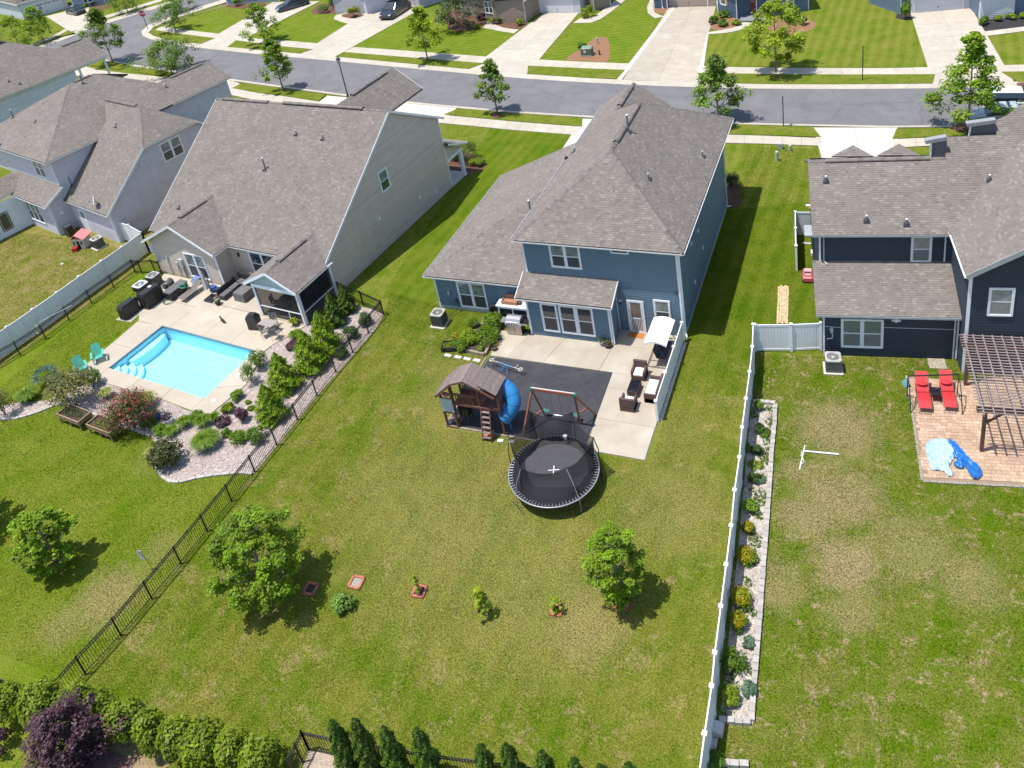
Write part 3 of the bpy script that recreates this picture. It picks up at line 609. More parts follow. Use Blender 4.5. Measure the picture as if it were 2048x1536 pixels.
def roof(parent, planes, caps=(), ridge_vents=(), t=.14, name='roof', eave_thick=True):
    """deck slabs, one mesh of single shingle tabs, cap shingles along hips and ridges, ridge vents"""
    b = MB()
    for p in planes: b.slab([Vector(q)-Vector((0,0,.002)) for q in frame2(p)[0]], t)
    r = b.build(name, DECKM, parent)
    V, F, A = [], [], []
    for p in planes: shingle_plane(V, F, A, p)
    mb = MB(); mb.v = [tuple(v) for v in V]; mb.f = F; mb.a = A
    o = mb.build('shingles', SH, r, attr=True, kind='stuff')
    if caps:
        c = MB()
        for p, q, in caps:
            p = Vector(p); q = Vector(q); L = (q-p).length; d = (q-p)/L; n = max(1, round(L/.15)); x = d.cross(Vector((0,0,1))).normalized()
            for i in range(n):
                s0 = p+d*(L*i/n); s1 = p+d*(L*(i+1)/n+.02); a = min(1, max(0, random.gauss(.5,.28)))
                wd, dr = .14, .075
                l0 = .05; l1 = .035
                c.add([s0-x*wd-Vector((0,0,dr-l0)), s0+Vector((0,0,l0)), s0+x*wd-Vector((0,0,dr-l0)), s1-x*wd-Vector((0,0,dr-l1)), s1+Vector((0,0,l1)), s1+x*wd-Vector((0,0,dr-l1))], [(0,1,4,3),(1,2,5,4)], a)
        c.build('cap_shingles', CAP, r, attr=True, kind='stuff')
    for p, q in ridge_vents:
        p = Vector(p); q = Vector(q); d = (q-p).normalized(); x = d.cross(Vector((0,0,1))).normalized(); n = max(1, round((q-p).length/.28)); L = (q-p).length
        c = MB(); v = MB()
        for i in range(n):
            s0 = p+d*(L*i/n); s1 = p+d*(L*(i+1)/n); a = min(1, max(0, random.gauss(.45,.2)))
            pr = [(-.19,-.03),(-.10,.055),(0,.10),(.10,.055),(.19,-.03)]
            c.add([s+x*w+Vector((0,0,hh+.03)) for s in (s0,s1) for w, hh in pr], [(j,j+1,j+6,j+5) for j in range(4)], a)
        for w in (-.165,.165): v.bar(p+x*w+Vector((0,0,-.02)), q+x*w+Vector((0,0,-.02)), .025, .10)
        o = c.build('ridge_vent', CAP, r, attr=True); v.build('vent_slot', VENT, r)
    return r
def siding(parent, walls, mt, e=.165, base=True, name='siding'):
    """walls: (p0, p1, outline) in plan with the outline as (distance along, height); outward is to the right of p0->p1"""
    V, F, A = [], [], []; bw = MB()
    for p0, p1, poly in walls:
        p0 = Vector((p0[0],p0[1],0)); p1 = Vector((p1[0],p1[1],0)); d = (p1-p0).normalized(); n = Vector((d.y,-d.x,0))
        bw.add([p0+d*s+Vector((0,0,z))-n*.004 for s, z in poly], [tuple(range(len(poly)))])
        z0 = min(q[1] for q in poly); z1 = max(q[1] for q in poly); z = z0
        while z < z1-1e-3:
            q = clip(clip(poly, 1, z, True), 1, z+e, False)
            if len(q) >= 3:
                k = len(V); val = random.gauss(.5,.2)
                V += [p0+d*s+Vector((0,0,zz))+n*(.002+.026*(1-(zz-z)/e)) for s, zz in q]; F.append(tuple(range(k,k+len(q)))); A.append(val)
                lo = [s for s, zz in q if zz < z+1e-4]
                if len(lo) >= 2:
                    a, b_ = min(lo), max(lo); k = len(V)
                    V += [p0+d*a+Vector((0,0,z))+n*.001, p0+d*b_+Vector((0,0,z))+n*.001, p0+d*b_+Vector((0,0,z))+n*.028, p0+d*a+Vector((0,0,z))+n*.028]
                    F.append((k,k+3,k+2,k+1)); A.append(val*.8)  # lip underside toned darker to paint in the board's shadow
            z += e
    w = bw.build('wall', mt, parent)
    mb = MB(); mb.v = [tuple(v) for v in V]; mb.f = F; mb.a = A
    mb.build(name, mt, w, attr=True, kind='stuff')
    return w
class Wall:
    """local placing on a wall: s along p0->p1, z up, o outward"""
    def __init__(s, p0, p1):
        s.p0 = Vector((p0[0],p0[1],0)); s.d = (Vector((p1[0],p1[1],0))-s.p0).normalized(); s.n = Vector((s.d.y,-s.d.x,0))
    def P(s, a, z, o=0): return s.p0+s.d*a+s.n*o+Vector((0,0,z))
    def box(s, mb, a0, z0, a1, z1, o0, o1, a=.5):
        vs = [s.P(x, z, o) for o in (o0, o1) for x, z in ((a0,z0),(a1,z0),(a1,z1),(a0,z1))]
        return mb.add(vs, [(0,1,2,3),(7,6,5,4),(0,4,5,1),(1,5,6,2),(2,6,7,3),(3,7,4,0)], a)
BLIND = mat('blind', (.50,.53,.50), rough=.8)
def window(parent, W_, a0, z0, w, h, n=1, up=None, dn=None, name='window', single=False, fm=None, blinds=False):
    """double-hung window units side by side: frame part, panes and meeting rails"""
    fm = fm or WHT
    up = up or GLU; dn = dn or GLS; fr = MB(); f = .07; uw = w/n
    W_.box(fr, a0-.09, z0-.09, a0, z0+h+.09, .0, .066); W_.box(fr, a0+w, z0-.09, a0+w+.09, z0+h+.09, .0, .066)
    W_.box(fr, a0, z0+h, a0+w, z0+h+.09, .0, .066); W_.box(fr, a0-.02, z0-.09, a0+w+.02, z0, .0, .075)
    for i in range(1, n): W_.box(fr, a0+uw*i-.06, z0, a0+uw*i+.06, z0+h, .0, .062)
    f_ = fr.build(name, fm, parent)
    for i in range(n):
        x0 = a0+uw*i+(.06 if i else 0)+.0; x1 = a0+uw*(i+1)-(.06 if i < n-1 else 0)
        if single:
            s = MB(); W_.box(s, x0, z0, x1, z0+h, .0, .038); s.build('pane', dn, f_); continue
        zm = z0+h*.5
        for (za, zb, o, m_) in ((zm, z0+h, .050, up), (z0, zm, .044, dn)):
            s = MB(); W_.box(s, x0+.04, za+.03, x1-.04, zb-.03, .0, o-.008); s.build('pane', m_, f_)
            s = MB(); W_.box(s, x0, za, x0+.04, zb, .0, o); W_.box(s, x1-.04, za, x1, zb, .0, o); W_.box(s, x0+.04, za, x1-.04, za+.035, .0, o); W_.box(s, x0+.04, zb-.035, x1-.04, zb, .0, o)
            s.build('sash', fm, f_)
        if blinds:
            s = MB(); z = z0+.06
            while z < z0+h-.05: W_.box(s, x0+.05, z, x1-.05, z+.012, .036, .0445); z += .06
            s.build('blind', BLIND, f_)
    return f_
def trim_post(parent, W_, a0, z0, z1, w=.11, mt=None, name='corner_board', o=.04):
    b = MB(); W_.box(b, a0, z0, a0+w, z1, .0, o); return b.build(name, mt or WHT, parent)
def gutter(parent, p, q, name='gutter', drop=.0):
    p = Vector(p); q = Vector(q); b = MB(); d = (q-p).normalized(); up = Vector((0,0,1)); x = d.cross(up).normalized()
    pr = [(-.015,-.12),(.07,-.12),(.11,-.05),(.11,.0),(.10,.0),(.10,-.04),(.065,-.105),(-.005,-.105),(-.005,.0),(-.015,.0)]
    n = len(pr); vs = [s+x*a+up*z for s in (p,q) for a, z in pr]
    b.add(vs, [(j,(j+1) % n,(j+1) % n+n,j+n) for j in range(n)]+[tuple(range(n)), tuple(reversed(range(n,2*n)))])
    return b.build(name, GUT, parent)
def fascia(parent, p, q, h=.16, th=.03, mt=None, name='fascia', drop=.15):
    p = Vector(p)-Vector((0,0,drop/2)); q = Vector(q)-Vector((0,0,drop/2))
    return MB().bar(p, q, th, h).build(name, mt or WHT, parent)
def downspout(parent, pts, name='downspout', mt=None):
    b = MB()
    for p, q in zip(pts, pts[1:]): b.bar(p, q, .075, .055)
    return b.build(name, mt or GUT, parent)
def vent_pipe(parent, x, y, z, h=.35, r=.045, big=False):
    b = MB(); b.lathe((x,y,z), [(r*2.4,-.05),(r*1.6,.05),(r*1.05,.12),(r*1.05,.14)], 12); f = b.build('vent_flashing', LEAD, parent)
    MB().box(x-.17,y-.2,z-.03,x+.17,y+.17,z+.02).build('flashing_plate', LEAD, parent)
    p = MB().lathe((x,y,z), [(r,0),(r,h),(r*.8,h),(r*.8,h-.02)], 12).build('vent_pipe', PVC, parent)
    MB().lathe((x,y,z+h), [(r*1.15,-.03),(r*1.15,.03),(r*.7,.03)], 12).build('pipe_cap', WHT, p)
def wedge(parent, name, pts, mt): return MB().poly(pts).build(name, mt, parent)

# ---------------------------------------------- blue house
BLUE = siding_mat('blue_siding', (.110,.172,.225))
h = thing('house', 'slate blue two storey house with a hipped grey roof behind the trampoline yard', 'house', (-10.4,38.45,0))
ox, oy = -10.4, 38.45
L = lambda x, y, z=0: (x-ox, y-oy, z)
ez, s_ = 6.13, .70
xe, xw, ye, yf = -9.98, -20.14, 38.05, 55.1
xm = (xe+xw)/2; hw = (xe-xw)/2; za = ez+hw*s_; ya = ye+hw; yb = yf-hw
xr = -17.5; zr = ez+(xr-xw)*s_; yv = yb+(xm-xr); yF = 57.1; xq = 2*xr-xw
A_, B_ = L(xm,ya,za), L(xm,yb,za); V_ = L(xr,yv,zr); Vb = L(xq,yf,ez)
roof(h, [[L(xw,ye,ez),L(xe,ye,ez),A_], [L(xe,ye,ez),L(xe,yf,ez),B_,A_], [L(xw,ye,ez),A_,B_,V_,L(xr,yF,zr),L(xw,yF,ez)],
         [B_,L(xe,yf,ez),Vb,V_], [V_,Vb,L(xq,yF,ez),L(xr,yF,zr)]],
     caps=[(L(xw,ye,ez),A_),(L(xe,ye,ez),A_),(A_,B_),(L(xe,yf,ez),B_),(B_,V_),(V_,L(xr,yF,zr))],
     ridge_vents=[(L(xm,ya+1.0,za),L(xm,yb-.5,za)),(L(xr,yv+.6,zr),L(xr,yF-.6,zr))])
gutter(h, L(xw,ye,ez), L(xe,ye,ez)); gutter(h, L(xe,ye,ez), L(xe,yf,ez)); gutter(h, L(xw,yF,ez), L(xw,ye,ez))
wx0, wx1 = -19.75, -10.4
SOF = mat('soffit', (.62,.64,.66), rough=.7)
b = MB(); b.box(*L(xw+.02,ye+.02,ez-.17), *L(xe-.02,yf,ez-.145)); b.build('soffit', SOF, h)
wr, wR, wl = (L(wx0,38.45), L(wx1,38.45)), (L(wx1,38.45), L(wx1,52.9)), (L(wx0,56.5), L(wx0,38.45))
siding(h, [(*wr, [(0,0),(9.35,0),(9.35,6),(0,6)]), (*wR, [(0,0),(14.45,0),(14.45,6),(0,6)]), (*wl, [(0,0),(18.05,0),(18.05,6),(0,6)]),
           (L(wx1,52.9), L(-14.9,52.9), [(0,0),(4.5,0),(4.5,6),(0,6)]), (L(-14.9,52.9), L(-14.9,56.5), [(0,0),(3.6,0),(3.6,6),(0,6)]), (L(-14.9,56.5), L(wx0,56.5), [(0,0),(4.85,0),(4.85,6),(2.4,7.7),(0,6)]),
           (L(-26.55,38.6), L(wx0,38.6), [(0,0),(6.8,0),(6.8,2.62),(0,2.62)]), (L(-26.55,51.3), L(-26.55,38.6), [(0,0),(12.7,0),(12.7,2.62),(0,2.62)]),
           (L(-19.48,37.05), L(-14.28,37.05), [(0,0),(5.2,0),(5.2,2.85),(0,2.85)]), (L(-14.28,37.05), L(-14.28,38.45), [(0,0),(1.4,0),(1.4,3.4),(0,2.85)]), (L(-19.48,38.6), L(-19.48,37.05), [(0,0),(1.55,0),(1.55,2.85),(0,3.4)])], BLUE)
FND = mat('foundation', (.40,.42,.42), (.34,.36,.36), scale=5, rough=.9)
MB().box(*L(-26.58,38.57,0), *L(-19.5,38.7,.24)).build('foundation', FND, h); MB().box(*L(-10.5,38.46,0), *L(-10.37,52.9,.2)).build('foundation', FND, h)
Wr, WR = Wall(*wr), Wall(*wR)
Wb = Wall(L(-19.48,37.05), L(-14.28,37.05)); Wg = Wall(L(-26.55,38.6), L(wx0,38.6))
window(h, Wr, 1.82, 4.28, 1.74, 1.50, 2); window(h, Wr, 5.62, 5.62, .88, .27, 1, single=True, dn=GLD); window(h, Wr, 7.78, .95, .80, 1.50, 1)
for a in (1.02,2.18,3.24): window(h, Wb, a-.02, .58, .88, 1.88, 1, up=GLD)
window(h, Wg, 1.70, .38, 1.82, 1.82, 2)
window(h, WR, 7.6, 4.9, .55, .95, 1, up=GLD)
trim_post(h, Wr, 9.24, 0, 5.95); trim_post(h, Wr, 0, 3.6, 5.95); trim_post(h, WR, 0, 0, 5.95); trim_post(h, Wb, 5.09, 0, 2.8); trim_post(h, Wb, 0, 0, 2.8); trim_post(h, Wg, 0, 0, 2.6)
trim_post(h, Wall(L(-14.28,37.05), L(-14.28,38.45)), 1.32, 0, 3.3, .06)
downspout(h, [L(-10.33,38.5,5.95), L(-10.33,38.5,.25), L(-10.20,38.2,.08)]); downspout(h, [L(-10.30,52.8,5.95), L(-10.30,52.8,.2), L(-10.1,53.1,.1)]); downspout(h, [L(-14.2,37.0,2.8), L(-14.2,37.0,.15)])
# back door with screen and baby gate
d = MB(); Wr.box(d, 6.08, 0, 6.20, 2.32, 0, .06); Wr.box(d, 6.98, 0, 7.10, 2.32, 0, .06); Wr.box(d, 6.20, 2.18, 6.98, 2.32, 0, .06); Wr.box(d, 6.20, .0, 6.98, .12, 0, .05)
do = d.build('door', WHT, h, label='white glazed back door with a slatted baby gate behind the glass')
d = MB(); Wr.box(d, 6.28, .12, 6.90, 2.10, 0, .034); d.build('pane', mat('door_glass', (.16,.115,.085), (.10,.075,.06), scale=2, rough=.15, spec=.8), do)
d = MB()
for a in (6.22,6.90): Wr.box(d, a, .12, a+.06, 2.18, 0, .05)
Wr.box(d, 6.28, 1.0, 6.90, 1.06, .028, .045)
for k in range(6): Wr.box(d, 6.33+k*.095, .12, 6.365+k*.095, 1.0, .028, .042)
d.build('gate_slats', WHT, do)
MB().cbox(Wr.P(6.86,1.05,.07), (.03,.03,.12)).build('handle', LEAD, do)
MB().cbox(Wr.P(5.72,2.1,.06), (.12,.12,.26)).build('wall_lamp', LEAD, h); MB().cbox(Wr.P(5.72,2.24,.06), (.16,.15,.05)).build('lamp_top', WHT, h)
MB().cbox(Wr.P(9.1,3.15,.06), (.1,.12,.14)).build('flood_light', LEAD, h)
for a, z in ((3.3,4.3),(5.2,4.0),(6.2,2.1),(3.4,1.5)): MB().cbox(WR.P(a,z,.03), (.06,.22,.2)).build('wall_vent', WHT, h)
# lower wing roof and bump-out roof
zg, ge, gx, gf = 2.72, 38.22, -27.0, 51.55; gs = .46; gp_ = ge+(wx0-gx)
roof(h, [[L(gx,ge,zg),L(wx0,ge,zg),L(wx0,gp_,zg+(gp_-ge)*gs)], [L(gx,gf,zg),L(gx,ge,zg),L(wx0,gp_,zg+(gp_-ge)*gs),L(wx0,gf,zg+(wx0-gx)*gs)]], caps=[(L(gx,ge,zg),L(wx0,gp_,zg+(gp_-ge)*gs))], name='lower_roof')
gutter(h, L(gx,ge,zg), L(-20.0,ge,zg)); gutter(h, L(gx,gf,zg), L(gx,ge,zg)); MB().box(*L(gx+.03,ge+.03,zg-.17), *L(wx0,38.6,zg-.145)).build('soffit', SOF, h)
roof(h, [[L(-19.95,36.72,2.95),L(-14.02,36.72,2.95),L(-14.02,38.45,3.67),L(-19.95,38.45,3.67)]], name='rear_roof')
gutter(h, L(-19.95,36.72,2.95), L(-14.02,36.72,2.95)); fascia(h, L(-14.0,36.72,2.95), L(-14.0,38.44,3.67)); fascia(h, L(-19.97,36.72,2.95), L(-19.97,38.44,3.67))
def onroof(px, py, P3):
    """point where the pixel's ray meets the plane through three points (in world)"""
    a, b_, c = (Vector(q) for q in P3); n = (b_-a).cross(c-a)
    o = Vector((0,0,CAMH)); d_ = CF+(px-CX)/FPX*CR-(py-CY)/FPX*CU
    return o+d_*((a-o).dot(n)/d_.dot(n))
RP = ((xe,ye,ez),(xe,yf,ez),(xm,yb,za)); LP = ((xw,ye,ez),(xw,yf,ez),(xm,yb,za))
for (px, py, hh, rr, pl) in ((1257,263,1.15,.06,RP),(1297,357,.35,.035,RP),(1405,312,.35,.035,RP),(1150,303,.35,.035,LP)):
    q = onroof(px, py, pl); vent_pipe(h, *L(q.x,q.y,q.z-.02), h=hh, r=rr)
q = onroof(1134,318,LP); MB().cbox(L(q.x,q.y,q.z+.05), (.3,.25,.14), ry=.6).build('roof_vent', VENT, h)
vent_pipe(h, *L(-21.0,43.0,4.85), h=1.0, r=.055)

# ---------------------------------------------- pool house
TAN = siding_mat('tan_siding', (.53,.455,.375))
h = thing('house', 'greige sided house with a broad steep roof and screened porch beside the pool', 'house', (PH[0],PH[1],0), PT)
zr, yr, ze = 9.62, 8.8, 2.85; ye = -1.25; s_ = (zr-ze)/(yr-ye); yf = 15.1; zf = 6.1; x0, x1 = -17.75, .15
RPz = lambda y: ze+s_*(y-ye)
wz, wxr, wxl, wa = 2.95, -9.05, -16.85, -12.95; was = .50; wza = wz+(wxr-wa)*was; wy = ye+(wza-ze)/s_
wyv = ye+(wz-ze)/s_
pz, pxl, pxr, pa = 2.78, -4.3, .38, -1.95; pza = 4.0; psl = (pza-pz)/(pxr-pa); pyr = ye+(pza-ze)/s_; pyv = ye+(pz+.02-ze)/s_
roof(h, [[(x0,ye,ze),(x1,ye,ze),(x1,yr,zr),(x0,yr,zr)], [(x1,yr,zr),(x1,yf,zf),(x0,yf,zf),(x0,yr,zr)],
         [(wxr,-2.75,wz),(wa,-2.75,wza),(wa,wy,wza),(wxr,wyv,wz)][::-1], [(wxl,-2.75,wz),(wa,-2.75,wza),(wa,wy,wza),(wxl,wyv,wz)],
         [(pxr,-4.55,pz),(pa,-4.55,pza),(pa,pyr,pza),(pxr,pyv-.0,pz)], [(pxl,-4.55,pz),(pa,-4.55,pza),(pa,pyr,pza),(pxl,pyv,pz)],
         [(-11.0,17.5,6.0),(-8.3,17.5,7.9),(-8.3,11.5,7.9),(-11.0,12,6.0)], [(-5.6,20.5,6.0),(-8.3,20.5,7.9),(-8.3,11.5,7.9),(-5.6,12,6.0)]],
     caps=[((x0,yr,zr),(x1,yr,zr)),((wa,-2.75,wza),(wa,wy,wza)),((pa,-4.55,pza),(pa,pyr,pza))],
     ridge_vents=[((-17.0,yr,zr),(-11.9,yr,zr)),((-10.2,yr,zr+.05),(-2.2,yr,zr+.05)),((wa,-1.6,wza),(wa,wy-.8,wza)),((pa,-3.2,pza),(pa,pyr-.9,pza)),((-8.3,14.4,7.9),(-8.3,19.4,7.9))])
gutter(h, (wxr-.05,ye,ze), (pxl+.1,ye,ze)); gutter(h, (wxr,-2.75,wz), (wxr,wyv-.1,wz)); gutter(h, (pxr,-4.55,pz), (pxr,-.8,pz)); gutter(h, (pxl,-.9,pz), (pxl,-4.55,pz)); gutter(h, (x0,wyv,ze), (x0+.7,wyv,ze))
for p, q in (((wxr,-2.77,wz),(wa,-2.77,wza)),((wxl,-2.77,wz),(wa,-2.77,wza)),((pxr,-4.57,pz),(pa,-4.57,pza)),((pxl,-4.57,pz),(pa,-4.57,pza)),((x1+.02,ye,ze),(x1+.02,yr,zr)),((x1+.02,yr,zr),(x1+.02,yf,zf)),((x0-.02,ye,ze),(x0-.02,yr,zr)),((x0-.02,yr,zr),(x0-.02,yf,zf)),((-5.58,20.52,6),(-8.3,20.52,7.9)),((-11.02,20.5,6),(-8.3,20.52,7.9))):
    fascia(h, p, q, .18)
gz = lambda y: (ze+s_*(y-ye)-.1) if y < yr else (zr+(zf-zr)*(y-yr)/(yf-yr)-.1)
siding(h, [((0,-.9),(0,14.5), [(0,0),(15.4,0),(15.4,gz(14.5)),(9.7,gz(8.8)),(0,gz(-.9))]), ((-17.6,14.5),(-17.6,-.9), [(0,0),(15.4,0),(15.4,gz(-.9)),(5.7,gz(8.8)),(0,gz(14.5))]),
           ((0,14.5),(-17.6,14.5), [(0,0),(17.6,0),(17.6,6),(0,6)]),
           ((-9.4,-.9),(0,-.9), [(0,0),(9.4,0),(9.4,2.9),(0,2.9)]), ((-9.4,-2.4),(-9.4,-.9), [(0,0),(1.5,0),(1.5,2.9),(0,2.9)]), ((-16.4,-.9),(-16.4,-2.4), [(0,0),(1.5,0),(1.5,2.9),(0,2.9)]),
           ((-16.4,-2.4),(-9.4,-2.4), [(0,0),(7.0,0),(7.0,2.95),(3.45,4.7),(0,2.95)]), ((-17.6,-.9),(-16.4,-.9), [(0,0),(1.2,0),(1.2,2.8),(0,2.8)])], TAN, e=.17)
Wa = Wall((-16.4,-2.4),(-9.4,-2.4)); Wb = Wall((-9.4,-.9),(0,-.9)); Wc = Wall((0,-.9),(0,14.5)); Wd = Wall((-9.4,-2.4),(-9.4,-.9))
window(h, Wa, 3.66, .38, 1.94, 1.96, 2); window(h, Wb, 1.85, .5, 2.3, 1.85, 2, up=GLD); window(h, Wc, 7.06, 4.25, .92, 1.5, 1, up=GLU, dn=GLD)
for w_, a, z1_ in ((Wa,0,2.8),(Wa,6.89,2.8),(Wc,0,2.7),(Wc,15.3,5.9),(Wd,1.44,2.75)): trim_post(h, w_, a, 0, z1_, .11 if w_ is not Wd else .06)
downspout(h, [(-9.32,-2.45,2.85),(-9.32,-2.45,.1)]); downspout(h, [(.28,-4.35,2.65),(.22,-4.2,2.4),(.22,-4.2,.1)])
MB().cbox(Wb.P(.7,1.95,.07), (.13,.13,.3)).build('wall_lamp', LEAD, h)
MB().cbox(Wb.P(2.0,1.35,.03), (.3,.04,.2)).build('number_sign', WHT, h) if False else None
for a, z in ((7.0,2.6),(12.0,1.5),(14.1,.8)): MB().cbox(Wc.P(a-1.0,z,.03), (.05,.22,.24)).build('wall_vent', WHT, h)
MB().cbox(Wa.P(-.06,2.2,.0), (.12,.24,.62)).build('meter_cover', WHT, h)
# electrical boxes and pipes on the wing wall
GRYM = mat('grey_box', (.42,.43,.40), (.36,.37,.35), scale=5, rough=.5)
MB().cbox(Wa.P(3.0,1.45,.11), (.42,.16,.62)).build('electric_panel', GRYM, h); MB().cbox(Wa.P(2.45,1.25,.08), (.2,.12,.3)).build('meter_box', GRYM, h); MB().cbox(Wa.P(1.5,1.65,.06), (.14,.1,.26)).build('junction_box', GRYM, h)
b = MB()
for a, z in ((3.0,1.15),(3.12,1.15),(2.45,1.1),(1.5,1.55)): b.tube([Wa.P(a,z,.08),Wa.P(a,.05,.08)], .025, 6)
b.build('conduit', PVC, h)
# screened porch: posts, beams, rails, dark screens and curtain side
b = MB()
SX0, SX1, SY = -3.75, .12, -4.3
BLK_ = mat('screen_mesh', (.012,.013,.015), rough=.9, alpha=.60)
for x, y in ((SX0,SY),(SX1,SY),(SX1,-1.0)): MB().box(x-.08,y-.08,0,x+.08,y+.08,2.62).build('porch_post', WHT, h)
MB().box(SX0-.1,SY-.09,2.46,SX1+.1,SY+.09,2.72).build('porch_beam', WHT, h); MB().box(SX1-.09,SY+.09,2.46,SX1+.09,-.9,2.72).build('porch_beam', WHT, h); MB().box(SX0-.09,SY+.09,2.46,SX0+.09,-.9,2.72).build('porch_beam', WHT, h)
MB().box(SX0+.08,SY-.03,.86,SX1-.08,SY+.03,.93).build('porch_rail', WHT, h); MB().box(SX1-.03,SY+.08,.86,SX1+.03,-1.08,.93).build('porch_rail', WHT, h); MB().box(-1.15,SY-.03,.06,-1.09,SY+.03,.86).build('screen_stile', WHT, h)
MB().poly([(SX0+.08,SY,.06),(SX1-.08,SY,.06),(SX1-.08,SY,2.46),(SX0+.08,SY,2.46)]).build('screen', BLK_, h)
MB().poly([(SX0,SY+.08,.06),(SX0,-.9,.06),(SX0,-.9,2.46),(SX0,SY+.08,2.46)]).build('screen', BLK_, h)
MB().poly([(SX1,SY+.08,.06),(SX1,-1.08,.06),(SX1,-1.08,2.46),(SX1,SY+.08,2.46)]).build('screen', BLK_, h)
b = MB(); n = 40
for i in range(n):
    y = SY+.2+i*(2.9/n); w = .05*math.sin(i*1.3)+.03*math.sin(i*2.9); y2 = SY+.2+(i+1)*(2.9/n); w2 = .05*math.sin((i+1)*1.3)+.03*math.sin((i+1)*2.9)
    b.poly([(SX1-.16+w,y,.95),(SX1-.16+w2,y2,.95),(SX1-.16+w2,y2,2.45),(SX1-.16+w,y,2.45)])
b.build('curtain', mat('dark_curtain', (.035,.034,.042), (.06,.056,.065), scale=2, rough=.9), h, smooth=True)
siding(h, [((SX0-.35,SY+.02),(SX1+.15,SY+.02), [(0,2.72),(4.37,2.72),(2.15,3.78)])], mat('porch_gable', (.46,.50,.47), rough=.7), name='gable_siding')
# front porch at the street end of the gable wall
roof(h, [[(x1+.3,17.0,2.95),(x1+.3,14.45,4.0),(-7,14.45,4.0),(-7,17.0,2.95)]], name='front_porch_roof'); fascia(h, (x1+.32,14.5,4.0), (x1+.32,17.0,2.95)); gutter(h, (x1+.3,17.0,2.95), (-7,17.0,2.95))
siding(h, [((0,14.5),(0,16.7), [(0,2.55),(2.2,2.55),(2.2,2.75),(0,3.6)])], TAN, name='porch_siding')
MB().box(-.09,14.5,2.3,.09,16.75,2.55).build('porch_beam', WHT, h); MB().box(-.12,16.3,0,.14,16.6,2.3).build('porch_post', WHT, h); MB().box(-7,14.5,0,.1,16.8,.12).build('porch_floor', CONCW, h)
n_ = (0,-s_,1)
def inplane(px, py, P3l, P0, rot):
    c, s = math.cos(rot), math.sin(rot)
    wpt = [(P0[0]+x*c-y*s, P0[1]+x*s+y*c, z) for x, y, z in P3l]
    q = onroof(px, py, wpt); dx, dy = q.x-P0[0], q.y-P0[1]
    return (dx*c+dy*s, -dx*s+dy*c, q.z)
rp = [(x0,ye,ze),(x1,ye,ze),(x1,yr,zr)]
for px, py, hh, r in ((593,268,.35,.035),(646,277,.35,.035),(531,338,.95,.055),(359,415,.3,.035)):
    x, y, z = inplane(px, py, rp, PH, PT); vent_pipe(h, x, y, z-.02, hh, r)

# ---------------------------------------------- navy house
NAVY = siding_mat('navy_siding', (.022,.036,.055))
NVT = mat('navy_trim_grey', (.34,.37,.39), rough=.6)
NH = (-2.84,38.37); NT = math.radians(7.6)
h = thing('house', 'dark navy sided house with several grey roofs behind the pergola patio', 'house', (NH[0],NH[1],0), NT)
ez1 = 2.95; ez2 = 6.05
x0, x1 = -.35, 6.75
# shed roof over the ground floor, upper block, large right wing
yU = 2.9; zS = 4.15
yR, zR = 6.7, 8.35
vx = 6.35
roof(h, [[(x0,-.35,ez1),(x1-.1,-.35,ez1),(x1-.1,yU,zS),(x0,yU,zS)]], name='lower_roof')
sl = (zR-ez2)/(yR-yU+.35)
# right wing: gable facing the garden, eave line on its left side
gx0, gz0, gy = 6.45, 6.15, -1.25; gs2 = .64
gR = 6.0                                                   # half width
ridx = gx0+gR; ridz = gz0+gR*gs2
yG = lambda z: yU-.35+(z-ez2)/sl
zt = 10.7; yT = yG(zt)
xt = gx0+(zt-gz0)/gs2
mp = [(x0,yU-.35,ez2),(gx0,yU-.35,ez2),(x0,yR,zR)]
T1, T2, T3, T4, T5 = (inplane(a, b_, mp, NH, NT) for a, b_ in ((1893,274),(1993,270),(1991,241),(2013,231),(2075,186)))
BIGP = [(gx0,yG(gz0),gz0),(ridx,yG(ridz),ridz),(T5[0]+2.5,yG(T5[2]-1.2),T5[2]-1.2),T5,T4,T3,T2,T1,(gx0+.35,yR,zR)]
roof(h, [[(x0,yU-.35,ez2),(gx0,yU-.35,ez2),(gx0+.35,yR,zR),(x0,yR,zR)], [(x0,yR,zR),(gx0+.35,yR,zR),(gx0+.35,11.1,ez2),(x0,11.1,ez2)],
         [(gx0,gy,gz0),(ridx,gy,ridz),(ridx,yG(ridz),ridz),(gx0,yG(gz0),gz0)][::-1],
         BIGP],
     caps=[((x0,yR,zR),(gx0+.35,yR,zR))], ridge_vents=[((.6,yR,zR),(6.0,yR,zR))])
def toloc(v): c, s = math.cos(NT), math.sin(NT); dx, dy = v.x-NH[0], v.y-NH[1]; return (dx*c+dy*s, -dx*s+dy*c, v.z)
for a, b_, c in (((1706,291),(1663,313),(1747,313)),((1798,288),(1755,311),(1842,311))):     # two small hipped roofs on the street side
    A1, B1, C1 = toloc(gp(*a,5.95)), toloc(gp(*b_,5.6)), toloc(gp(*c,5.6)); D1 = (A1[0],A1[1]+1.0,5.0); roof(h, [[B1,C1,A1],[A1,C1,D1],[B1,A1,D1]], name='front_roof', t=.05)
PNG = mat('panel_grey', (.11,.11,.118), rough=.8); NVG = mat('panel_roof_grey', (.26,.27,.28), rough=.8)
def onY(px, py, yl):
    """pixel's ray met with the house's own plane y = yl"""
    c, s = math.cos(NT), math.sin(NT); n = Vector((-s, c, 0)); o = Vector((0,0,CAMH)); d_ = CF+(px-CX)/FPX*CR-(py-CY)/FPX*CU
    return toloc(o+d_*((n.dot(Vector((NH[0],NH[1],0)))+yl-n.dot(o))/n.dot(d_)))
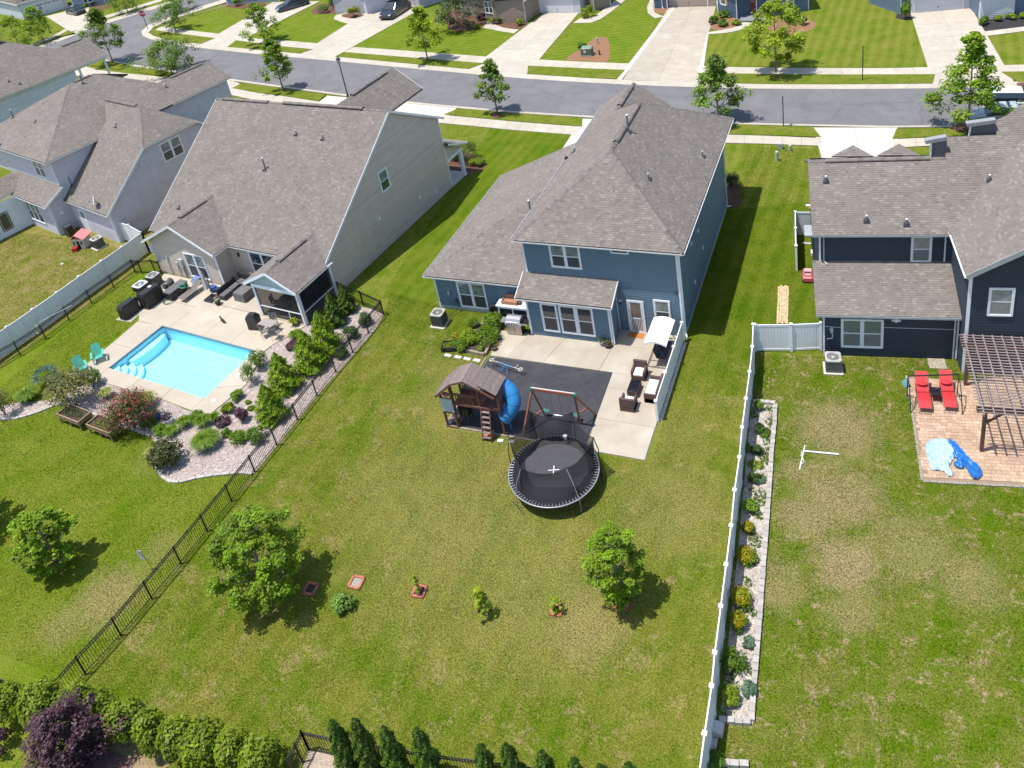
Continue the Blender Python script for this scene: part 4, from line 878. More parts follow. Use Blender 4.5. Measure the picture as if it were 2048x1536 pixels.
for yl, wall_, top_, brd in ((yR+.25,((1862,283),(1893,277),(1897,322),(1860,322)),((1850,280),(1893,272),(1894,279),(1851,287)),((1861,284),(1864,284),(1862,320),(1859,320))), (T1[1]+.25,((1940,249),(1991,243),(1994,275),(1938,275)),((1932,246),(1991,238),(1992,245),(1934,253)),((1940,249),(1943,249),(1940,273),(1937,273)))):
    for nm, q, d0, d1, m_ in (('side_panel',wall_,0,.15,PNG),('panel_roof',top_,-.1,.25,NVG),('corner_board',brd,-.03,.1,WHT)):
        P0 = [onY(a, b_, yl) for a, b_ in q]; n = 4; MB().add([(x,y+d0,z) for x, y, z in P0]+[(x,y+d1,z) for x, y, z in P0], [tuple(reversed(range(n))), tuple(range(n,2*n))]+[(i,(i+1) % n,(i+1) % n+n,i+n) for i in range(n)]).build(nm, m_, h)
Wn0 = Wall((0,0),(6.45,0)); Wn1 = Wall((0,2.9),(6.45,2.9)); Wn2 = Wall((6.62,-1.0),(18.6,-1.0)); Wn3 = Wall((6.62,3),(6.62,-1.0))
siding(h, [((0,0),(6.6,0), [(0,0),(6.6,0),(6.6,2.9),(0,2.9)]), ((0,yU),(6.6,yU), [(0,3.9),(6.6,3.9),(6.6,6),(0,6)]), ((0,11.6),(0,0), [(0,0),(11.6,0),(11.6,2.9),(8.7,4.0),(8.7,5.9),(4.9,8.1),(0,5.9)]),
           ((6.62,3),(6.62,-1.0), [(0,0),(4.0,0),(4.0,6.1),(0,6.1)]), ((6.62,-1.0),(18.3,-1.0), [(0,0),(11.7,0),(11.7,6.1),(5.85,9.8),(0,6.1)]), ((18.3,-1),(18.3,11), [(0,0),(12,0),(12,6),(0,6)]), ((18.3,11.6),(0,11.6), [(0,0),(18.3,0),(18.3,5.9),(0,5.9)])], NAVY, e=.17)
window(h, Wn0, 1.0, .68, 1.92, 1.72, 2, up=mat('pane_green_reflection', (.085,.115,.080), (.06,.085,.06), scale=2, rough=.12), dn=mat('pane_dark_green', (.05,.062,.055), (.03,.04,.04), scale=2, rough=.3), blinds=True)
window(h, Wn1, 4.72, 4.18, .84, 1.5, 1, up=mat('pane_tan_reflection', (.26,.25,.22), (.16,.17,.16), scale=5, rough=.1), blinds=True); window(h, Wn2, 1.0, 3.75, .95, 1.5, 1, blinds=True)
for w_, a, za_, zb_ in ((Wn0,0,0,2.8),(Wn0,6.36,0,2.8),(Wn1,0,4.0,5.9),(Wn1,6.25,4.05,5.9)): trim_post(h, w_, a, za_, zb_, .07 if a else .1)
trim_post(h, Wn2, 0, 0, 6.0, .16)
fascia(h, (gx0,gy-.02,gz0), (ridx,gy-.02,ridz), .26, mt=NVT); gutter(h, (gx0,yG(gz0),gz0), (gx0,gy,gz0)); fascia(h, (x0,-.37,ez1), (x1-.1,-.37,ez1), .12, mt=NVT); fascia(h, (x0,yU-.37,ez2), (gx0,yU-.37,ez2), .12, mt=NVT)
downspout(h, [(.25,yU-.08,5.9),(.25,yU-.08,4.2),(.42,yU-.35,4.12)], mt=NVT); downspout(h, [(6.52,-.1,2.8),(6.52,-.1,.1)])
MB().cbox(Wn0.P(3.6,2.5,.07), (.14,.12,.2)).cbox(Wn0.P(3.45,2.52,.1), (.14,.1,.1), .4).cbox(Wn0.P(3.75,2.52,.1), (.14,.1,.1), -.4).build('flood_light', WHT, h)
b = MB(); b.tube([Wn0.P(.0,1.95,.03),Wn0.P(.9,1.9,.03)], .012, 5).tube([Wn0.P(3.0,1.98,.03),Wn0.P(6.4,1.95,.03)], .012, 5).tube([Wn0.P(.35,1.8,.05),Wn0.P(.5,1.4,.06),Wn0.P(.45,1.2,.1),Wn0.P(.2,1.15,.06)], .02, 6); b.build('cable', WHT, h)
MB().cbox(Wn0.P(.45,1.75,.06), (.14,.1,.3)).build('junction_box', GRYM, h)
MB().box(-.55,7.4,2.75,-.1,8.6,2.85).build('side_ledge_roof', NVT, h)
rp = [(x0,yU-.35,ez2),(gx0,yU-.35,ez2),(x0,yR,zR)]
for px, py, rp_ in ((1733,441,rp),(1813,448,rp),(1652,362,rp),(1979,360,[(gx0,yG(gz0),gz0),(9,yG(gz0),gz0),(9,yG(9.6),9.6)])):
    x, y, z = inplane(px, py, rp_, NH, NT); vent_pipe(h, x, y, z-.02, .32, .045)
    MB().lathe((x,y,z), [(.17,-.08),(.15,.06),(.07,.16),(.06,.17)], 12).build('vent_base', LEAD, h)
# walls of the stepped parts near the street


# ---------------------------------------------- grey-lavender house
LAV = siding_mat('lavender_grey_siding', (.53,.51,.56))
GH = (-58.62,41.99); GT = -math.radians(14.5)
h = thing('house', 'lavender grey house with stepped roofs and a satellite dish beyond the white fence', 'house', (GH[0],GH[1],0), GT)
zr_ = 8.9; s8 = .8; e0 = 2.85
zz = lambda y: e0+s8*(y+.25)
yr_ = (zr_-e0)/s8-.25; he = 6.75; ya_ = (he-e0)/s8-.25; xh = -3.2
bz = 6.6; bs = .466; bx = -6.8; by = -.45; px_ = -14.2; pz_ = bz+bs*(bx-px_); py_ = by+(pz_-bz)/bs
roof(h, [[(-7.1,-.25,e0),(.25,-.25,e0),(.25,ya_,he),(xh,yr_,zr_),(-9.4,yr_,zr_),(-7.1,ya_+1.2,he+.9)], [(.25,ya_,he),(.25,2*yr_-ya_,he),(xh,yr_,zr_)], [(xh,yr_,zr_),(.25,2*yr_-ya_,he),(.25,12.5,zz(2*yr_-12.5)),(-7.0,12.5,zz(2*yr_-12.5)),(-9.4,yr_,zr_)],
         [(bx,by,bz),(px_,py_,pz_),(-21.6,by,bz)][::1], [(bx,by,bz),(bx,18.8,bz),(-9.9,18.8,bz+3.1*bs),(-9.9,13,bz+3.1*bs),(-13.6,10.0,bz+6.8*bs),(px_,9.4,pz_),(px_,py_,pz_)],
         [(-9.9,18.8,bz+3.1*bs),(-13,18.8,bz),(-13,12,bz),(-9.9,13,bz+3.1*bs)][::-1], [(px_,py_,pz_),(px_,9.4,pz_),(-21.6,16,bz),(-21.6,by,bz)],
         [(-6.7,-2.0,3.15),(-6.7,0,4.15),(-16,0,4.15),(-16,-2.0,3.15)], [(-12.9,-2.0,3.3),(-12.9,-6.5,3.3),(-14.9,-6.5,4.3),(-14.9,-.5,4.3),(-13.0,-.5,3.36)]],
     caps=[((bx,by,bz),(px_,py_,pz_)),((.25,ya_,he),(xh,yr_,zr_)),((.25,2*yr_-ya_,he),(xh,yr_,zr_)),((-9.9,18.8,bz+3.1*bs),(-9.9,13,bz+3.1*bs)),((xh,yr_,zr_),(-9.4,yr_,zr_)),((px_,py_,pz_),(px_,9.4,pz_))],
     ridge_vents=[((-8.8,yr_,zr_),(-3.9,yr_,zr_)),((-9.9,14.3,bz+3.1*bs),(-9.9,18.0,bz+3.1*bs)),((px_,py_+.4,pz_),(px_,9.0,pz_))])
siding(h, [((-7,0),(0,0), [(0,0),(7,0),(7,2.9),(0,2.9)]), ((0,0),(0,12), [(0,0),(12,0),(12,zz(2*yr_-12.2)),(2*yr_-ya_,he-.1),(ya_,he-.1),(0,e0)]), ((-7.1,-1.6),(-7.1,0), [(0,0),(1.6,0),(1.6,4.0),(0,3.2)]), ((-7.1,0),(-7.1,18.4), [(0,3.0),(18.4,3),(18.4,6.6),(0,6.6)]),
           ((-22,0),(-7.1,0), [(0,3.9),(14.9,3.9),(14.9,6.5),(0,6.5)]), ((-12.4,-1.6),(-7.1,-1.6), [(0,0),(5.3,0),(5.3,3.1),(0,3.1)]), ((-7.1,18.4),(-12.8,18.4), [(0,0),(5.7,0),(5.7,6.5),(2.9,7.8),(0,6.5)]), ((0,12),(-7,12), [(0,0),(7,0),(7,5),(0,5)])], LAV, e=.17)
Wl0 = Wall((-7,0),(0,0)); Wl1 = Wall((0,0),(0,12)); Wl2 = Wall((-12.4,-1.6),(-7.1,-1.6)); Wl3 = Wall((-22,0),(-7.1,0)); Wl4 = Wall((-12.4,-6.3),(-12.4,-1.6)); Wl5 = Wall((-7.1,-1.6),(-7.1,0))
window(h, Wl1, 6.15, 4.62, 1.85, 1.6, 2, dn=GLD); window(h, Wl3, 11.2, 4.55, 1.7, 1.7, 2, up=GLU, dn=GLD)
window(h, Wl2, .5, .75, 2.6, 1.85, 3, up=GLU, dn=GLD)
for w_, a, za_, zb_, wd in ((Wl0,6.89,0,2.8,.11),(Wl1,0,0,2.9,.11),(Wl2,5.19,0,3.0,.11),(Wl5,0,0,3.1,.11),(Wl3,14.78,4.2,6.4,.14),(Wl5,1.54,0,3.3,.05)): trim_post(h, w_, a, za_, zb_, wd)
b = MB(); Wl3.box(b, 5, 4.15, 14.9, 4.30, 0, .03); b.build('band_board', WHT, h)
d = MB(); Wl0.box(d, 1.35, 0, 2.45, 2.2, 0, .04); do = d.build('door', WHT, h, label='white back door with small dark panes')
for i in range(3):
    for j in range(3): d = MB(); Wl0.box(d, 1.62+i*.2, 1.35+j*.22, 1.78+i*.2, 1.53+j*.22, .04, .046); d.build('pane', GLD, do)
siding(h, [((-12.4,-6.3),(-12.4,-1.6), [(0,0),(4.7,0),(4.7,3.2),(0,3.2)])], WHT, name='sunroom_siding')
for a in (.9,2.15):
    d = MB(); Wl4.box(d, a, .45, a+1.12, 2.35, .0, .05); do = d.build('sunroom_door', WHT, h)
    d = MB(); Wl4.box(d, a+.08, .53, a+1.04, 2.27, .0, .058); d.build('pane', GLD, do)
    d = MB(); Wl4.box(d, a+.2, .53, a+.23, 2.27, .058, .064); Wl4.box(d, a+.89, .53, a+.92, 2.27, .058, .064); Wl4.box(d, a+.08, .66, a+1.04, .69, .0585, .0645); Wl4.box(d, a+.08, 2.11, a+1.04, 2.14, .0585, .0645); d.build('glazing_bar', WHT, do)
for p, q in (((-7.1,-.25,e0),(.25,-.25,e0)),((.25,ya_,he),(.25,2*yr_-ya_,he)),((-21.6,by,bz),(bx,by,bz)),((bx,by,bz),(bx,6,bz)),((bx,12,bz),(bx,18.8,bz)),((-12.8,-2.0,3.15),(-6.7,-2.0,3.15)),((-12.9,-6.5,3.3),(-12.9,-2.1,3.3))): gutter(h, p, q)
fascia(h, (.27,-.25,e0), (.27,ya_,he), .18); fascia(h, (-6.68,-2.0,3.15), (-6.68,0,4.15), .18); fascia(h, (.27,2*yr_-ya_,he), (.27,12.5,zz(2*yr_-12.5)), .18)
downspout(h, [(-7.0,-.1,6.4),(-7.0,-.1,4.3)]); downspout(h, [(-7.02,-1.7,3.0),(-7.02,-1.7,.1)])
MB().cbox(Wl5.P(.75,1.9,.06), (.12,.24,.3)).build('wall_lamp', WHT, h)
rpl = [(-7,-.25,e0),(0,-.25,e0),(0,ya_,he)]; rpb = [(bx,by,bz),(px_,py_,pz_),(-21.6,by,bz)]; rps = [(bx,by,bz),(bx,18.8,bz),(px_,py_,pz_)]
for px, py, pl, hh, rr in ((143,370,rpl,.9,.055),(233,252,rpl,.35,.035),(27,235,rpb,.8,.055),(72,243,rpb,.35,.035),(2,290,rpb,.3,.035),(166,167,rps,.9,.055),(332,174,rps,.35,.035)):
    x, y, z = inplane(px, py, pl, GH, GT); vent_pipe(h, x, y, z-.02, hh, rr)
x, y, z = inplane(197,410,rpl,GH,GT); c, s = math.cos(GT), math.sin(GT)
t = thing('satellite_dish', 'white satellite dish on the rear slope of the lavender grey roof', 'satellite dish', (GH[0]+x*c-y*s, GH[1]+x*s+y*c, z))
MB().tube([(0,0,0),(0,-.05,.3),(.05,-.1,.5)], .025, 8).build('mast', PVC, t)
b = MB(); b.lathe((0,0,0), [(.0,.0),(.2,.02),(.36,.08),(.42,.13),(.43,.13),(.36,.06),(.2,.0),(.01,-.02)], 20)
o = b.build('reflector', mat('dish', (.55,.57,.57), rough=.5), t, smooth=True); o.location = (0,-.12,.55); o.rotation_euler = (math.radians(75),0,math.radians(-35))
MB().tube([(0,-.12,.4),(-.25,-.45,.55)], .012, 6).cbox((-.26,-.47,.56), (.08,.12,.08)).build('feed_arm', PVC, t)

# ---------------------------------------------- far left house
h = thing('house', 'pale grey house at the upper left edge with a front porch and shingled roof', 'house', (-90.4,57.9,0), -math.radians(15))
FH, FT = (-90.4,57.9), -math.radians(15)
roof(h, [[(0,-6,5.8),(0,13.0,5.8),(-3.6,13.0,7.7),(-3.6,8.3,7.7),(-7.6,8.3,9.8),(-16,8.3,9.8),(-16,-6,2)][:0] or [(0,-8,5.8),(0,13.3,5.8),(-3.8,13.3,7.85),(-3.8,9.3,7.85),(-7.2,5.8,9.7),(-7.2,-8,9.7)],
         [(-7.2,5.8,9.7),(-3.8,9.3,7.85),(-7.6,9.3,5.8),(-16,9.3,5.8),(-16,5.8,9.7)], [(-3.8,13.3,7.85),(-7.6,13.3,5.8),(-7.6,9.3,5.8),(-3.8,9.3,7.85)], [(-7.2,-8,9.7),(-7.2,5.8,9.7),(-16,5.8,9.7),(-16,-8,5)]],
     ridge_vents=[((-3.8,10.1,7.85),(-3.8,12.6,7.85))])
siding(h, [((-.4,-8),(-.4,9.0), [(0,0),(17,0),(17,5.7),(0,5.7)]), ((-.4,9),(-16,9), [(0,0),(15.6,0),(15.6,5.7),(0,5.7)])], siding_mat('pale_grey_siding', (.64,.66,.70)), e=.17)
gutter(h, (0,-8,5.8), (0,13.3,5.8))
for y in (9.6,12.8): MB().box(-.55,y-.1,0,-.33,y+.1,5.6).build('porch_post', WHT, h)
MB().box(-.6,9,5.45,-.3,13.1,5.65).build('porch_beam', WHT, h); MB().box(-6,9,0,-.3,13,.1).build('porch_floor', CONCW, h)
for px, py in ((18,163),(40,168)):
    x, y, z = inplane(px, py, [(0,-6,5.8),(0,13,5.8),(-3.8,13,7.85)], FH, FT); vent_pipe(h, x, y, z-.02, .35, .05)
# ---------------------------------------------- the row of houses across the street (only their feet are in the picture)
def front_house(label, blocks, roofh=2.4):
    """blocks: (left px, right px, height, depth, material, sections) with sections (kind, s, z, w, h)"""
    p0 = gp(*blocks[0][0]); t = thing('house', label, 'house', (p0.x,p0.y,0)); bb = []
    for (l, r, hgt, dep, mt, feats) in blocks:
        a = gp(*l)-p0; b = gp(*r)-p0; d = (b-a); w = d.length; d.normalize(); n = Vector((-d.y,d.x,0)); c = b+n*dep; e = a+n*dep
        rect = lambda w_: [(0,0),(w_,0),(w_,hgt),(0,hgt)]
        siding(t, [(a,b,rect(w)),(b,c,rect(dep)),(c,e,rect(w)),(e,a,rect(dep))], mt, e=.19)
        Wf = Wall(a, b); trim_post(t, Wf, 0, 0, hgt, .1); trim_post(t, Wf, w-.1, 0, hgt, .1)
        o_ = .35; m_ = (a+e)/2-d*o_; q_ = (b+c)/2+d*o_; z = Vector((0,0,hgt))
        A0, B0, C0, E0 = a-d*o_-n*o_+z, b+d*o_-n*o_+z, c+d*o_+n*o_+z, e-d*o_+n*o_+z; R0, R1 = m_+z+Vector((0,0,dep*.28)), q_+z+Vector((0,0,dep*.28))
        rf = MB(); rf.slab([A0,B0,R1,R0], .12); rf.slab([C0,E0,R0,R1], .12); rf.build('roof', SH, t)
        fascia(t, A0, B0, .18)
        for f in feats:
            k, s, zz_, fw, fh = f[:5]
            if k == 'window': window(t, Wf, s, zz_, fw, fh, f[5] if len(f) > 5 else 1, up=GLU, dn=GLD)
            elif k == 'garage':
                g = MB(); Wf.box(g, s-.12, 0, s, fh+.12, 0, .05); Wf.box(g, s+fw, 0, s+fw+.12, fh+.12, 0, .05); Wf.box(g, s, fh, s+fw, fh+.12, 0, .05); g.build('door_frame', WHT, t)
                for i in range(4):
                    g = MB(); Wf.box(g, s, fh*i/4+.01, s+fw, fh*(i+1)/4-.012, 0, .022); o = g.build('garage_panel', f[5], t)
                    if len(f) > 6 and i == 3:
                        for j in range(4):
                            for k2 in range(4):
                                g = MB(); x = s+.12+j*fw/4+k2*(fw/4-.2)/4; Wf.box(g, x, fh*.79, x+.17, fh*.95, .022, .03); g.build('pane', GLD, o)
                MB().cbox(Wf.P(s+fw/2,.5,.05), (.12,.05,.1)).build('handle', LEAD, t)
            elif k == 'door':
                g = MB(); Wf.box(g, s-.1, 0, s, fh+.1, 0, .05); Wf.box(g, s+fw, 0, s+fw+.1, fh+.1, 0, .05); Wf.box(g, s, fh, s+fw, fh+.1, 0, .05); g.build('door_frame', WHT, t)
                g = MB(); Wf.box(g, s, 0.02, s+fw, fh, 0, .03); o = g.build('door', f[5], t)
                for i in range(2):
                    for j in range(3): g = MB(); Wf.box(g, s+.17+j*.2, fh*.72+i*.2, s+.33+j*.2, fh*.72+.16+i*.2, .03, .038); g.build('pane', GLU, o)
            elif k == 'band': g = MB(); Wf.box(g, s, zz_, s+fw, zz_+fh, .0, .06); g.build('brick_band', f[5], t)
            elif k == 'shutter': g = MB(); Wf.box(g, s, zz_, s+fw, zz_+fh, .0, .05); g.build('shutter', f[5], t)
            elif k == 'downspout': downspout(t, [Wf.P(s,hgt-.1,.05),Wf.P(s,.2,.05),Wf.P(s+.15,.05,.2)])
    return t
def fs(name, c): return siding_mat(name, c)
WSD = fs('white_siding', (.55,.56,.60)); TN2 = fs('tan_brown_siding', (.27,.215,.165)); BGE = fs('beige_siding', (.36,.29,.25)); LGY = fs('light_grey_siding', (.42,.42,.46))
BL2 = fs('deep_blue_siding', (.06,.10,.145)); BL3 = fs('mid_blue_siding', (.115,.165,.225)); GDW = mat('garage_white', (.60,.61,.65), (.56,.57,.61), scale=3, rough=.5); GDB = mat('garage_beige', (.40,.31,.26), (.36,.28,.235), scale=3, rough=.5)
BRK = mat('brick', (.20,.075,.05), (.13,.06,.045), scale=14, rough=.9, bump=.4, bscale=30); RED = mat('red_door', (.16,.012,.018), rough=.4); SHB = mat('shutter_black', (.02,.022,.03), rough=.6); SHT = mat('shutter_wood', (.42,.27,.14), rough=.7)
PALB = fs('pale_blue_siding', (.22,.27,.33))
front_house('white sided house at the top left corner with a garage door of small panes', [((-40,18),(50,40),3.0,7,WSD,[]), ((52,40),(138,16),3.2,6,WSD,[('garage',1.0,0,5.6,2.3,GDW,1)]), ((149,19),(212,8),3.1,7,PALB,[('window',2.2,.9,1.6,1.4,2)])])
front_house('blue trimmed house behind the dark car at the top edge left of centre', [((455,10),(560,2),3.2,8,PALB,[('window',1.2,.8,1.5,1.5,2),('window',4.4,.8,1.5,1.5,2)])])
front_house('white sided house with a brick footed garage wing beside the black SUV', [((690,9),(736,29),3.0,6,WSD,[('window',.6,.7,1.5,1.5,2)]), ((736,27),(772,7),3.0,6,LGY,[('band',0,0,3.2,.55,BRK)]), ((840,17),(905,-4),3.0,8,LGY,[])])
front_house('tan sided house with a garage door left of the pine straw bed', [((925,30),(1048,43),3.0,7,TN2,[('window',4.6,.7,1.2,1.5,2),('downspout',5.9,0,0,0)]), ((1052,46),(1078,24),3.0,4,TN2,[]), ((1080,26),(1162,26),3.0,6,WSD,[('garage',.4,0,4.3,2.3,GDW)]), ((1188,22),(1222,12),3.0,6,TN2,[])])
front_house('blue house with a dark red front door and beige garage at the wide driveway', [((1308,17),(1336,17),3.0,6,BL2,[('downspout',1.1,0,0,0)]), ((1337,14),(1435,12),3.1,6,BGE,[('garage',.2,0,4.6,2.25,GDB)]), ((1436,24),(1475,38),3.0,4,BL2,[('window',.75,1.2,.9,1.4),('shutter',.35,1.2,.3,1.4,SHT),('shutter',1.75,1.2,.3,1.4,SHT)]), ((1486,30),(1536,29),3.0,4,BL2,[('door',.55,0,.95,2.1,RED)]), ((1540,32),(1618,20),3.0,7,BL3,[('window',1.2,.5,1.4,1.5,2)])])
front_house('blue house with a white garage door and black shutters at the top right corner', [((1800,28),(1822,22),3.0,5,BL3,[]), ((1822,27),(1943,17),3.1,6,WSD,[('garage',.3,0,4.6,2.3,GDW)]), ((1944,17),(1960,39),3.1,3,WSD,[]), ((1960,38),(2150,20),3.1,7,BL3,[('shutter',1.0,1.0,.4,1.5,SHB),('window',1.5,1.0,.95,1.5),('shutter',2.6,1.0,.4,1.5,SHB)])])
slp = thing('porch_step', 'grey concrete porch slab in front of the dark red door', 'porch', gp(1480,44))
q = xy([(1480,44),(1540,44),(1538,31),(1484,31)]); q0 = gp(1480,44)
MB().prism([(x-q0.x,y-q0.y) for x, y in q], 0, .16).build('slab', mat('porch_grey', (.20,.215,.23), rough=.8), slp)
# ================================================ FENCES
VIN = mat('white_vinyl', (.74,.75,.77), (.70,.71,.73), scale=2, rough=.4, rnd=.03)
BLKM = mat('black_metal', (.010,.012,.012), rough=.45)
def vinyl_fence(label, tops, hgt=1.83, group=None, name='vinyl_fence', drop=None):
    P = [Vector((a,b,0)) for a, b in tops]; t = thing(name, label, 'fence', P[0], 0, group)
    for p in P:
        q = p-P[0]; b = MB().box(q.x-.065,q.y-.065,0,q.x+.065,q.y+.065,hgt+.03); o = b.build('post', VIN, t)
        c = MB(); c.box(q.x-.085,q.y-.085,hgt+.03,q.x+.085,q.y+.085,hgt+.06); c.add([(q.x-.07,q.y-.07,hgt+.06),(q.x+.07,q.y-.07,hgt+.06),(q.x+.07,q.y+.07,hgt+.06),(q.x-.07,q.y+.07,hgt+.06),(q.x,q.y,hgt+.11)], [(0,1,4),(1,2,4),(2,3,4),(3,0,4)]); c.build('post_cap', VIN, o)
    for a, b in zip(P, P[1:]):
        a = a-P[0]; b = b-P[0]; d = (b-a).normalized(); L_ = (b-a).length
        z = Vector((0,0,1)); r = MB().bar(a+d*.065+z*(hgt-.06), b-d*.065+z*(hgt-.06), .05, .12).build('top_rail', VIN, t); MB().bar(a+d*.065+z*.12, b-d*.065+z*.12, .05, .14).build('bottom_rail', VIN, t)
        n = max(2, round((L_-.13)/.16)); w = (L_-.13)/n; nn = Vector((-d.y,d.x,0)); me = MB().box(-w/2+.004,-.011,.19,w/2-.004,.011,hgt-.12).mesh('board', VIN)
        for i in range(n):
            q = a+d*(.065+w*(i+.5)); link('board', me, t, loc=(q.x,q.y,0), rz=math.atan2(d.y,d.x))
    return t
def T(pts, z=1.83): return [(p.x, p.y) for p in gps(pts, z)]
vinyl_fence('long white vinyl fence running down the right side of the trampoline yard', T([(1506.5,649),(1504.5,694),(1499,744),(1491.5,798),(1484,855),(1478.5,915),(1469,980.5),(1462,1052),(1452,1130),(1441.5,1213),(1429.5,1306),(1423,1372.5),(1409,1467.5),(1397,1556)]))
vinyl_fence('white vinyl fence section joining the long fence to the navy house', T([(1509,649.5),(1582,649),(1642,646)]))
vinyl_fence('small white vinyl screen fence beside the toys at the navy house', T([(1629,424),(1590.7,424),(1591,456.5),(1592.2,492)]))
vinyl_fence('white vinyl fence between the bare grassy yard and the pool yard', T([(-46,694),(12.5,654),(64,619),(112.5,585),(157,553),(202,522),(242.5,494),(282.5,465)]))
vinyl_fence('short white vinyl fence and gate beside the lavender grey house', T([(282.5,465),(256,450),(231,442)]), name='vinyl_gate')
vinyl_fence('low white vinyl screen beside the patio chairs', [(-10.42,31.75),(-10.42,33.9),(-10.42,36.0),(-10.42,38.1)], 1.32)
CUSH_ = mat('cream_light_dash', (.70,.66,.58), rough=.6)
# dashes of light through the screen, built as pale slats along its foot
t = thing('light_dashes', 'pale dashes of light shaped as slats along the foot of the patio screen on the lawn side', 'light dashes', (-10.34,31.7,0))
MB().box(-.03,0,0,0,6.3,.05).build('rail', CONC, t); MB().box(.12,0,0,.15,6.3,.05).build('rail', CONC, t)
me = MB().box(0,0,.04,.14,.07,.07).mesh('slat', CUSH_)
for i in range(46): link('slat', me, t, loc=(0,.06+i*.135,0))
def picket_fence(label, P, step=.112, hgt=1.18, post=None, gate=()):
    P = [Vector((p[0],p[1],0)) for p in P]; t = thing('picket_fence', label, 'fence', P[0])
    pm = MB().box(-.008,-.008,.07,.008,.008,hgt-.03).mesh('picket', BLKM)
    po = MB().box(-.032,-.032,0,.032,.032,hgt+.03).add([(-.04,-.04,hgt+.03),(.04,-.04,hgt+.03),(.04,.04,hgt+.03),(-.04,.04,hgt+.03),(0,0,hgt+.07)], [(0,1,4),(1,2,4),(2,3,4),(3,0,4)]).mesh('post', BLKM)
    rg = bpy.data.meshes.get('ring') or MB().tube([(.032*math.cos(k*math.pi/4),0,.032*math.sin(k*math.pi/4)) for k in range(8)], .007, 4, closed=True).mesh('ring', BLKM)
    for k in range(len(P)): link('post', po, t, loc=P[k]-P[0])
    for a, b in zip(P, P[1:]):
        a = a-P[0]; b = b-P[0]; d = (b-a).normalized(); L_ = (b-a).length; ang = math.atan2(d.y,d.x); z = Vector((0,0,1))
        for hz in (.12, hgt-.17, hgt-.02): MB().bar(a+z*hz, b+z*hz, .028, .035).build('rail', BLKM, t)
        n = max(1, round(L_/step))
        for i in range(1, n):
            q = a+d*(L_*i/n); link('picket', pm, t, loc=q, rz=ang)
        rb = MB()
        for i in range(n):
            q = a+d*(L_*(i+.5)/n)+z*(hgt-.095); M = Matrix.Translation(q) @ Matrix.Rotation(ang, 4, 'Z')
            rb.tube([M @ Vector((.042*math.cos(k*math.pi/3),0,.042*math.sin(k*math.pi/3))) for k in range(6)], .007, 3, closed=True)
        rb.build('ring_row', BLKM, t, kind='stuff')
    return t
def G2(pts): return [(p.x,p.y) for p in gps(pts)]
picket_fence('long black metal fence dividing the pool garden from the trampoline lawn', G2([(112,1417),(172,1349),(242.5,1272),(304,1198),(362.5,1128),(415,1063),(464,1003),(510,944),(554,891),(595.6,840),(634.5,792),(672,745),(706,706),(738,667),(768,630)]))
picket_fence('short black metal fence between the pool house corner and the lawn', G2([(768,630),(727,611),(681,592)]))
picket_fence('black metal fence running along the white vinyl fence by the pool yard', G2([(-40,755),(41,711),(92,678),(139,641),(184,607),(228.5,576),(271,545)]))
picket_fence('black metal fence return and gate behind the grey air conditioner', G2([(271,545),(285,547),(311,545),(325,549)]))
picket_fence('black metal fence at the lower left corner behind the hedge', G2([(112,1417),(20,1392),(-60,1372)]))
picket_fence('black metal fence along the bottom edge behind the narrow cypresses', G2([(618,1500),(700,1519),(790,1534),(880,1548),(985,1562),(1080,1575)]))
picket_fence('black metal fence side at the bottom going off frame left of the cypresses', G2([(618,1500),(606,1525),(590,1556)]))
# ================================================ STREET FURNITURE
DKG = mat('dark_green_metal', (.014,.028,.024), rough=.4)
def street_lamp(px, py, h, label):
    p = gp(px, py); t = thing('street_lamp', label, 'street lamp', p, 0, 'street lamps along the road')
    MB().lathe((0,0,0), [(.14,0),(.13,.25),(.07,.35),(.055,h)], 10).build('pole', DKG, t)
    b = MB()
    for k in range(4):
        a = k*math.pi/2+.785; b.bar((.13*math.cos(a),.13*math.sin(a),h), (.24*math.cos(a),.24*math.sin(a),h+.5), .03)
    b.lathe((0,0,h), [(.12,-.02),(.12,.02)], 10); b.build('lantern_frame', DKG, t)
    MB().lathe((0,0,h+.02), [(.12,0),(.20,.46)], 8).build('glass', mat('lamp_glass', (.5,.55,.6), rough=.2), t)
    MB().lathe((0,0,h+.5), [(.28,0),(.2,.13),(.07,.26),(.02,.4)], 8).build('cap', DKG, t)
street_lamp(696, 193, 3.9, 'black lantern street lamp beside the road behind the small gable roof')
street_lamp(101, 66, 3.9, 'black street lamp in front of the white garage at the upper left')
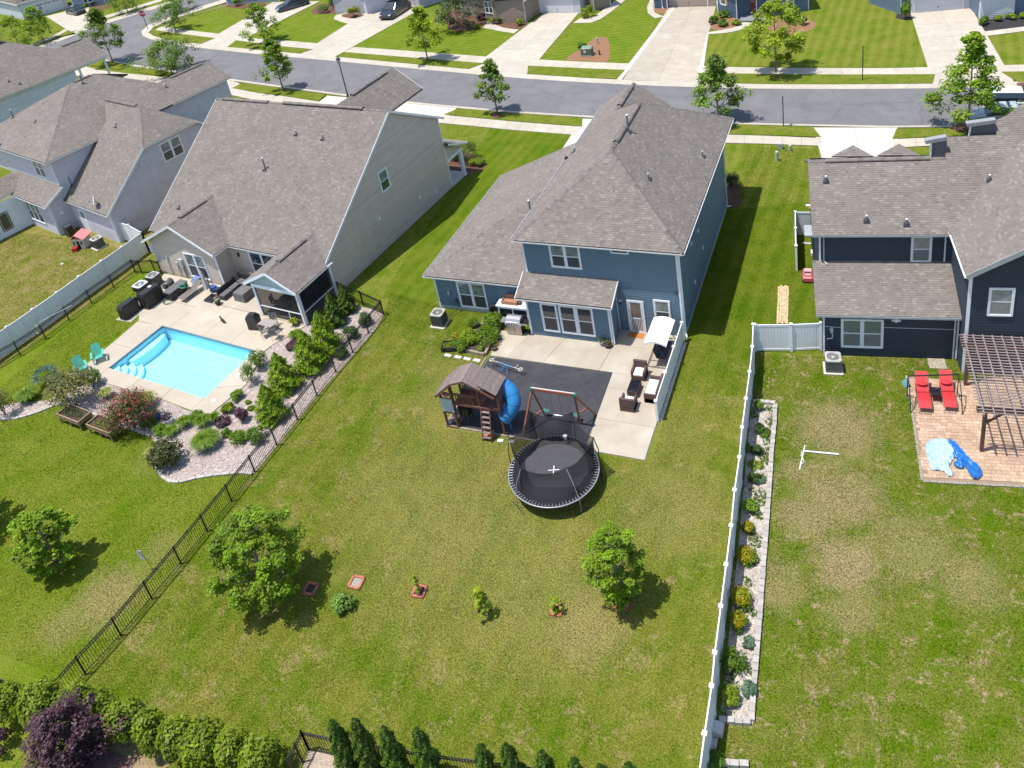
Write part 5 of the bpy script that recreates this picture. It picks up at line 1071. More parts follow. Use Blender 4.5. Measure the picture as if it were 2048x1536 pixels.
def sign_post(px, py, h, label, kind, rz=0):
    p = gp(px, py); t = thing('road_sign', label, 'road sign', p, rz)
    MB().box(-.04,-.04,0,.04,.04,h).build('pole', DKG, t)
    if kind == 'stop':
        pts = [(.56*math.cos(math.pi/8+k*math.pi/4), .56*math.sin(math.pi/8+k*math.pi/4)) for k in range(8)]
        R_ = mat('stop_red', (.50,.012,.03), rough=.5); W_ = mat('sign_white', (.75,.75,.76), rough=.5)
        for s, nm, m_, y0, y1 in ((1.0,'border',W_,-.012,0),(.92,'plate',R_,-.016,-.004)):
            b = MB(); n = 8; b.add([(x*s,y0-.045,z*s+h-.1) for x, z in pts]+[(x*s,y1-.045,z*s+h-.1) for x, z in pts], [tuple(range(n)), tuple(reversed(range(n,2*n)))]+[(i,i+n,(i+1) % n+n,(i+1) % n) for i in range(n)]); b.build(nm, m_, t)
        cu = bpy.data.curves.new('lettering', 'FONT'); cu.body = 'STOP'; cu.size = .40; cu.align_x = 'CENTER'; cu.align_y = 'CENTER'; cu.extrude = .002; cu.offset = .008; cu.materials.append(W_)
        o = bpy.data.objects.new('lettering', cu); S.collection.objects.link(o); me = bpy.data.meshes.new_from_object(o); bpy.data.objects.remove(o)
        o = link('lettering', me, t); o.location = (0,-.065,h-.1); o.rotation_euler = (math.pi/2,0,0)
        MB().box(-.03,-.03,h+.26,.03,.03,h+.5).build('finial', DKG, t)
    elif kind == 'thin': MB().box(-.035,-.3,h-.62,.035,.3,h).build('sign_plate', DKG, t)
    elif kind == 'blade':
        MB().box(-.02,-.26,h-.75,.02,.26,h-.25).build('sign_plate', DKG, t); MB().lathe((0,0,h), [(.05,0),(.06,.05),(.01,.12)], 8).build('finial', DKG, t)
sign_post(296, 59, 2.75, 'red octagonal STOP sign on a dark post at the street corner', 'stop', math.radians(25))
sign_post(1567, 254, 2.7, 'dark edge-on street sign on a post beside the near sidewalk', 'blade', .1)
sign_post(1725, 161, 3.3, 'tall plain black post in the grass verge across the street', 'thin0')
GRN = mat('utility_green', (.105,.135,.10), (.09,.115,.085), scale=6, rough=.6)
p = gp(1175,110); t = thing('transformer_box', 'green electrical transformer box on the pine straw patch', 'utility box', p, math.radians(4))
MB().box(-.62,-.5,0,.62,.5,.16).build('base', mat('box_base', (.30,.32,.28), rough=.8), t); MB().box(-.6,-.48,.16,.6,.48,.86).build('cabinet', GRN, t, bevel=.02)
MB().add([(-.62,-.5,.87),(.62,-.5,.87),(.62,.5,.87),(-.62,.5,.87),(-.55,-.42,.95),(.55,-.42,.95),(.55,.42,.95),(-.55,.42,.95)], [(4,5,6,7),(0,1,5,4),(1,2,6,5),(2,3,7,6),(3,0,4,7)]).build('lid', mat('utility_green_pale', (.20,.24,.19), rough=.6), t)
MB().box(-.28,-.492,.42,.0,-.482,.72).build('warning_label', mat('label_white', (.6,.6,.58), rough=.6), t); MB().box(.02,-.49,.3,.05,-.481,.6).build('lock', LEAD, t)
def pedestal(px, py, h, r, label, mt=GRN, square=False):
    t = thing('utility_pedestal', label, 'utility pedestal', gp(px, py), 0)
    if square: MB().box(-r,-r,0,r,r,h).build('cabinet', mt, t, bevel=.02)
    else: MB().lathe((0,0,0), [(r,0),(r,h-.05),(r*.8,h)], 12).build('cylinder', mt, t)
    MB().lathe((0,0,h*.72), [(r*1.08,0),(r*1.08,.06)], 12).build('collar', mt, t)
LPG = mat('pale_green_plastic', (.42,.47,.38), (.36,.41,.33), scale=6, rough=.6)
pedestal(1195,87,.75,.11,'pale tube pedestal behind the green transformer box',LPG); pedestal(1199,110,.6,.11,'short green tube pedestal right of the transformer box',GRN)
pedestal(1554,321,.8,.13,'pale round utility pedestal on the side lawn by the near sidewalk',LPG); pedestal(1561,297,.5,.18,'squat grey utility cabinet close to the near sidewalk',GRYM,True); pedestal(1580,301,.5,.12,'small green pedestal right of the grey cabinet',LPG)
# ================================================ CARS
GLC = mat('car_glass', (.02,.03,.035), rough=.05, spec=1); TYR = mat('tyre', (.012,.012,.013), rough=.8); RIM = mat('rim', (.45,.46,.48), rough=.3, metal=.8)
def car(label, px, py, rz, paint, L_=4.7, W_=1.8, H=1.45, suv=False, roofm=None, cat='car'):
    t = thing('parked_car', label, cat, gp(px, py), rz)
    hb = .62*H if not suv else .60*H
    def loft(prof, w0, w1, z0, mt, name, sm=True):
        b = MB(); n = len(prof); vs = []
        ws = [(-w0,0),(-w0,.5),(-w1,1),(w1,1),(w0,.5),(w0,0)]
        for x, zl, zh, k in prof:
            for w, f in ws: vs.append((x, w*k, zl+(zh-zl)*f))
        fs_ = [(i*6+j, i*6+j+1, (i+1)*6+j+1, (i+1)*6+j) for i in range(n-1) for j in range(5)]+[tuple(range(6)), tuple(reversed([(n-1)*6+j for j in range(6)]))]
        return b.add(vs, fs_).build(name, mt, t, smooth=False, bevel=.03)
    h2 = L_/2
    loft([(-h2,.35,.62*hb/.9,.80),(-h2+.12,.25,.80*hb,.93),(-h2+.9,.22,.98*hb,1),(0,.2,hb,1),(h2-1.2,.22,.95*hb,1),(h2-.4,.25,.80*hb,.95),(h2-.08,.3,.62*hb,.86),(h2,.38,.55*hb,.76)], W_/2, W_/2*.90, 0, paint, 'body')
    c0, c1 = (-h2+.25, h2-1.35) if suv else (-h2+.75, h2-1.45)
    rk = .45 if suv else .85
    loft([(c0,hb-.06,hb,.95),(c0+rk,hb-.06,H-.03,.93),(c0+rk+.5,hb-.06,H,.93),(c1-.95,hb-.06,H-.02,.93),(c1,hb-.06,hb,.95)], W_/2*.93, W_/2*.74, 0, GLC, 'windows')
    b = MB(); b.add([(c0+rk+.02,-W_/2*.66,H+.004),(c1-.98,-W_/2*.66,H-.012),(c1-.98,W_/2*.66,H-.012),(c0+rk+.02,W_/2*.66,H+.004),(c0+rk+.02,-W_/2*.66,H-.05),(c1-.98,-W_/2*.66,H-.05),(c1-.98,W_/2*.66,H-.05),(c0+rk+.02,W_/2*.66,H-.05)], [(0,1,2,3),(0,4,5,1),(1,5,6,2),(2,6,7,3),(3,7,4,0)]); b.build('roof', roofm or paint, t)
    for sx in (-h2+.85, h2-.9):
        for sy in (-1, 1):
            b = MB(); M = Matrix.Translation((sx, sy*(W_/2-.11), .33)) @ Matrix.Rotation(math.pi/2, 4, 'X'); 
            c = MB().lathe((0,0,0), [(.2,-.11),(.33,-.11),(.34,0),(.33,.11),(.2,.11)], 18); c.v = [tuple(M @ Vector(v)) for v in c.v]; o = c.build('wheel', TYR, t)
            c = MB().lathe((0,0,0), [(.02,-.09),(.21,-.115),(.21,.115),(.02,.09)], 12); c.v = [tuple(M @ Vector(v)) for v in c.v]; c.build('rim', RIM, o)
    for sy in (-1, 1):
        MB().cbox((h2-.12,sy*W_*.33,.62*hb+.02), (.16,.36,.12)).build('headlight', mat('headlight', (.7,.72,.75), rough=.1), t); MB().cbox((-h2+.06,sy*W_*.34,.72*hb), (.14,.3,.14)).build('tail_light', mat('tail_light', (.30,.01,.01), rough=.2), t)
        MB().cbox((c1-.55,sy*(W_/2+.06),hb+.02), (.16,.14,.12)).build('mirror', paint, t)
    return t
PBK = mat('black_paint', (.008,.009,.012), rough=.15, coat=1); PNV = mat('dark_navy_paint', (.012,.02,.035), rough=.15, coat=1); PWH = mat('white_paint', (.70,.72,.76), rough=.25, coat=1); PBL = mat('blue_paint', (.03,.10,.26), rough=.2, coat=1); PGY = mat('silver_paint', (.38,.41,.42), rough=.25, coat=1)
dv = lambda a, b: math.atan2((gp(*b)-gp(*a)).y, (gp(*b)-gp(*a)).x)
car('dark bronze sedan parked on the driveway at the upper left corner', 153, 27, dv((172,34),(134,26)), PNV, 5.2, 2.0, 1.6)
car('black sedan parked at the top edge left of centre', 586, 16, dv((640,3),(560,27)), PNV, 5.2, 2.0, 1.6)
car('shiny black SUV parked beside the brick footed garage', 792, 28, dv((815,8),(770,38)), PBK, 5.9, 2.3, 2.0, True)
vn = car('white and blue van parked across the street at the right edge behind the spreading tree', 2033, 219, 0.03, PWH, 5.2, 2.0, 1.75, True, PWH, 'van')
MB().box(-2.3,-1.0,.35,2.0,-.985,.95).build('side_stripe', PBL, vn); MB().box(-2.3,.985,.35,2.0,1.0,.95).build('side_stripe', PBL, vn)
car('silver hatchback half hidden behind the leafy tree and the navy house roof', 1990, 243, 3.2, PGY, 4.2, 1.8, 1.45, True)
# ================================================ AIR CONDITIONERS
def ac_unit(px, py, label, w=.85, h=.9, rz=0, body=(.15,.15,.155), top=(.40,.39,.37), fan=(.19,.19,.19)):
    t = thing('air_conditioner', label, 'air conditioner', gp(px, py), rz, 'outdoor air conditioners')
    bm = mat('ac_body_%.2f' % body[0], body, rough=.5, metal=.2); tm = mat('ac_top_%.2f' % top[0], top, rough=.5, rnd=.03)
    MB().box(-w/2-.1,-w/2-.1,0,w/2+.1,w/2+.1,.07).build('pad', CONCW, t)
    MB().box(-w/2+.03,-w/2+.03,.07,w/2-.03,w/2-.03,h-.06).build('casing', bm, t)
    me = MB().box(-.012,-.014,.1,.012,.014,h-.08).mesh('fin', bm)
    k = int(w/.065)
    for i in range(k+1):
        x = -w/2+.03+(w-.06)*i/k
        for q in ((x,-w/2+.02),(x,w/2-.02)): link('fin', me, t, loc=(*q,0))
        for q in ((-w/2+.02,x),(w/2-.02,x)): link('fin', me, t, loc=(*q,0), rz=math.pi/2)
    b = MB(); n = 24; ro, ri = w/2+.01, w*.40; vs = []
    for k in range(n):
        a = 2*math.pi*(k+.5)/n; c, s = math.cos(a), math.sin(a); m_ = min(1/max(abs(c),abs(s)), 1.30)
        vs += [(ro*m_*c,ro*m_*s,h-.07),(ro*m_*c,ro*m_*s,h),(ri*c,ri*s,h+.005),(ri*.96*c,ri*.96*s,h-.12)]
    b.add(vs, [(4*k+j, 4*((k+1) % n)+j, 4*((k+1) % n)+j+1, 4*k+j+1) for k in range(n) for j in range(3)]); b.build('top_cover', tm, t)
    MB().lathe((0,0,h-.12), [(.0,.0),(ri*.97,.0),(ri*.97,.01)], 20).build('fan_shroud', mat('ac_fan_%.2f' % fan[2], fan, rough=.5), t)
    b = MB()
    for r in (.08,.14,.20,.26,.32):
        if r < ri: b.tube([(r*math.cos(k*math.pi/8),r*math.sin(k*math.pi/8),h-.02) for k in range(16)], .005, 4, closed=True)
    for k in range(6): b.bar((.04*math.cos(k*1.047),.04*math.sin(k*1.047),h-.03),(ri*math.cos(k*1.047),ri*math.sin(k*1.047),h-.01),.008)
    b.build('grille', tm, t, kind='stuff'); MB().lathe((0,0,h-.08), [(.09,0),(.09,.05),(.05,.07)], 12).build('fan_hub', tm, t)
    for k in range(4):
        a = k*math.pi/2; MB().add([(.06*math.cos(a),.06*math.sin(a),h-.09),(ri*.85*math.cos(a+.3),ri*.85*math.sin(a+.3),h-.10),(ri*.85*math.cos(a+.9),ri*.85*math.sin(a+.9),h-.06)], [(0,1,2)]).build('fan_blade', bm, t)
    return t
ac_unit(881,648,'grey air conditioner beside the left corner of the blue house',.80,.95,0,(.13,.125,.125),(.38,.36,.33),(.30,.27,.24))
ac_unit(1666,738,'grey air conditioner at the left corner of the navy house',.78,.85,NT,(.17,.165,.17),(.40,.38,.37),(.30,.28,.27))
ac_unit(313,570,'grey air conditioner by the wing wall of the pool house',.80,.95,PT,(.12,.125,.13),(.36,.36,.36),(.27,.27,.27))
ac_unit(288,588,'pool heat pump with white top and blue fan beside the covered grills',.88,.92,PT,(.075,.08,.09),(.62,.63,.66),(.16,.17,.36))
ac_unit(199,494,'grey air conditioner beside the pink roofed playhouse',.80,.9,GT,(.12,.125,.135),(.46,.45,.42),(.30,.28,.27))
b = MB(); b.tube([(-25.1,38.45,.9),(-25.05,38.4,.5),(-25.1,38.3,.2),(-25.5,37.4,.2)], .03, 6)
t = thing('wall_conduit', 'black hose and grey shutoff box on the blue wall above the air conditioner', 'hose', (0,0,0)); b.build('hose', LEAD, t); MB().cbox((-25.6,38.5,1.35), (.14,.1,.28)).build('shutoff_box', GRYM, t); MB().cbox((-25.15,38.45,.75), (.16,.12,.32)).build('meter', LEAD, t)
# ================================================ BLUE HOUSE YARD
STL = mat('stainless', (.50,.48,.47), (.42,.40,.39), scale=8, rough=.30, metal=.7); STW_ = mat('warm_steel', (.50,.43,.37), (.42,.36,.31), scale=6, rough=.35, metal=.4); BLKP = mat('black_enamel', (.015,.015,.017), rough=.35)
t = thing('gas_grill', 'stainless steel gas grill with six knobs against the blue house', 'grill', (-20.45,37.05,.0), .02)
MB().box(-.48,-.28,.08,.48,.28,.80).build('cabinet', BLKP, t); MB().box(-.47,-.30,.12,-.005,-.28,.72).build('cabinet_door', STW_, t); MB().box(.005,-.30,.12,.47,-.28,.72).build('cabinet_door', STW_, t)
for s in (-.05,.05): MB().box(s-.012,-.34,.42,s+.012,-.30,.62).build('handle', STL, t)
MB().box(-.52,-.36,.80,.52,-.26,.98).build('control_panel', mat('panel_steel', (.62,.60,.60), rough=.35, metal=.5), t)
for k in range(6):
    c = MB().lathe((0,0,0), [(.035,0),(.03,.04)], 12); M = Matrix.Translation((-.40+.16*k,-.36,.9)) @ Matrix.Rotation(math.pi/2, 4, 'X'); c.v = [tuple(M @ Vector(v)) for v in c.v]; c.build('knob', BLKP, t)
b = MB(); pr = [(-.30,.98),(-.33,1.08),(-.22,1.22),(.0,1.28),(.2,1.24),(.28,1.1),(.28,.98)]; n = len(pr)
b.add([(x,y,z) for x in (-.46,.46) for y, z in pr], [(j,j+1,j+1+n,j+n) for j in range(n-1)]+[tuple(range(n)), tuple(reversed(range(n,2*n)))]); b.build('lid', STL, t); MB().tube([(-.36,-.37,1.10),(.36,-.37,1.10)], .018, 8).build('lid_handle', STL, t)
MB().box(.52,-.25,.90,.92,.25,.95).build('side_shelf', BLKP, t); MB().box(.52,-.28,.86,.92,-.25,.95).build('shelf_trim', STL, t); MB().box(-.88,-.25,.90,-.52,.25,.95).build('side_shelf', STL, t)
for x in (-.42,.42):
    for y in (-.22,.22): MB().lathe((x,y,0), [(.05,0),(.05,.08)], 8).build('caster', BLKP, t)
t = thing('grill_table', 'tall white topped table with a dark slatted back behind the grill', 'table', (-20.75,38.05,0), 0)
MB().box(-1.15,-.42,1.38,.95,.42,1.45).build('top', WHT, t); MB().box(-1.05,-.38,1.26,.9,-.34,1.38).build('apron', WHT, t)
for x in (-1.05,-.1,.86):
    for y in (-.36,.32): MB().box(x,y,0,x+.07,y+.07,1.38).build('leg', WHT if y < 0 else LEAD, t)
me = MB().box(0,.30,.35,.03,.32,1.25).mesh('slat', LEAD)
for i in range(21): link('slat', me, t, loc=(-1.0+i*.09,0,0))
t = thing('wooden_box', 'reddish wooden box with arched back on the white topped table', 'box', (-20.95,38.1,1.45), 0)
WRD = mat('reddish_wood', (.38,.185,.105), (.31,.15,.085), scale=5, rough=.6)
MB().box(-.62,-.28,0,.42,-.24,.24).build('front_panel', WRD, t); MB().box(-.62,-.24,0,-.58,.24,.22).build('side_panel', WRD, t); MB().box(.38,-.24,0,.42,.24,.22).build('side_panel', WRD, t); MB().box(-.58,-.24,.0,.38,.24,.12).build('base', WRD, t)
b = MB(); arc = [(-.62+.13*k, .24+.16*math.sin(math.pi*k/8)) for k in range(9)]; b.add([(x,.26,z) for x, z in arc]+[(x,.30,z) for x, z in arc]+[(-.62,.26,0),(.42,.26,0),(-.62,.30,0),(.42,.30,0)], [tuple(list(range(9))+[19,18]), tuple(list(reversed(range(9,18)))+[20,21])]+[(i,i+9,i+10,i+1) for i in range(8)]); b.build('back_panel', WRD, t)
MB().box(.46,-.2,0,.62,.1,.2).build('end_handle', mat('brown_leather', (.12,.05,.03), rough=.5), t)
t = thing('tire', 'black rubber tire leaning on the blue wall left of the grill', 'tire', (-22.35,38.28,.0), 0)
b = MB(); 
for (R0, r0, nm, m_) in ((.36,.12,'tread',TYR),(.2,.05,'inner_ring',mat('tyre_inner', (.03,.025,.03), rough=.6))):
    c = MB().tube([(R0*math.cos(k*math.pi/12),0,.47+R0*math.sin(k*math.pi/12)) for k in range(24)], r0, 10, closed=True); M = Matrix.Rotation(-.12, 4, 'X'); c.v = [tuple(M @ Vector(v)) for v in c.v]; c.build(nm, m_, t, smooth=True)
# back door mat (half of it in shade), pots
t = thing('doormat', 'orange brown doormat in front of the back door', 'doormat', (-13.2,38.05,.07)); CO = mat('coir', (.45,.17,.03), (.36,.13,.025), scale=30, rough=1, bump=.8, bscale=80)
MB().box(-.46,-.24,0,.46,.22,.022).build('mat', CO, t); MB().box(-.46,-.24,.022,.46,-.21,.026).build('mat_edge', WRD, t); MB().box(-.46,.19,.022,.46,.22,.026).build('mat_edge', WRD, t)
def leafball(name, c, r, n, size, mt, parent=None, up=.3, **kw):
    """loose leaves filling an ellipsoid"""
    rr = np.array(r if isinstance(r, (tuple, list)) else (r,r,r), float)
    u = rng.normal(size=(n,3)); u /= np.linalg.norm(u,axis=1)[:,None]; u *= rng.uniform(.35,1,(n,1))**.5
    P = np.array(c)+u*rr; P[:,2] = np.maximum(P[:,2], size*.5)
    return leaf_mesh(name, P, u+np.array([0,0,up]), size, mt, parent, **kw)
def leaf_mesh(name, P, N, size, mt, parent=None, asp=.5, val=None, jit=.9, **kw):
    n = len(P); N = N+rng.normal(size=(n,3))*jit; N /= np.linalg.norm(N,axis=1)[:,None]
    a = rng.normal(size=(n,3)); a -= (a*N).sum(1)[:,None]*N; a /= np.linalg.norm(a,axis=1)[:,None]+1e-9; b = np.cross(N,a)
    s = size*rng.uniform(.6,1.3,(n,1))
    V = np.stack([P-a*s, P+b*s*asp+N*s*.15, P+a*s, P-b*s*asp+N*s*.15], 1).reshape(-1,3)
    F = np.arange(4*n).reshape(n,4); A = np.clip((val if val is not None else .5)+rng.normal(0,.22,n), 0, 1)
    return raw(name, V, F, A, mt, parent, **kw)
def leafmat(name, c1, c2, trans=.45, attr=.5, rough=.5): return mat(name, c1, c2, scale=.8, rough=rough, attr=attr, trans=trans, spec=.3)
G_MID = leafmat('leaf_mid_green', (.125,.22,.014), (.085,.165,.012)); G_DARK = leafmat('leaf_dark_green', (.075,.14,.022), (.05,.10,.018)); G_LIME = leafmat('leaf_lime', (.25,.33,.012), (.18,.27,.010)); G_YEL = leafmat('leaf_golden', (.42,.36,.012), (.30,.28,.012)); G_BRT = leafmat('leaf_bright_green', (.17,.28,.014), (.12,.22,.012))
G_PUR = leafmat('leaf_purple', (.085,.035,.048), (.055,.026,.038), .2); G_RED = leafmat('flower_red', (.42,.035,.055), (.30,.03,.045), .2); G_PNK = leafmat('flower_pink', (.50,.10,.14), (.38,.07,.09), .2); G_BRN = leafmat('leaf_bronze', (.17,.15,.045), (.10,.14,.028), .2); G_BLU = leafmat('leaf_blue_green', (.10,.17,.10), (.07,.13,.075), .2); G_ORG = leafmat('flower_orange', (.55,.12,.02), (.4,.08,.015), .2); G_WHF = leafmat('flower_white', (.6,.58,.5), (.5,.48,.4), .2); G_GRS = leafmat('grass_blade_lime', (.26,.34,.04), (.2,.28,.03), .3); G_GR2 = leafmat('grass_blade_green', (.17,.27,.02), (.13,.21,.016), .3); G_STR = leafmat('grass_blade_straw', (.40,.42,.12), (.33,.36,.10), .3)
POT = mat('grey_pot', (.28,.30,.31), (.24,.26,.27), scale=6, rough=.7); POTB = mat('dark_pot', (.05,.035,.03), rough=.7); SOIL = mat('soil', (.075,.05,.038), (.05,.034,.026), scale=20, rough=1, bump=1, bscale=50)
def pot(px, py, label, r=.18, h=.28, mt=POT, leaf=G_MID, n=120, lr=.2, size=.05, z=.07, rim=None):
    p = gp(px, py, z); t = thing('plant_pot', label, 'plant pot', p)
    MB().lathe((0,0,0), [(r*.7,0),(r,h*.85),(r*1.08,h*.86),(r*1.08,h),(r*.92,h),(r*.9,h-.04)], 14).build('pot', mt, t); MB().lathe((0,0,h-.045), [(.001,0),(r*.9,.0)], 14).build('soil', SOIL, t)
    if rim: MB().lathe((0,0,h-.02), [(r*1.1,0),(r*1.14,.03),(r*.95,.035)], 14).build('rim', rim, t)
    if leaf: leafball('foliage', (0,0,h+lr*.5), (lr,lr,lr*.7), n, size, leaf, t)
    return t
pot(1205,690,'grey pot with a leafy green plant beside the bump-out corner',leaf=G_DARK)
pot(1216.5,693,'dark bowl pot with a pale succulent by the bump-out corner',.24,.22,POTB,G_BRN,70,.16,.06)
# kitchen garden
p0 = gp(970,712); t = thing('garden_bed', 'timber edged vegetable bed between the lawn and the patio', 'garden bed', p0)
def tb(a, b, h=.22, w=.14):
    a = gp(*a)-p0; b = gp(*b)-p0; MB().bar(a+Vector((0,0,h/2)), b+Vector((0,0,h/2)), w, h).build('timber', TIMB, t)
tb((1006,648),(987,681)); tb((987,682),(971,711)); tb((969,712),(940,706)); tb((953,664),(944,676)); tb((956,650),(1000,646), .12)
q = [gp(*a)-p0 for a in ((1003,650),(970,709),(925,705),(935,672),(952,650))]; MB().prism([(v.x,v.y) for v in q], 0, .10).build('soil', SOIL, t)
def bush(px, py, r, h, mt, label, n=500, size=.07, name='shrub', cat='shrub', z=0, extra=None, group=None, loc=None, stems=3, up=.9):
    p = Vector(loc) if loc else gp(px, py, z); t = thing(name, label, cat, p, 0, group)
    b = MB()
    for k in range(stems):
        a = k*2.1+px; b.tube([(0,0,0),(r*.25*math.cos(a),r*.25*math.sin(a),h*.5),(r*.45*math.cos(a),r*.45*math.sin(a),h*.8)], [.025,.018,.008], 5)
    b.build('stem', BARK, t)
    m_ = max(5, int(n/70)); cs = rng.normal(size=(m_,3)); cs /= np.linalg.norm(cs,axis=1)[:,None]; cs[:,2] = np.abs(cs[:,2])*1.0-.25
    R = np.array([r*.68,r*.68,h*.42]); ctr = np.array([0,0,h*.52])
    P, N, Vv = [], [], []
    for c_ in cs:
        k = n//m_; u = rng.normal(size=(k,3)); u /= np.linalg.norm(u,axis=1)[:,None]; u *= rng.uniform(.3,1,(k,1))**.5
        P.append(ctr+c_*R+u*np.array([r*.42,r*.42,h*.26])); N.append(u+c_*.5+np.array([0,0,up])); Vv.append(np.full(k, rng.uniform(.22,.75)))
    P = np.concatenate(P); P[:,2] = np.maximum(P[:,2], .03)
    leaf_mesh('foliage', P, np.concatenate(N), size, mt, t, val=np.concatenate(Vv), jit=.45)
    if extra:
        m2, n2, s2 = extra; k = rng.choice(len(P), min(n2,len(P)), replace=False); Q = P[k]+(P[k]-ctr)*.12; hi = Q[:,2] > h*.35; Q = Q[hi]
        leaf_mesh('blossom', Q, (Q-ctr)+np.array([0,0,.5]), s2, m2, t)
    return t
BARK = mat('bark', (.13,.10,.075), (.085,.065,.05), scale=12, rough=.9, bump=.6, bscale=30); BARKL = mat('bark_pale', (.26,.23,.20), (.19,.165,.14), scale=12, rough=.9, bump=.5, bscale=30)
bush(951,660,.52,.85,G_BRT,'green leafy tomato plant at the top left of the vegetable bed',420,.06); bush(988,655,.72,1.0,G_BRT,'largest green vegetable bush nearest the grill',1500,.065); bush(978,684,.85,.95,G_BRT,'round fine-leaved green bush in the middle of the vegetable bed',2000,.055)
bush(940,684,.62,.85,G_LIME,'yellow green vegetable plants left of the round bush',1400,.065,extra=(G_YEL,30,.05)); bush(924,695,.60,.6,G_BRT,'low green plants beside the stepping stones',900,.06)
bush(966,702,.35,.45,G_BRT,'small leafy plant at the front right of the vegetable bed',200,.06)
pot(992,692,'yellow pot on the patio edge beside the vegetable bed',.16,.2,mat('yellow_pot', (.55,.36,.03), rough=.6),G_LIME,60,.14,.05,.0); pot(999,680,'brown pot on the patio edge above the yellow pot',.16,.2,POTB,G_DARK,60,.14,.05,.0); pot(989,699,'dark round pot at the corner of the vegetable bed',.19,.16,POTB,None); pot(914,682,'black pot with yellow flowers at the lawn edge of the vegetable bed',.24,.25,BLKP,G_YEL,160,.3,.06,.0)
t = thing('planter_box', 'black planter tray of lime green lettuce on the lawn', 'planter', gp(900,697), .25)
for q in ((-.45,-.35,-.41,.35),(.41,-.35,.45,.35),(-.41,-.35,.41,-.31),(-.41,.31,.41,.35)): MB().box(q[0],q[1],0,q[2],q[3],.32).build('side', BLKP, t)
MB().box(-.41,-.31,.02,.41,.31,.24).build('soil', SOIL, t); leafball('lettuce', (0,0,.28), (.38,.28,.1), 420, .05, G_LIME, t)
STP = mat('stepping_stone', (.52,.50,.46), (.44,.42,.39), scale=6, rough=.9, bump=.4, bscale=30, rnd=.06)
for i, (x, y) in enumerate(((896,711.5),(916,715),(934.5,718.5),(954,721.5))):
    t = link('stepping_stone', MB().box(-.23,-.11,0,.23,.11,.05).mesh('stepping_stone', STP), label=['leftmost of four pale stepping stones below the planter tray','second from left of the four pale stepping stones','third from left of the four pale stepping stones','rightmost of four stepping stones beside the mat corner'][i], cat='stepping stone', group='stepping stones by the vegetable bed', loc=gp(x,y), rz=-.12)
for x, y, lb, c_ in ((1001,882,'pale flat stone below the play ladder beside the mat',.2),(1023,884,'pale stone block at the foot of the trampoline leg',.1)):
    link('paver', MB().box(-.16,-.1,0,.16,.1,.05).mesh('paver', STP), label=lb, cat='stone', loc=gp(x,y), rz=c_)
BRKO = mat('orange_brick', (.42,.145,.085), (.33,.11,.065), scale=6, rough=.9, bump=.4, bscale=40, rnd=.12)
link('brick_step', MB().box(-.33,-.09,0,.33,.09,.06).mesh('brick_step', BRKO), label='orange brick block at the foot of the play tower ladder', cat='brick', loc=gp(977.5,872), rz=-.05)
# ---- wicker set
WCK = mat('brown_wicker', (.105,.058,.052), (.07,.04,.036), scale=60, rough=.7, bump=.8, bscale=90); CUSH = mat('white_cushion', (.78,.75,.73), (.72,.69,.67), scale=3, rough=.9)
def armchair(x, y, rz, label, w=.78, d=.74):
    t = thing('wicker_armchair', label, 'armchair', (x,y,.07), rz, 'brown wicker patio furniture')
    MB().box(-w/2,-d/2,.03,w/2,d/2,.30).build('seat_base', WCK, t, bevel=.015)
    for s in (-1,1): MB().box(min(s*w/2,s*(w/2-.11)),-d/2-.01,.0,max(s*w/2,s*(w/2-.11)),d/2+.005,.60).build('arm', WCK, t, bevel=.02)
    MB().box(-w/2+.01,d/2-.12,.3,w/2-.01,d/2+.02,.86).build('backrest', WCK, t, bevel=.03); MB().box(-w/2+.12,-d/2+.0,.30,w/2-.12,d/2-.13,.42).build('cushion', CUSH, t, bevel=.03)
    return t
armchair(-12.12,34.72,0,'upper brown wicker armchair with a white cushion facing the low table'); armchair(-12.10,32.32,math.pi,'lower brown wicker armchair turned away with a white cushion at the patio end')
t = thing('wicker_sofa', 'brown wicker two seat sofa with white cushions against the white screen', 'sofa', (-11.0,33.55,.07), -math.pi/2, 'brown wicker patio furniture')
MB().box(-.75,-.38,.03,.75,.36,.30).build('seat_base', WCK, t, bevel=.015)
for s in (-1,1): MB().box(min(s*.75,s*.64),-.39,0,max(s*.75,s*.64),.37,.6).build('arm', WCK, t, bevel=.02)
MB().box(-.74,.25,.3,.74,.38,.84).build('backrest', WCK, t, bevel=.03); MB().box(-.63,-.38,.30,-.01,.24,.42).build('cushion', CUSH, t, bevel=.03); MB().box(.01,-.38,.30,.63,.24,.42).build('cushion', CUSH, t, bevel=.03)
t = thing('coffee_table', 'low wicker coffee table with a black glass top', 'coffee table', (-12.1,33.5,.07), 0, 'brown wicker patio furniture')
MB().box(-.29,-.46,.0,.29,.46,.40).build('base', WCK, t, bevel=.015); MB().box(-.27,-.44,.40,.27,.44,.415).build('glass_top', mat('black_glass', (.012,.012,.018), rough=.05, spec=1), t)
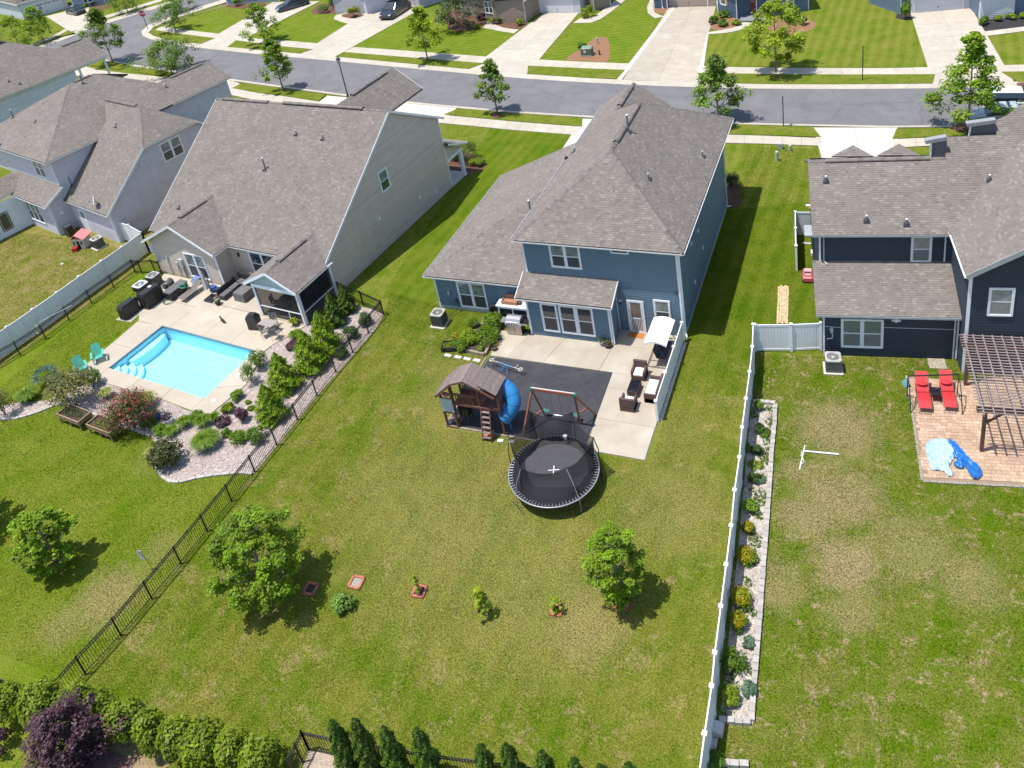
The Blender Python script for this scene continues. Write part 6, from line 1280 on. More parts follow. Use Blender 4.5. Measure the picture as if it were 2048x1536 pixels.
# ---- canopy swing
t = thing('canopy_swing', 'white canopied porch swing with a dark frame beside the blue house', 'swing', (-11.28,36.55,.07), math.pi/2)
FRM = mat('dark_frame', (.022,.022,.026), rough=.4)
for s in (-1,1):
    b = MB(); b.tube([(s*1.0,-.75,0),(s*1.0,-.05,1.62),(s*1.0,.0,1.72)], .022, 8).tube([(s*1.0,.65,0),(s*1.0,.05,1.62)], .022, 8).tube([(s*1.0,-.45,.5),(s*1.0,.42,.5)], .018, 6).tube([(s*1.0,-.8,.02),(s*1.0,.72,.02)], .022, 8); b.build('side_frame', FRM, t)
MB().tube([(-1,0,1.72),(1,0,1.72)], .022, 8).build('top_bar', FRM, t); MB().tube([(-1,.6,.1),(1,.6,.1)], .02, 8).build('lower_bar', FRM, t)
b = MB(); n = 10; vs = []
for i in range(n+1):
    y = -.62+1.24*i/n; z = 1.74+.20*math.cos((i/n-.5)*math.pi*.95)
    for x in (-1.12,1.12): vs.append((x,y,z))
vs2 = [(x,y,z-.035) for x, y, z in vs]; m_ = len(vs)
b.add(vs+vs2, [(2*i,2*i+1,2*i+3,2*i+2) for i in range(n)]+[(m_+2*i+2,m_+2*i+3,m_+2*i+1,m_+2*i) for i in range(n)]); b.build('canopy', CUSH, t, smooth=True)
b = MB(); 
for x in (-1.12,1.12): b.add([(x,-.62+1.24*i/n,1.74+.20*math.cos((i/n-.5)*math.pi*.95)) for i in range(n+1)]+[(x,-.62+1.24*i/n,1.62+.20*math.cos((i/n-.5)*math.pi*.95)) for i in range(n+1)], [(i,i+1,i+n+2,i+n+1) for i in range(n)])
b.build('valance', CUSH, t)
SLG = mat('dark_sling', (.045,.055,.085), rough=.8); b = MB(); b.box(-.72,-.42,.46,.72,.12,.49); b.build('seat', SLG, t); M = Matrix.Translation((0,.12,.48)) @ Matrix.Rotation(math.radians(-18), 4, 'X'); MB().box(-.72,0,0,.72,.03,.55,M=M).build('backrest', SLG, t)
b = MB(); b.tube([(-.75,-.42,.47),(.75,-.42,.47),(.75,.12,.47),(.75,.28,1.0),(-.75,.28,1.0),(-.75,.12,.47)], .018, 6, closed=True); b.build('seat_frame', FRM, t)
for s in (-1,1): MB().tube([(s*.76,-.42,.66),(s*.76,.15,.68),(s*.76,.0,1.7)], .015, 6).build('hanger', FRM, t)
# ---- seesaw
t = thing('seesaw', 'blue seesaw with a small wheel seat at each end on the black mat', 'seesaw', (-19.75,33.72,.055), dv((987,733),(1042,751)))
SB = mat('seesaw_blue', (.05,.20,.42), rough=.4); SO = mat('seesaw_orange', (.55,.30,.18), rough=.5); SG = mat('seesaw_grey', (.55,.54,.50), rough=.6)
MB().tube([(-.55,0,.42),(.55,0,.38)], .03, 8).build('beam', SB, t)
for s in (-1,1):
    MB().tube([(s*.55,0,.40),(s*.92,0,.40)], .032, 8).build('beam_end', SO, t)
    MB().tube([(s*1.02+.11*math.cos(k*math.pi/6),.11*math.sin(k*math.pi/6),.42) for k in range(12)], .03, 8, closed=True).build('ring_seat', SG, t); MB().tube([(s*.82,-.12,.42),(s*.82,-.1,.6),(s*.82,.1,.6),(s*.82,.12,.42)], .015, 6).build('handle', SG, t)
    for a in (-1,1): MB().tube([(s*.02,0,.38),(s*.28,a*.3,.02)], .022, 6).build('leg', SB, t)
# ---- play tower
WD = mat('play_wood', (.175,.070,.048), (.12,.048,.036), scale=5, rough=.7, bump=.4, bscale=25, rnd=.12); WG = mat('weathered_wood', (.205,.160,.145), (.15,.115,.105), scale=7, rough=.85, bump=.5, bscale=30, rnd=.14)
t = thing('play_tower', 'wooden play tower with plank roof, ladder and blue tube slide on the black mat', 'play set', (-21.35,28.95,.0), .02)
LX = 3.45; LYd = 1.1
def post(x, y, h): MB().box(x-.05,y-.05,0,x+.05,y+.05,h).build('post', WD, t)
for y in (.05,LYd):
    for x, hh in ((0.05,2.2),(.68,2.75),(2.3,3.0),(3.4,2.55)): post(x, y, hh)
def roofplanks(x0, z0, x1, z1, n, y0=-.22, y1=LYd+.12):
    d = Vector((x1-x0,0,z1-z0)); L_ = d.length; d.normalize(); w = L_/n
    for i in range(n):
        a = Vector((x0,0,z0))+d*(w*i); b = a+d*(w*.94); nn = Vector((-d.z,0,d.x)); 
        if nn.z < 0: nn = -nn
        vs = [(a.x,y0,a.z),(b.x,y0,b.z),(b.x,y1,b.z),(a.x,y1,a.z)]; vs = vs+[(v[0]+nn.x*.025,v[1],v[2]+nn.z*.025) for v in vs]
        MB().add(vs, [(3,2,1,0),(4,5,6,7),(0,1,5,4),(1,2,6,5),(2,3,7,6),(3,0,4,7)]).build('roof_plank', WG, t)
roofplanks(-.15,2.30,.95,3.30,9); roofplanks(.95,3.30,1.75,3.62,7); roofplanks(1.75,3.62,2.65,3.17,7); roofplanks(2.45,3.42,3.45,2.85,9,-.12,LYd+.2)
MB().bar((-.1,-.2,2.25),(.95,-.2,3.25),.05,.1).build('gable_board', WD, t); MB().bar((.95,-.2,3.25),(1.75,-.2,3.57),.05,.1).build('gable_board', WD, t); MB().bar((1.75,-.2,3.57),(3.35,-.2,2.72),.05,.1).build('gable_board', WD, t)
for z_, x0_, x1_ in ((1.75,.7,3.35),(2.45,.7,2.3)):
    for y in (0,LYd): MB().box(x0_,y-.03,z_-.06,x1_,y+.03,z_+.06).build('beam', WD, t)
n = 18
me = MB().box(0,0,1.70,.135,LYd,1.73).mesh('deck_plank', WD)
for i in range(n): link('deck_plank', me, t, loc=(.75+i*.145,0,0))
me = MB().box(0,-.012,1.8,.06,.012,2.42).mesh('baluster', WD)
for i in range(11): link('baluster', me, t, loc=(.82+i*.135,LYd,0))
for i in range(9): link('baluster', me, t, loc=(.82+i*.135,.0,0)) if i not in (0,) else None
me = MB().box(0,0,0,.02,LYd-.1,.075).mesh('wall_plank', WD)
for i in range(11): link('wall_plank', me, t, loc=(3.42,.08,1.72+i*.085))
MB().box(.02,-.02,1.15,.7,.0,2.05).build('chalk_board', mat('chalk_panel', (.42,.50,.54), (.36,.44,.49), scale=4, rough=.5), t)
MB().box(0,-.03,1.06,.72,.01,1.14).build('rail', WD, t); MB().box(0,-.03,2.06,.72,.01,2.12).build('rail', WD, t); MB().box(.0,-.03,0,.72,.02,.09).build('rail', WD, t)
for z_, y_ in ((.35,.25),(.6,.5)): MB().box(.08,y_-.12,z_-.02,.62,y_+.12,z_+.02).build('bench', WG, t)
MB().bar((.72,.05,.1),(1.25,.6,1.5),.05,.05).build('brace', WD, t)
# ladder
for x in (2.36,2.86): MB().bar((x,-.55,0),(x,.0,1.8),.05,.09).build('ladder_rail', WD, t)
for i in range(6): MB().cbox((2.61,-.50+.085*i,.22+.27*i), (.46,.14,.035)).build('ladder_step', WG, t)
# green canopy slide at the back and pink toy
c = MB(); prof = [(-.28,.18),(-.24,0),(.24,0),(.28,.18)]; path = [(1.1,LYd,1.75),(1.1,LYd+.6,1.5),(1.1,LYd+1.3,.8),(1.1,LYd+1.8,.25),(1.1,LYd+2.2,.15)]
c.add([(p[0]+a,p[1],p[2]+z) for p in path for a, z in prof], [(i*4+j,i*4+j+1,(i+1)*4+j+1,(i+1)*4+j) for i in range(4) for j in range(3)]); c.build('wave_slide', mat('green_plastic', (.02,.19,.13), rough=.35), t, smooth=True)
MB().ico((.35,.1,2.25), (.2,.12,.14), 1).build('pink_toy', mat('pink_plastic', (.40,.10,.18), rough=.4), t)
# grill-like black kettle under the tower
k_ = thing('kettle_barbecue', 'black covered barbecue standing under the play tower', 'barbecue', (-20.35,29.55,.055))
MB().box(-.3,-.25,.5,.3,.25,.85).build('firebox', BLKP, k_, bevel=.05); c = MB(); pr = [(-.25,.86),(-.22,1.05),(0,1.14),(.22,1.05),(.25,.86)]; c.add([(x,y,z) for x in (-.3,.3) for y, z in pr], [(j,j+1,j+6,j+5) for j in range(4)]+[tuple(range(5)), tuple(reversed(range(5,10)))]); c.build('lid', BLKP, k_)
for x in (-.25,.25):
    for y in (-.2,.2): MB().bar((x,y,0),(x,y,.5),.03).build('leg', BLKP, k_)
# tube slide: rings joined in one swept tube with visible bands
SLB = mat('slide_blue', (.028,.205,.46), (.022,.17,.40), scale=2, rough=.32)
path = [gp(*q) for q in ((1000,772,2.35),(1011,775,2.28),(1021,785,2.08),(1026,799,1.8),(1024,813,1.5),(1016,826,1.2),(1007,835,.98))]
path = [Vector(((q.x+21.35)*math.cos(.02)+(q.y-28.95)*math.sin(.02), -(q.x+21.35)*math.sin(.02)+(q.y-28.95)*math.cos(.02), q.z)) for q in path]
sp = [Vector((*p2, 0)) for p2 in []]
def cat3(P, k=5):
    out = []
    for i in range(len(P)-1):
        a, b, c_, d = P[max(i-1,0)], P[i], P[i+1], P[min(i+2,len(P)-1)]
        for j in range(k):
            s = j/k; out.append(.5*((2*b)+(-a+c_)*s+(2*a-5*b+4*c_-d)*s*s+(-a+3*b-3*c_+d)*s**3))
    return out+[P[-1]]
path = cat3(path)
sl_ = thing('tube_slide', 'curved bright blue tube slide on the right side of the play tower', 'slide', (-21.35,28.95,0), .02)
bpy.data.objects.remove(sl_)
o = MB().tube(path, .40, 18, cap=False).build('tube_slide', SLB, t, smooth=True); m_ = o.modifiers.new('wall', 'SOLIDIFY'); m_.thickness = .02
for i in (6,12,18,24):
    d = (path[min(i+1,len(path)-1)]-path[i-1]).normalized()*.022
    MB().tube([path[i]-d,path[i]+d] if i < len(path) else path[-2:], .425, 18, cap=False).build('slide_band', mat('slide_seam', (.015,.11,.26), rough=.4), o, smooth=True)
MB().bar(path[-1]+Vector((.3,.05,.0)),path[-1]+Vector((.3,.05,-.95)),.05,.05).build('slide_support', SLB, t)
c = MB(); c.add([(3.3+a,-.75+b_,z) for a, b_, z in ((-.2,.15,.25),(.3,.15,.25),(.3,-.25,.12),(-.2,-.25,.12))], [(0,1,2,3)]); 
# ---- swing frame
ORW = mat('orange_wood', (.26,.085,.05), (.21,.07,.04), scale=5, rough=.6, rnd=.05); GPL = mat('green_bracket', (.03,.15,.10), rough=.5)
t = thing('swing_frame', 'orange timber swing frame with a white topped beam behind the trampoline', 'swing set', (0,0,0))
zb = 2.35; Lt = gp(1063,778,zb); Rt = gp(1149,790,zb)
MB().bar(Lt, Rt, .10, .14).build('beam', ORW, t); MB().bar(Lt+Vector((0,.03,.08)), Rt+Vector((0,.03,.08)), .035, .015).build('beam_cap', WHT, t)
zt_ = Vector((0,0,-.05))
for a, b_ in ((Lt,gp(1046,872)),(Lt,gp(1094,838)),(Rt,gp(1161,849)),(Rt,gp(1192,830))): MB().bar(a+zt_, b_, .09, .09).build('leg', ORW, t)
for a in (Lt, Rt): MB().cbox(a+Vector((0,0,-.02)), (.18,.16,.2)).build('bracket', GPL, t)
lm_ = lambda a, b_, k: a+(b_-a)*k
MB().bar(lm_(Rt,gp(1161,849),.62), lm_(Rt,gp(1192,830),.62), .06, .06).build('cross_brace', ORW, t); MB().bar(lm_(Lt,gp(1046,872),.7), lm_(Lt,gp(1094,838),.7), .06, .06).build('cross_brace', ORW, t)
for k in (.42,.62): q = lm_(Lt,Rt,k); MB().tube([q+Vector((0,0,-.07)), q+Vector((0,.02,-1.55))], .008, 5).build('chain', LEAD, t)
q = lm_(Lt,Rt,.52)+Vector((0,.02,-1.6)); MB().tube([q+Vector((-.26,0,.05)),q+Vector((-.22,0,0)),q+Vector((.22,0,0)),q+Vector((.26,0,.05))], .02, 8).build('trapeze_bar', STL, t)
for k in (.12,.85): MB().cbox(lm_(Lt,Rt,k)+Vector((.05,.5,-1.9)), (.35,.25,.03)).build('swing_seat', GPL, t)
# ---- trampoline
TC = Vector((-14.28,26.74,0)); TR_ = 2.2; TZ = .85
t = thing('trampoline', 'large round black trampoline with a sagging safety net on the lawn', 'trampoline', TC, 0)
FS = mat('galvanised', (.30,.31,.33), (.24,.25,.27), scale=10, rough=.4, metal=.3); MATT = mat('trampoline_mat', (.040,.041,.046), (.048,.048,.053), scale=3, rough=.7)
circ = lambda r, z, n=64, a0=0: [(r*math.cos(a0+2*math.pi*k/n), r*math.sin(a0+2*math.pi*k/n), z) for k in range(n)]
MB().tube(circ(TR_,TZ), .032, 10, closed=True).build('frame_ring', FS, t, smooth=True); MB().lathe((0,0,TZ-.02), [(.001,0),(TR_-.2,.0),(TR_-.2,.012),(.001,.012)], 64).build('jumping_mat', MATT, t)
c = MB()
for i in range(64):
    a0, a1 = 2*math.pi*i/64, 2*math.pi*(i+1)/64
    f = lambda r, a, z: (r*math.cos(a), r*math.sin(a), z)
    c.add([f(TR_-.52,a0,TZ+.005),f(TR_-.52,a1,TZ+.005),f(TR_-.20,a1,TZ+.03),f(TR_-.20,a0,TZ+.03)], [(0,1,2,3)]); c.add([f(TR_-.22,a0,TZ-.05),f(TR_-.22,a1,TZ-.05),f(TR_-.01,a1,TZ-.05),f(TR_-.01,a0,TZ-.05)], [(0,1,2,3)])
c.build('safety_pad', mat('pad_black', (.012,.012,.014), rough=.6), t, smooth=True)
me = MB().tube([(TR_-.21,0,TZ+.01),(TR_-.02,0,TZ+.01)], .018, 5).mesh('spring', FS)
for i in range(80): link('spring', me, t, rz=2*math.pi*i/80)
for a_, o_ in ((.32,0),(math.pi/2+.26,.001)): MB().box(-.27,-.018,TZ,.27,.018,TZ+.003+o_,M=Matrix.Rotation(a_,4,'Z')).build('cross_mark', CUSH, t)
NP = [math.radians(a) for a in (178,129,76,24,-31,-83,-130)]
PT_ = [gp(1018.2,877.2,2.5), gp(1061.4,824,2.5), gp(1143.3,824,2.5), gp(1186.5,875,2.5), gp(1132,935.8,2.2), gp(1041.5,937,2.2)]
polet = [p-TC for p in PT_]; poleb = []
for p in polet:
    a = math.atan2(p.y, p.x); r = TR_+.04; poleb.append(Vector((r*math.cos(a), r*math.sin(a), TZ)))
FOAM = mat('black_foam', (.014,.014,.016), rough=.7)
for p, q in zip(polet, poleb):
    mid = (p+q)/2; mid += Vector((q.x,q.y,0)).normalized()*.10
    MB().tube([q-Vector((0,0,.1)), mid, p], .018 if q.y < -1 else .024, 8).build('net_pole', FS if q.y < -1 else FOAM, t); MB().ico(p, .035, 1).build('pole_cap', FOAM, t)
    a = math.atan2(q.y,q.x); MB().tube([(q.x,q.y,TZ),(q.x*1.0,q.y*1.0,.06)], .022, 8).build('leg', FS if q.y < -1 else FOAM, t); 
    s_, c_ = math.sin(a), math.cos(a); MB().tube([(q.x-s_*-.5,q.y+c_*-.5,.03),(q.x-s_*.5,q.y+c_*.5,.03)], .02, 6).build('foot_bar', FOAM, t)
NETM, tt, pp, oo = newmat('safety_net'); pp.inputs['Base Color'].default_value = (.010,.010,.012,1); pp.inputs['Roughness'].default_value = .9; pp.inputs['Alpha'].default_value = .74
order = sorted(range(6), key=lambda i: math.atan2(polet[i].y, polet[i].x))
for k in range(6):
    i, j = order[k], order[(k+1) % 6]; a0, a1 = math.atan2(poleb[i].y,poleb[i].x), math.atan2(poleb[j].y,poleb[j].x)
    if a1 < a0: a1 += 2*math.pi
    n, mrow = 14, 8; vs = []
    for u in range(n+1):
        s = u/n; a = a0+(a1-a0)*s; bot = Vector(((TR_-.22)*math.cos(a), (TR_-.22)*math.sin(a), TZ+.02)); top = polet[i]+(polet[j]-polet[i])*s
        sag = 4*s*(1-s); top = top-Vector((0,0,.35*sag*(1.1 if top.y < 0 else 1))); inn = -Vector((math.cos(a), math.sin(a), 0))
        for v in range(mrow+1):
            w = v/mrow; p = bot+(top-bot)*w+inn*(.30*sag*math.sin(w*math.pi)+.05*math.sin(u*1.9+v*.7)*(1-w))
            vs.append(p)
    fs_ = [(u*(mrow+1)+v,(u+1)*(mrow+1)+v,(u+1)*(mrow+1)+v+1,u*(mrow+1)+v+1) for u in range(n) for v in range(mrow)]
    MB().add(vs, fs_).build('net_panel', NETM, t, smooth=True)
    MB().tube([vs[u*(mrow+1)+mrow] for u in range(n+1)], .012, 5).build('net_top_cord', FOAM, t)
# basketball hoop net
MB().lathe(polet[2]*.0+Vector((.05,1.75,1.35)), [(.05,-.22),(.07,-.1),(.11,0)], 10).build('hoop_net', mat('hoop_net_white', (.6,.58,.62), rough=.8, alpha=.45), t)
MB().tube([(.05+.17*math.cos(k*math.pi/6),1.75+.17*math.sin(k*math.pi/6),1.36) for k in range(12)], .01, 5, closed=True).build('hoop', FOAM, t)
# brick squares around saplings
def brick_square(px, py, label, s=.34, rz=.1, soil=SOIL):
    p = gp(px, py); t = thing('brick_planter', label, 'brick edging', p, rz, 'brick squares round the young plants')
    w = .10; me = MB().box(-s/2+.005,-w/2,0,s/2-.005,w/2,.09).mesh('brick', BRKO)
    for k in range(4):
        for j in (-1,1):
            a = k*math.pi/2; x, y = j*s/2, -s+w/2; c_, sn = math.cos(a), math.sin(a); link('brick', me, t, loc=(x*c_-y*sn, x*sn+y*c_, 0), rz=a+random.uniform(-.06,.06))
    MB().box(-s+w,-s+w,0,s-w,s-w,.03).build('soil', soil, t)
brick_square(622,1179,'empty orange brick square nearest the big tree',.30); brick_square(713,1166,'orange brick square filled with pale grit above the small shrub',.32,.05,mat('grit', (.30,.27,.23), scale=20, rough=1)); brick_square(839,1184,'orange brick square with a thin conifer sapling',.30)
brick_square(1113,1222,'orange brick square around the small lime sapling',.26); brick_square(1240,1202,'orange brick square at the foot of the round tree near the white fence',.40,.12)
# ================================================ NAVY HOUSE YARD
PAV = mat('paver', (.43,.29,.195), (.35,.235,.16), scale=2, rough=.85, bump=.4, bscale=50, rnd=.16, c3=(.55,.40,.285), s3=1, world=True)
PAVJ = mat('paver_joint', (.26,.19,.13), rough=.95)
pav = [gp(1812,752), gp(1845,962), gp(2300,985), gp(2300,720), gp(1925,762)]
pv = ground_sheet('paver_patio', [(p.x,p.y) for p in pav], .012, PAVJ)
o0 = gp(1845,962); ax = (gp(2048,973)-o0).normalized(); ay = Vector((-ax.y,ax.x,0)); el = (gp(1812,752)-o0).normalized()
P_ = np.array([(p.x,p.y) for p in pav]); sizes = [(.30,.20),(.20,.20),(.15,.20)]
mes = [MB().box(0,0,0,w-.012,h_-.012,.022).mesh('paver', PAV) for w, h_ in sizes]
y = 0.0; cand = []
while y < 6.7:
    x = -3.3-random.random()*.2
    while x < 6:
        k = random.choice((0,0,1,1,2)); w, h_ = sizes[k]
        cs = [o0+ax*(x+dx)+ay*(y+dy) for dx, dy in ((0,0),(w,0),(w,h_),(0,h_))]
        if inpoly(np.array([(c.x,c.y) for c in cs]), P_).all(): cand.append((cs[0],k))
        x += w
    y += .20
cand.sort(key=lambda c: ((c[0].x > 6.3), c[0].y)); rest = MB()
for i, (c, k) in enumerate(cand):
    if i < 300: link('paver', mes[k], pv, loc=(c.x,c.y,.012+random.uniform(0,.005)), rz=math.atan2(ax.y,ax.x))
    else:
        w, h_ = sizes[k]; M = Matrix.Translation((c.x,c.y,.012+random.uniform(0,.005))) @ Matrix.Rotation(math.atan2(ax.y,ax.x), 4, 'Z'); rest.box(0,0,0,w-.012,h_-.012,.022,random.random(),M)
PAV2 = mat('paver_field', (.43,.29,.195), (.35,.235,.16), scale=2, rough=.85, bump=.4, bscale=50, attr=.16, c3=(.55,.40,.285), s3=1, world=True)
rest.build('paver_field', PAV2, pv, attr=True, kind='stuff')
PEDG = mat('patio_edge_stone', (.30,.26,.21), (.24,.21,.17), scale=8, rough=.9, rnd=.1)
edge_blocks('patio_edging', [(p.x,p.y) for p in (gp(1812,752),gp(1829,855),gp(1844,962))], .3, .1, .06, 'pale edging along the left side of the paver patio', 'edging', PEDG); edge_blocks('patio_edging', [(p.x,p.y) for p in (gp(1845,963),gp(2048,974.5),gp(2200,982))], .3, .12, .06, 'pale edging along the near side of the paver patio', 'edging', PEDG)
link('stepping_slab', MB().box(-.42,-.38,0,.42,.38,.04).mesh('stepping_slab', mat('old_slab', (.36,.31,.24), (.28,.25,.19), scale=4, rough=.95)), label='old square stepping slab in the grass against the navy wall', cat='slab', loc=gp(1874,728), rz=NT)
# pergola
PW_ = mat('pergola_wood', (.115,.058,.042), (.085,.043,.034), scale=4, rough=.7, rnd=.06); PWG = mat('pergola_slat', (.30,.25,.235), (.22,.175,.16), scale=3, rough=.75, rnd=.14)
t = thing('pergola', 'brown wooden pergola with closely spaced slats over the paver patio', 'pergola', (4.05,32.95,0), math.radians(5.5))
for x, y in ((.35,0),(.35,4.35),(6.5,0),(6.5,4.35)): MB().box(x-.075,y-.075,0,x+.075,y+.075,2.45).build('post', PW_, t)
for y in (-.09,.09): MB().box(-.0,y-.02,2.42,7.2,y+.02,2.62).build('beam', PW_, t); MB().box(-.0,4.35+y-.02,2.42,7.2,4.35+y+.02,2.62).build('beam', PW_, t)
me = MB().box(-.022,-.55,0,.022,4.95,.14).mesh('rafter', PWG)
for i in range(17): link('rafter', me, t, loc=(.20+i*.42,0,2.625))
me = MB().box(-.02,-.018,0,7.4,.018,.04).mesh('top_slat', PWG)
for i in range(28): link('top_slat', me, t, loc=(0,-.45+i*.195,2.768))
for x, y in ((.35,0),(.35,4.35)): MB().bar((x+.05,y,1.75),(x+.75,y,2.42),.07,.09).build('knee_brace', PW_, t)
# red loungers under a dark frame
RED_ = mat('red_sling', (.50,.022,.028), (.42,.018,.024), scale=3, rough=.7); LFR = mat('bronze_frame', (.12,.10,.09), rough=.4)
def recliner(x, y, label):
    t = thing('lounge_chair', label, 'lounge chair', (x,y,.035), math.radians(5), 'red reclining loungers'); w = .28
    prof = [(-1.02,.30),(-.85,.42),(-.55,.46),(-.2,.40),(.15,.33),(.3,.36),(.55,.55),(.95,.82),(1.02,.85)]
    for a, b_, nm in ((0,5,'seat_sling'),(4,9,'back_sling')):
        c = MB(); pr = prof[a:b_]; c.add([(s,y_,z) for y_, z in pr for s in (-w,w)]+[(s,y_,z-.012) for y_, z in pr for s in (-w,w)], [(2*i,2*i+1,2*i+3,2*i+2) for i in range(len(pr)-1)]+[(2*i+2+2*len(pr),2*i+3+2*len(pr),2*i+1+2*len(pr),2*i+2*len(pr)) for i in range(len(pr)-1)]); c.build(nm, RED_, t, smooth=True)
    MB().ico((0,.42,.53), (w*.95,.1,.07), 1).build('head_pillow', RED_, t, smooth=True)
    for s in (-1,1): MB().tube([(s*(w+.02),y_,z-.01) for y_, z in prof], .014, 6).build('side_rail', LFR, t); MB().tube([(s*(w+.03),-.5,.02),(s*(w+.03),.1,.4),(s*(w+.05),.0,.55),(s*(w+.05),.35,.58)], .014, 6).build('arm', FRM, t); MB().tube([(s*(w+.03),.55,.02),(s*(w+.03),-.1,.42)], .014, 6).build('leg', LFR, t)
    MB().tube([(-w,-1.02,.02),(-w,-1.12,.06),(w,-1.12,.06),(w,-1.02,.02)], .012, 6).build('foot_bar', LFR, t); MB().tube([(-w,.55,.02),(w,.55,.02)], .012, 6).build('foot_bar', LFR, t)
    return t
c1 = (gp(1833,762,.4)+gp(1856,812,.4)+gp(1833,812,.4)+gp(1856,762,.4))/4; recliner(2.02,35.95,'left red reclining lounger beside the paver edge'); recliner(3.12,36.25,'right red reclining lounger nearest the pergola')
t = thing('side_table', 'small black side table with red things between the two red loungers', 'side table', (2.58,36.1,.035), .08)
MB().box(-.22,-.3,.38,.22,.3,.41).build('top', BLKP, t)
for x in (-.2,.2):
    for y in (-.28,.28): MB().bar((x,y,0),(x,y,.38),.025).build('leg', BLKP, t)
MB().lathe((.05,.1,.41), [(.05,0),(.05,.09)], 10).build('cup_holder', LEAD, t); MB().box(-.15,-.2,.15,.15,.1,.22).build('red_basket', RED_, t)
t = thing('canopy_stand', 'bare black metal canopy frame standing over the red loungers', 'canopy frame', (0,0,0))
a, b_, c, d = gp(1816,752,1.55), gp(1918,749,1.55), gp(1822,826,.05), gp(1925,829,.05)
MB().bar(a, b_, .05).build('top_bar', FRM, t)
for p, q in ((a,c),(b_,d)): m_ = (p+q)/2+Vector((0,-.1,.25)); MB().tube([p,m_,q], .025, 8).build('side_post', FRM, t); MB().tube([p, Vector((p.x,p.y+.25,.05))], .025, 8).build('side_post', FRM, t); MB().tube([m_+Vector((0,-.1,-.2)),Vector((p.x,p.y-.1,.5)),Vector((p.x,p.y+.2,.45))], .02, 6).build('cross_bar', FRM, t)
t = thing('folded_panel', 'teal folded board leaning outside the canopy frame', 'board', gp(1806,770), .3); M = Matrix.Rotation(.9, 4, 'Y'); MB().box(-.02,-.25,0,.02,.25,.35,M=M).build('board', mat('teal_board', (.10,.22,.23), rough=.5), t); MB().box(.02,-.2,.05,.03,.2,.1,M=M).build('strap', LEAD, t)
# crumpled inflatable: a pale blue sheet and a deep blue sleeve
def crumple(name, pxs, mt, z, amp, seed, parent, sub=26):
    P = np.array([(p.x-CP.x,p.y-CP.y) for p in gps(pxs)]); P = np.array(smooth_line([tuple(q) for q in P], 5, True)); x0, y0 = P.min(0); x1, y1 = P.max(0); r = np.random.default_rng(seed)
    n = sub*2; xs = np.linspace(x0,x1,n); ys = np.linspace(y0,y1,n); X, Y = np.meshgrid(xs,ys); k = r.uniform(2,9,(14,2))*r.choice([-1,1],(14,2)); ph = r.uniform(0,6.3,14); Zz = sum(np.abs(np.sin(X*k[i,0]+Y*k[i,1]+ph[i])) for i in range(14))/14
    ins = inpoly(np.stack([X.ravel(),Y.ravel()],1), P).reshape(X.shape)
    dist = np.min(np.hypot(X[...,None]-P[:,0], Y[...,None]-P[:,1]), -1); edge = np.clip(dist/.18, 0, 1)**.6
    Zz = z+amp*edge*(.25+1.5*(1-Zz)+.25*np.sin(X*23+Y*17))
    V = np.stack([X,Y,Zz],-1).reshape(-1,3); F = []
    for j in range(n-1):
        for i in range(n-1):
            if ins[j,i] and ins[j,i+1] and ins[j+1,i] and ins[j+1,i+1]: F.append((j*n+i,j*n+i+1,(j+1)*n+i+1,(j+1)*n+i))
    return raw(name, V, np.array(F), None, mt, parent, smooth=True)
CP = gp(1900,925); t = thing('deflated_pool', 'crumpled pale and deep blue inflatable heaped on the paver patio', 'inflatable', (CP.x,CP.y,.035))
PBLU = mat('pale_blue_vinyl', (.36,.50,.58), (.31,.45,.54), scale=4, rough=.35); DBLU = mat('deep_blue_vinyl', (.018,.155,.46), (.013,.115,.36), scale=4, rough=.22)
crumple('pale_sheet', [(1852,912),(1851,893),(1862,882),(1888,881),(1905,892),(1912,905),(1908,920),(1898,935),(1905,945),(1905,955),(1897,956),(1885,945),(1870,944),(1858,937),(1857,925)], PBLU, .01, .24, 3, t, 34)
crumple('blue_sleeve', [(1895,885),(1905,885),(1922,902),(1942,925),(1957,935),(1965,948),(1962,958),(1950,963),(1940,955),(1930,938),(1918,925),(1905,908)], DBLU, .02, .34, 5, t, 30)
crumple('blue_strap', [(1885,922),(1902,910),(1914,908),(1925,925),(1928,938),(1918,941),(1906,932),(1914,922),(1905,917),(1892,924)], DBLU, .05, .22, 9, t, 26)
# white pipe frame lying on the lawn
p = gp(1608,905); t = thing('pipe_goal', 'white plastic pipe T lying on the worn lawn', 'pipe', p, 0)
WP = mat('white_pvc', (.72,.72,.72), rough=.4); q0 = p
MB().tube([gp(1610,892)-q0+Vector((0,0,.04)), gp(1599,941)-q0+Vector((0,0,.04))], .035, 8).build('pipe', WP, t); MB().tube([gp(1609,904)-q0+Vector((0,0,.06)), gp(1678,910)-q0+Vector((0,0,.05))], .04, 8).build('pipe', WP, t)
MB().tube([gp(*a)-q0+Vector((0,0,.05)) for a in ((1604,904),(1602,912),(1606,918),(1608,926),(1602,930))], .018, 6).build('bent_pipe', WP, t)
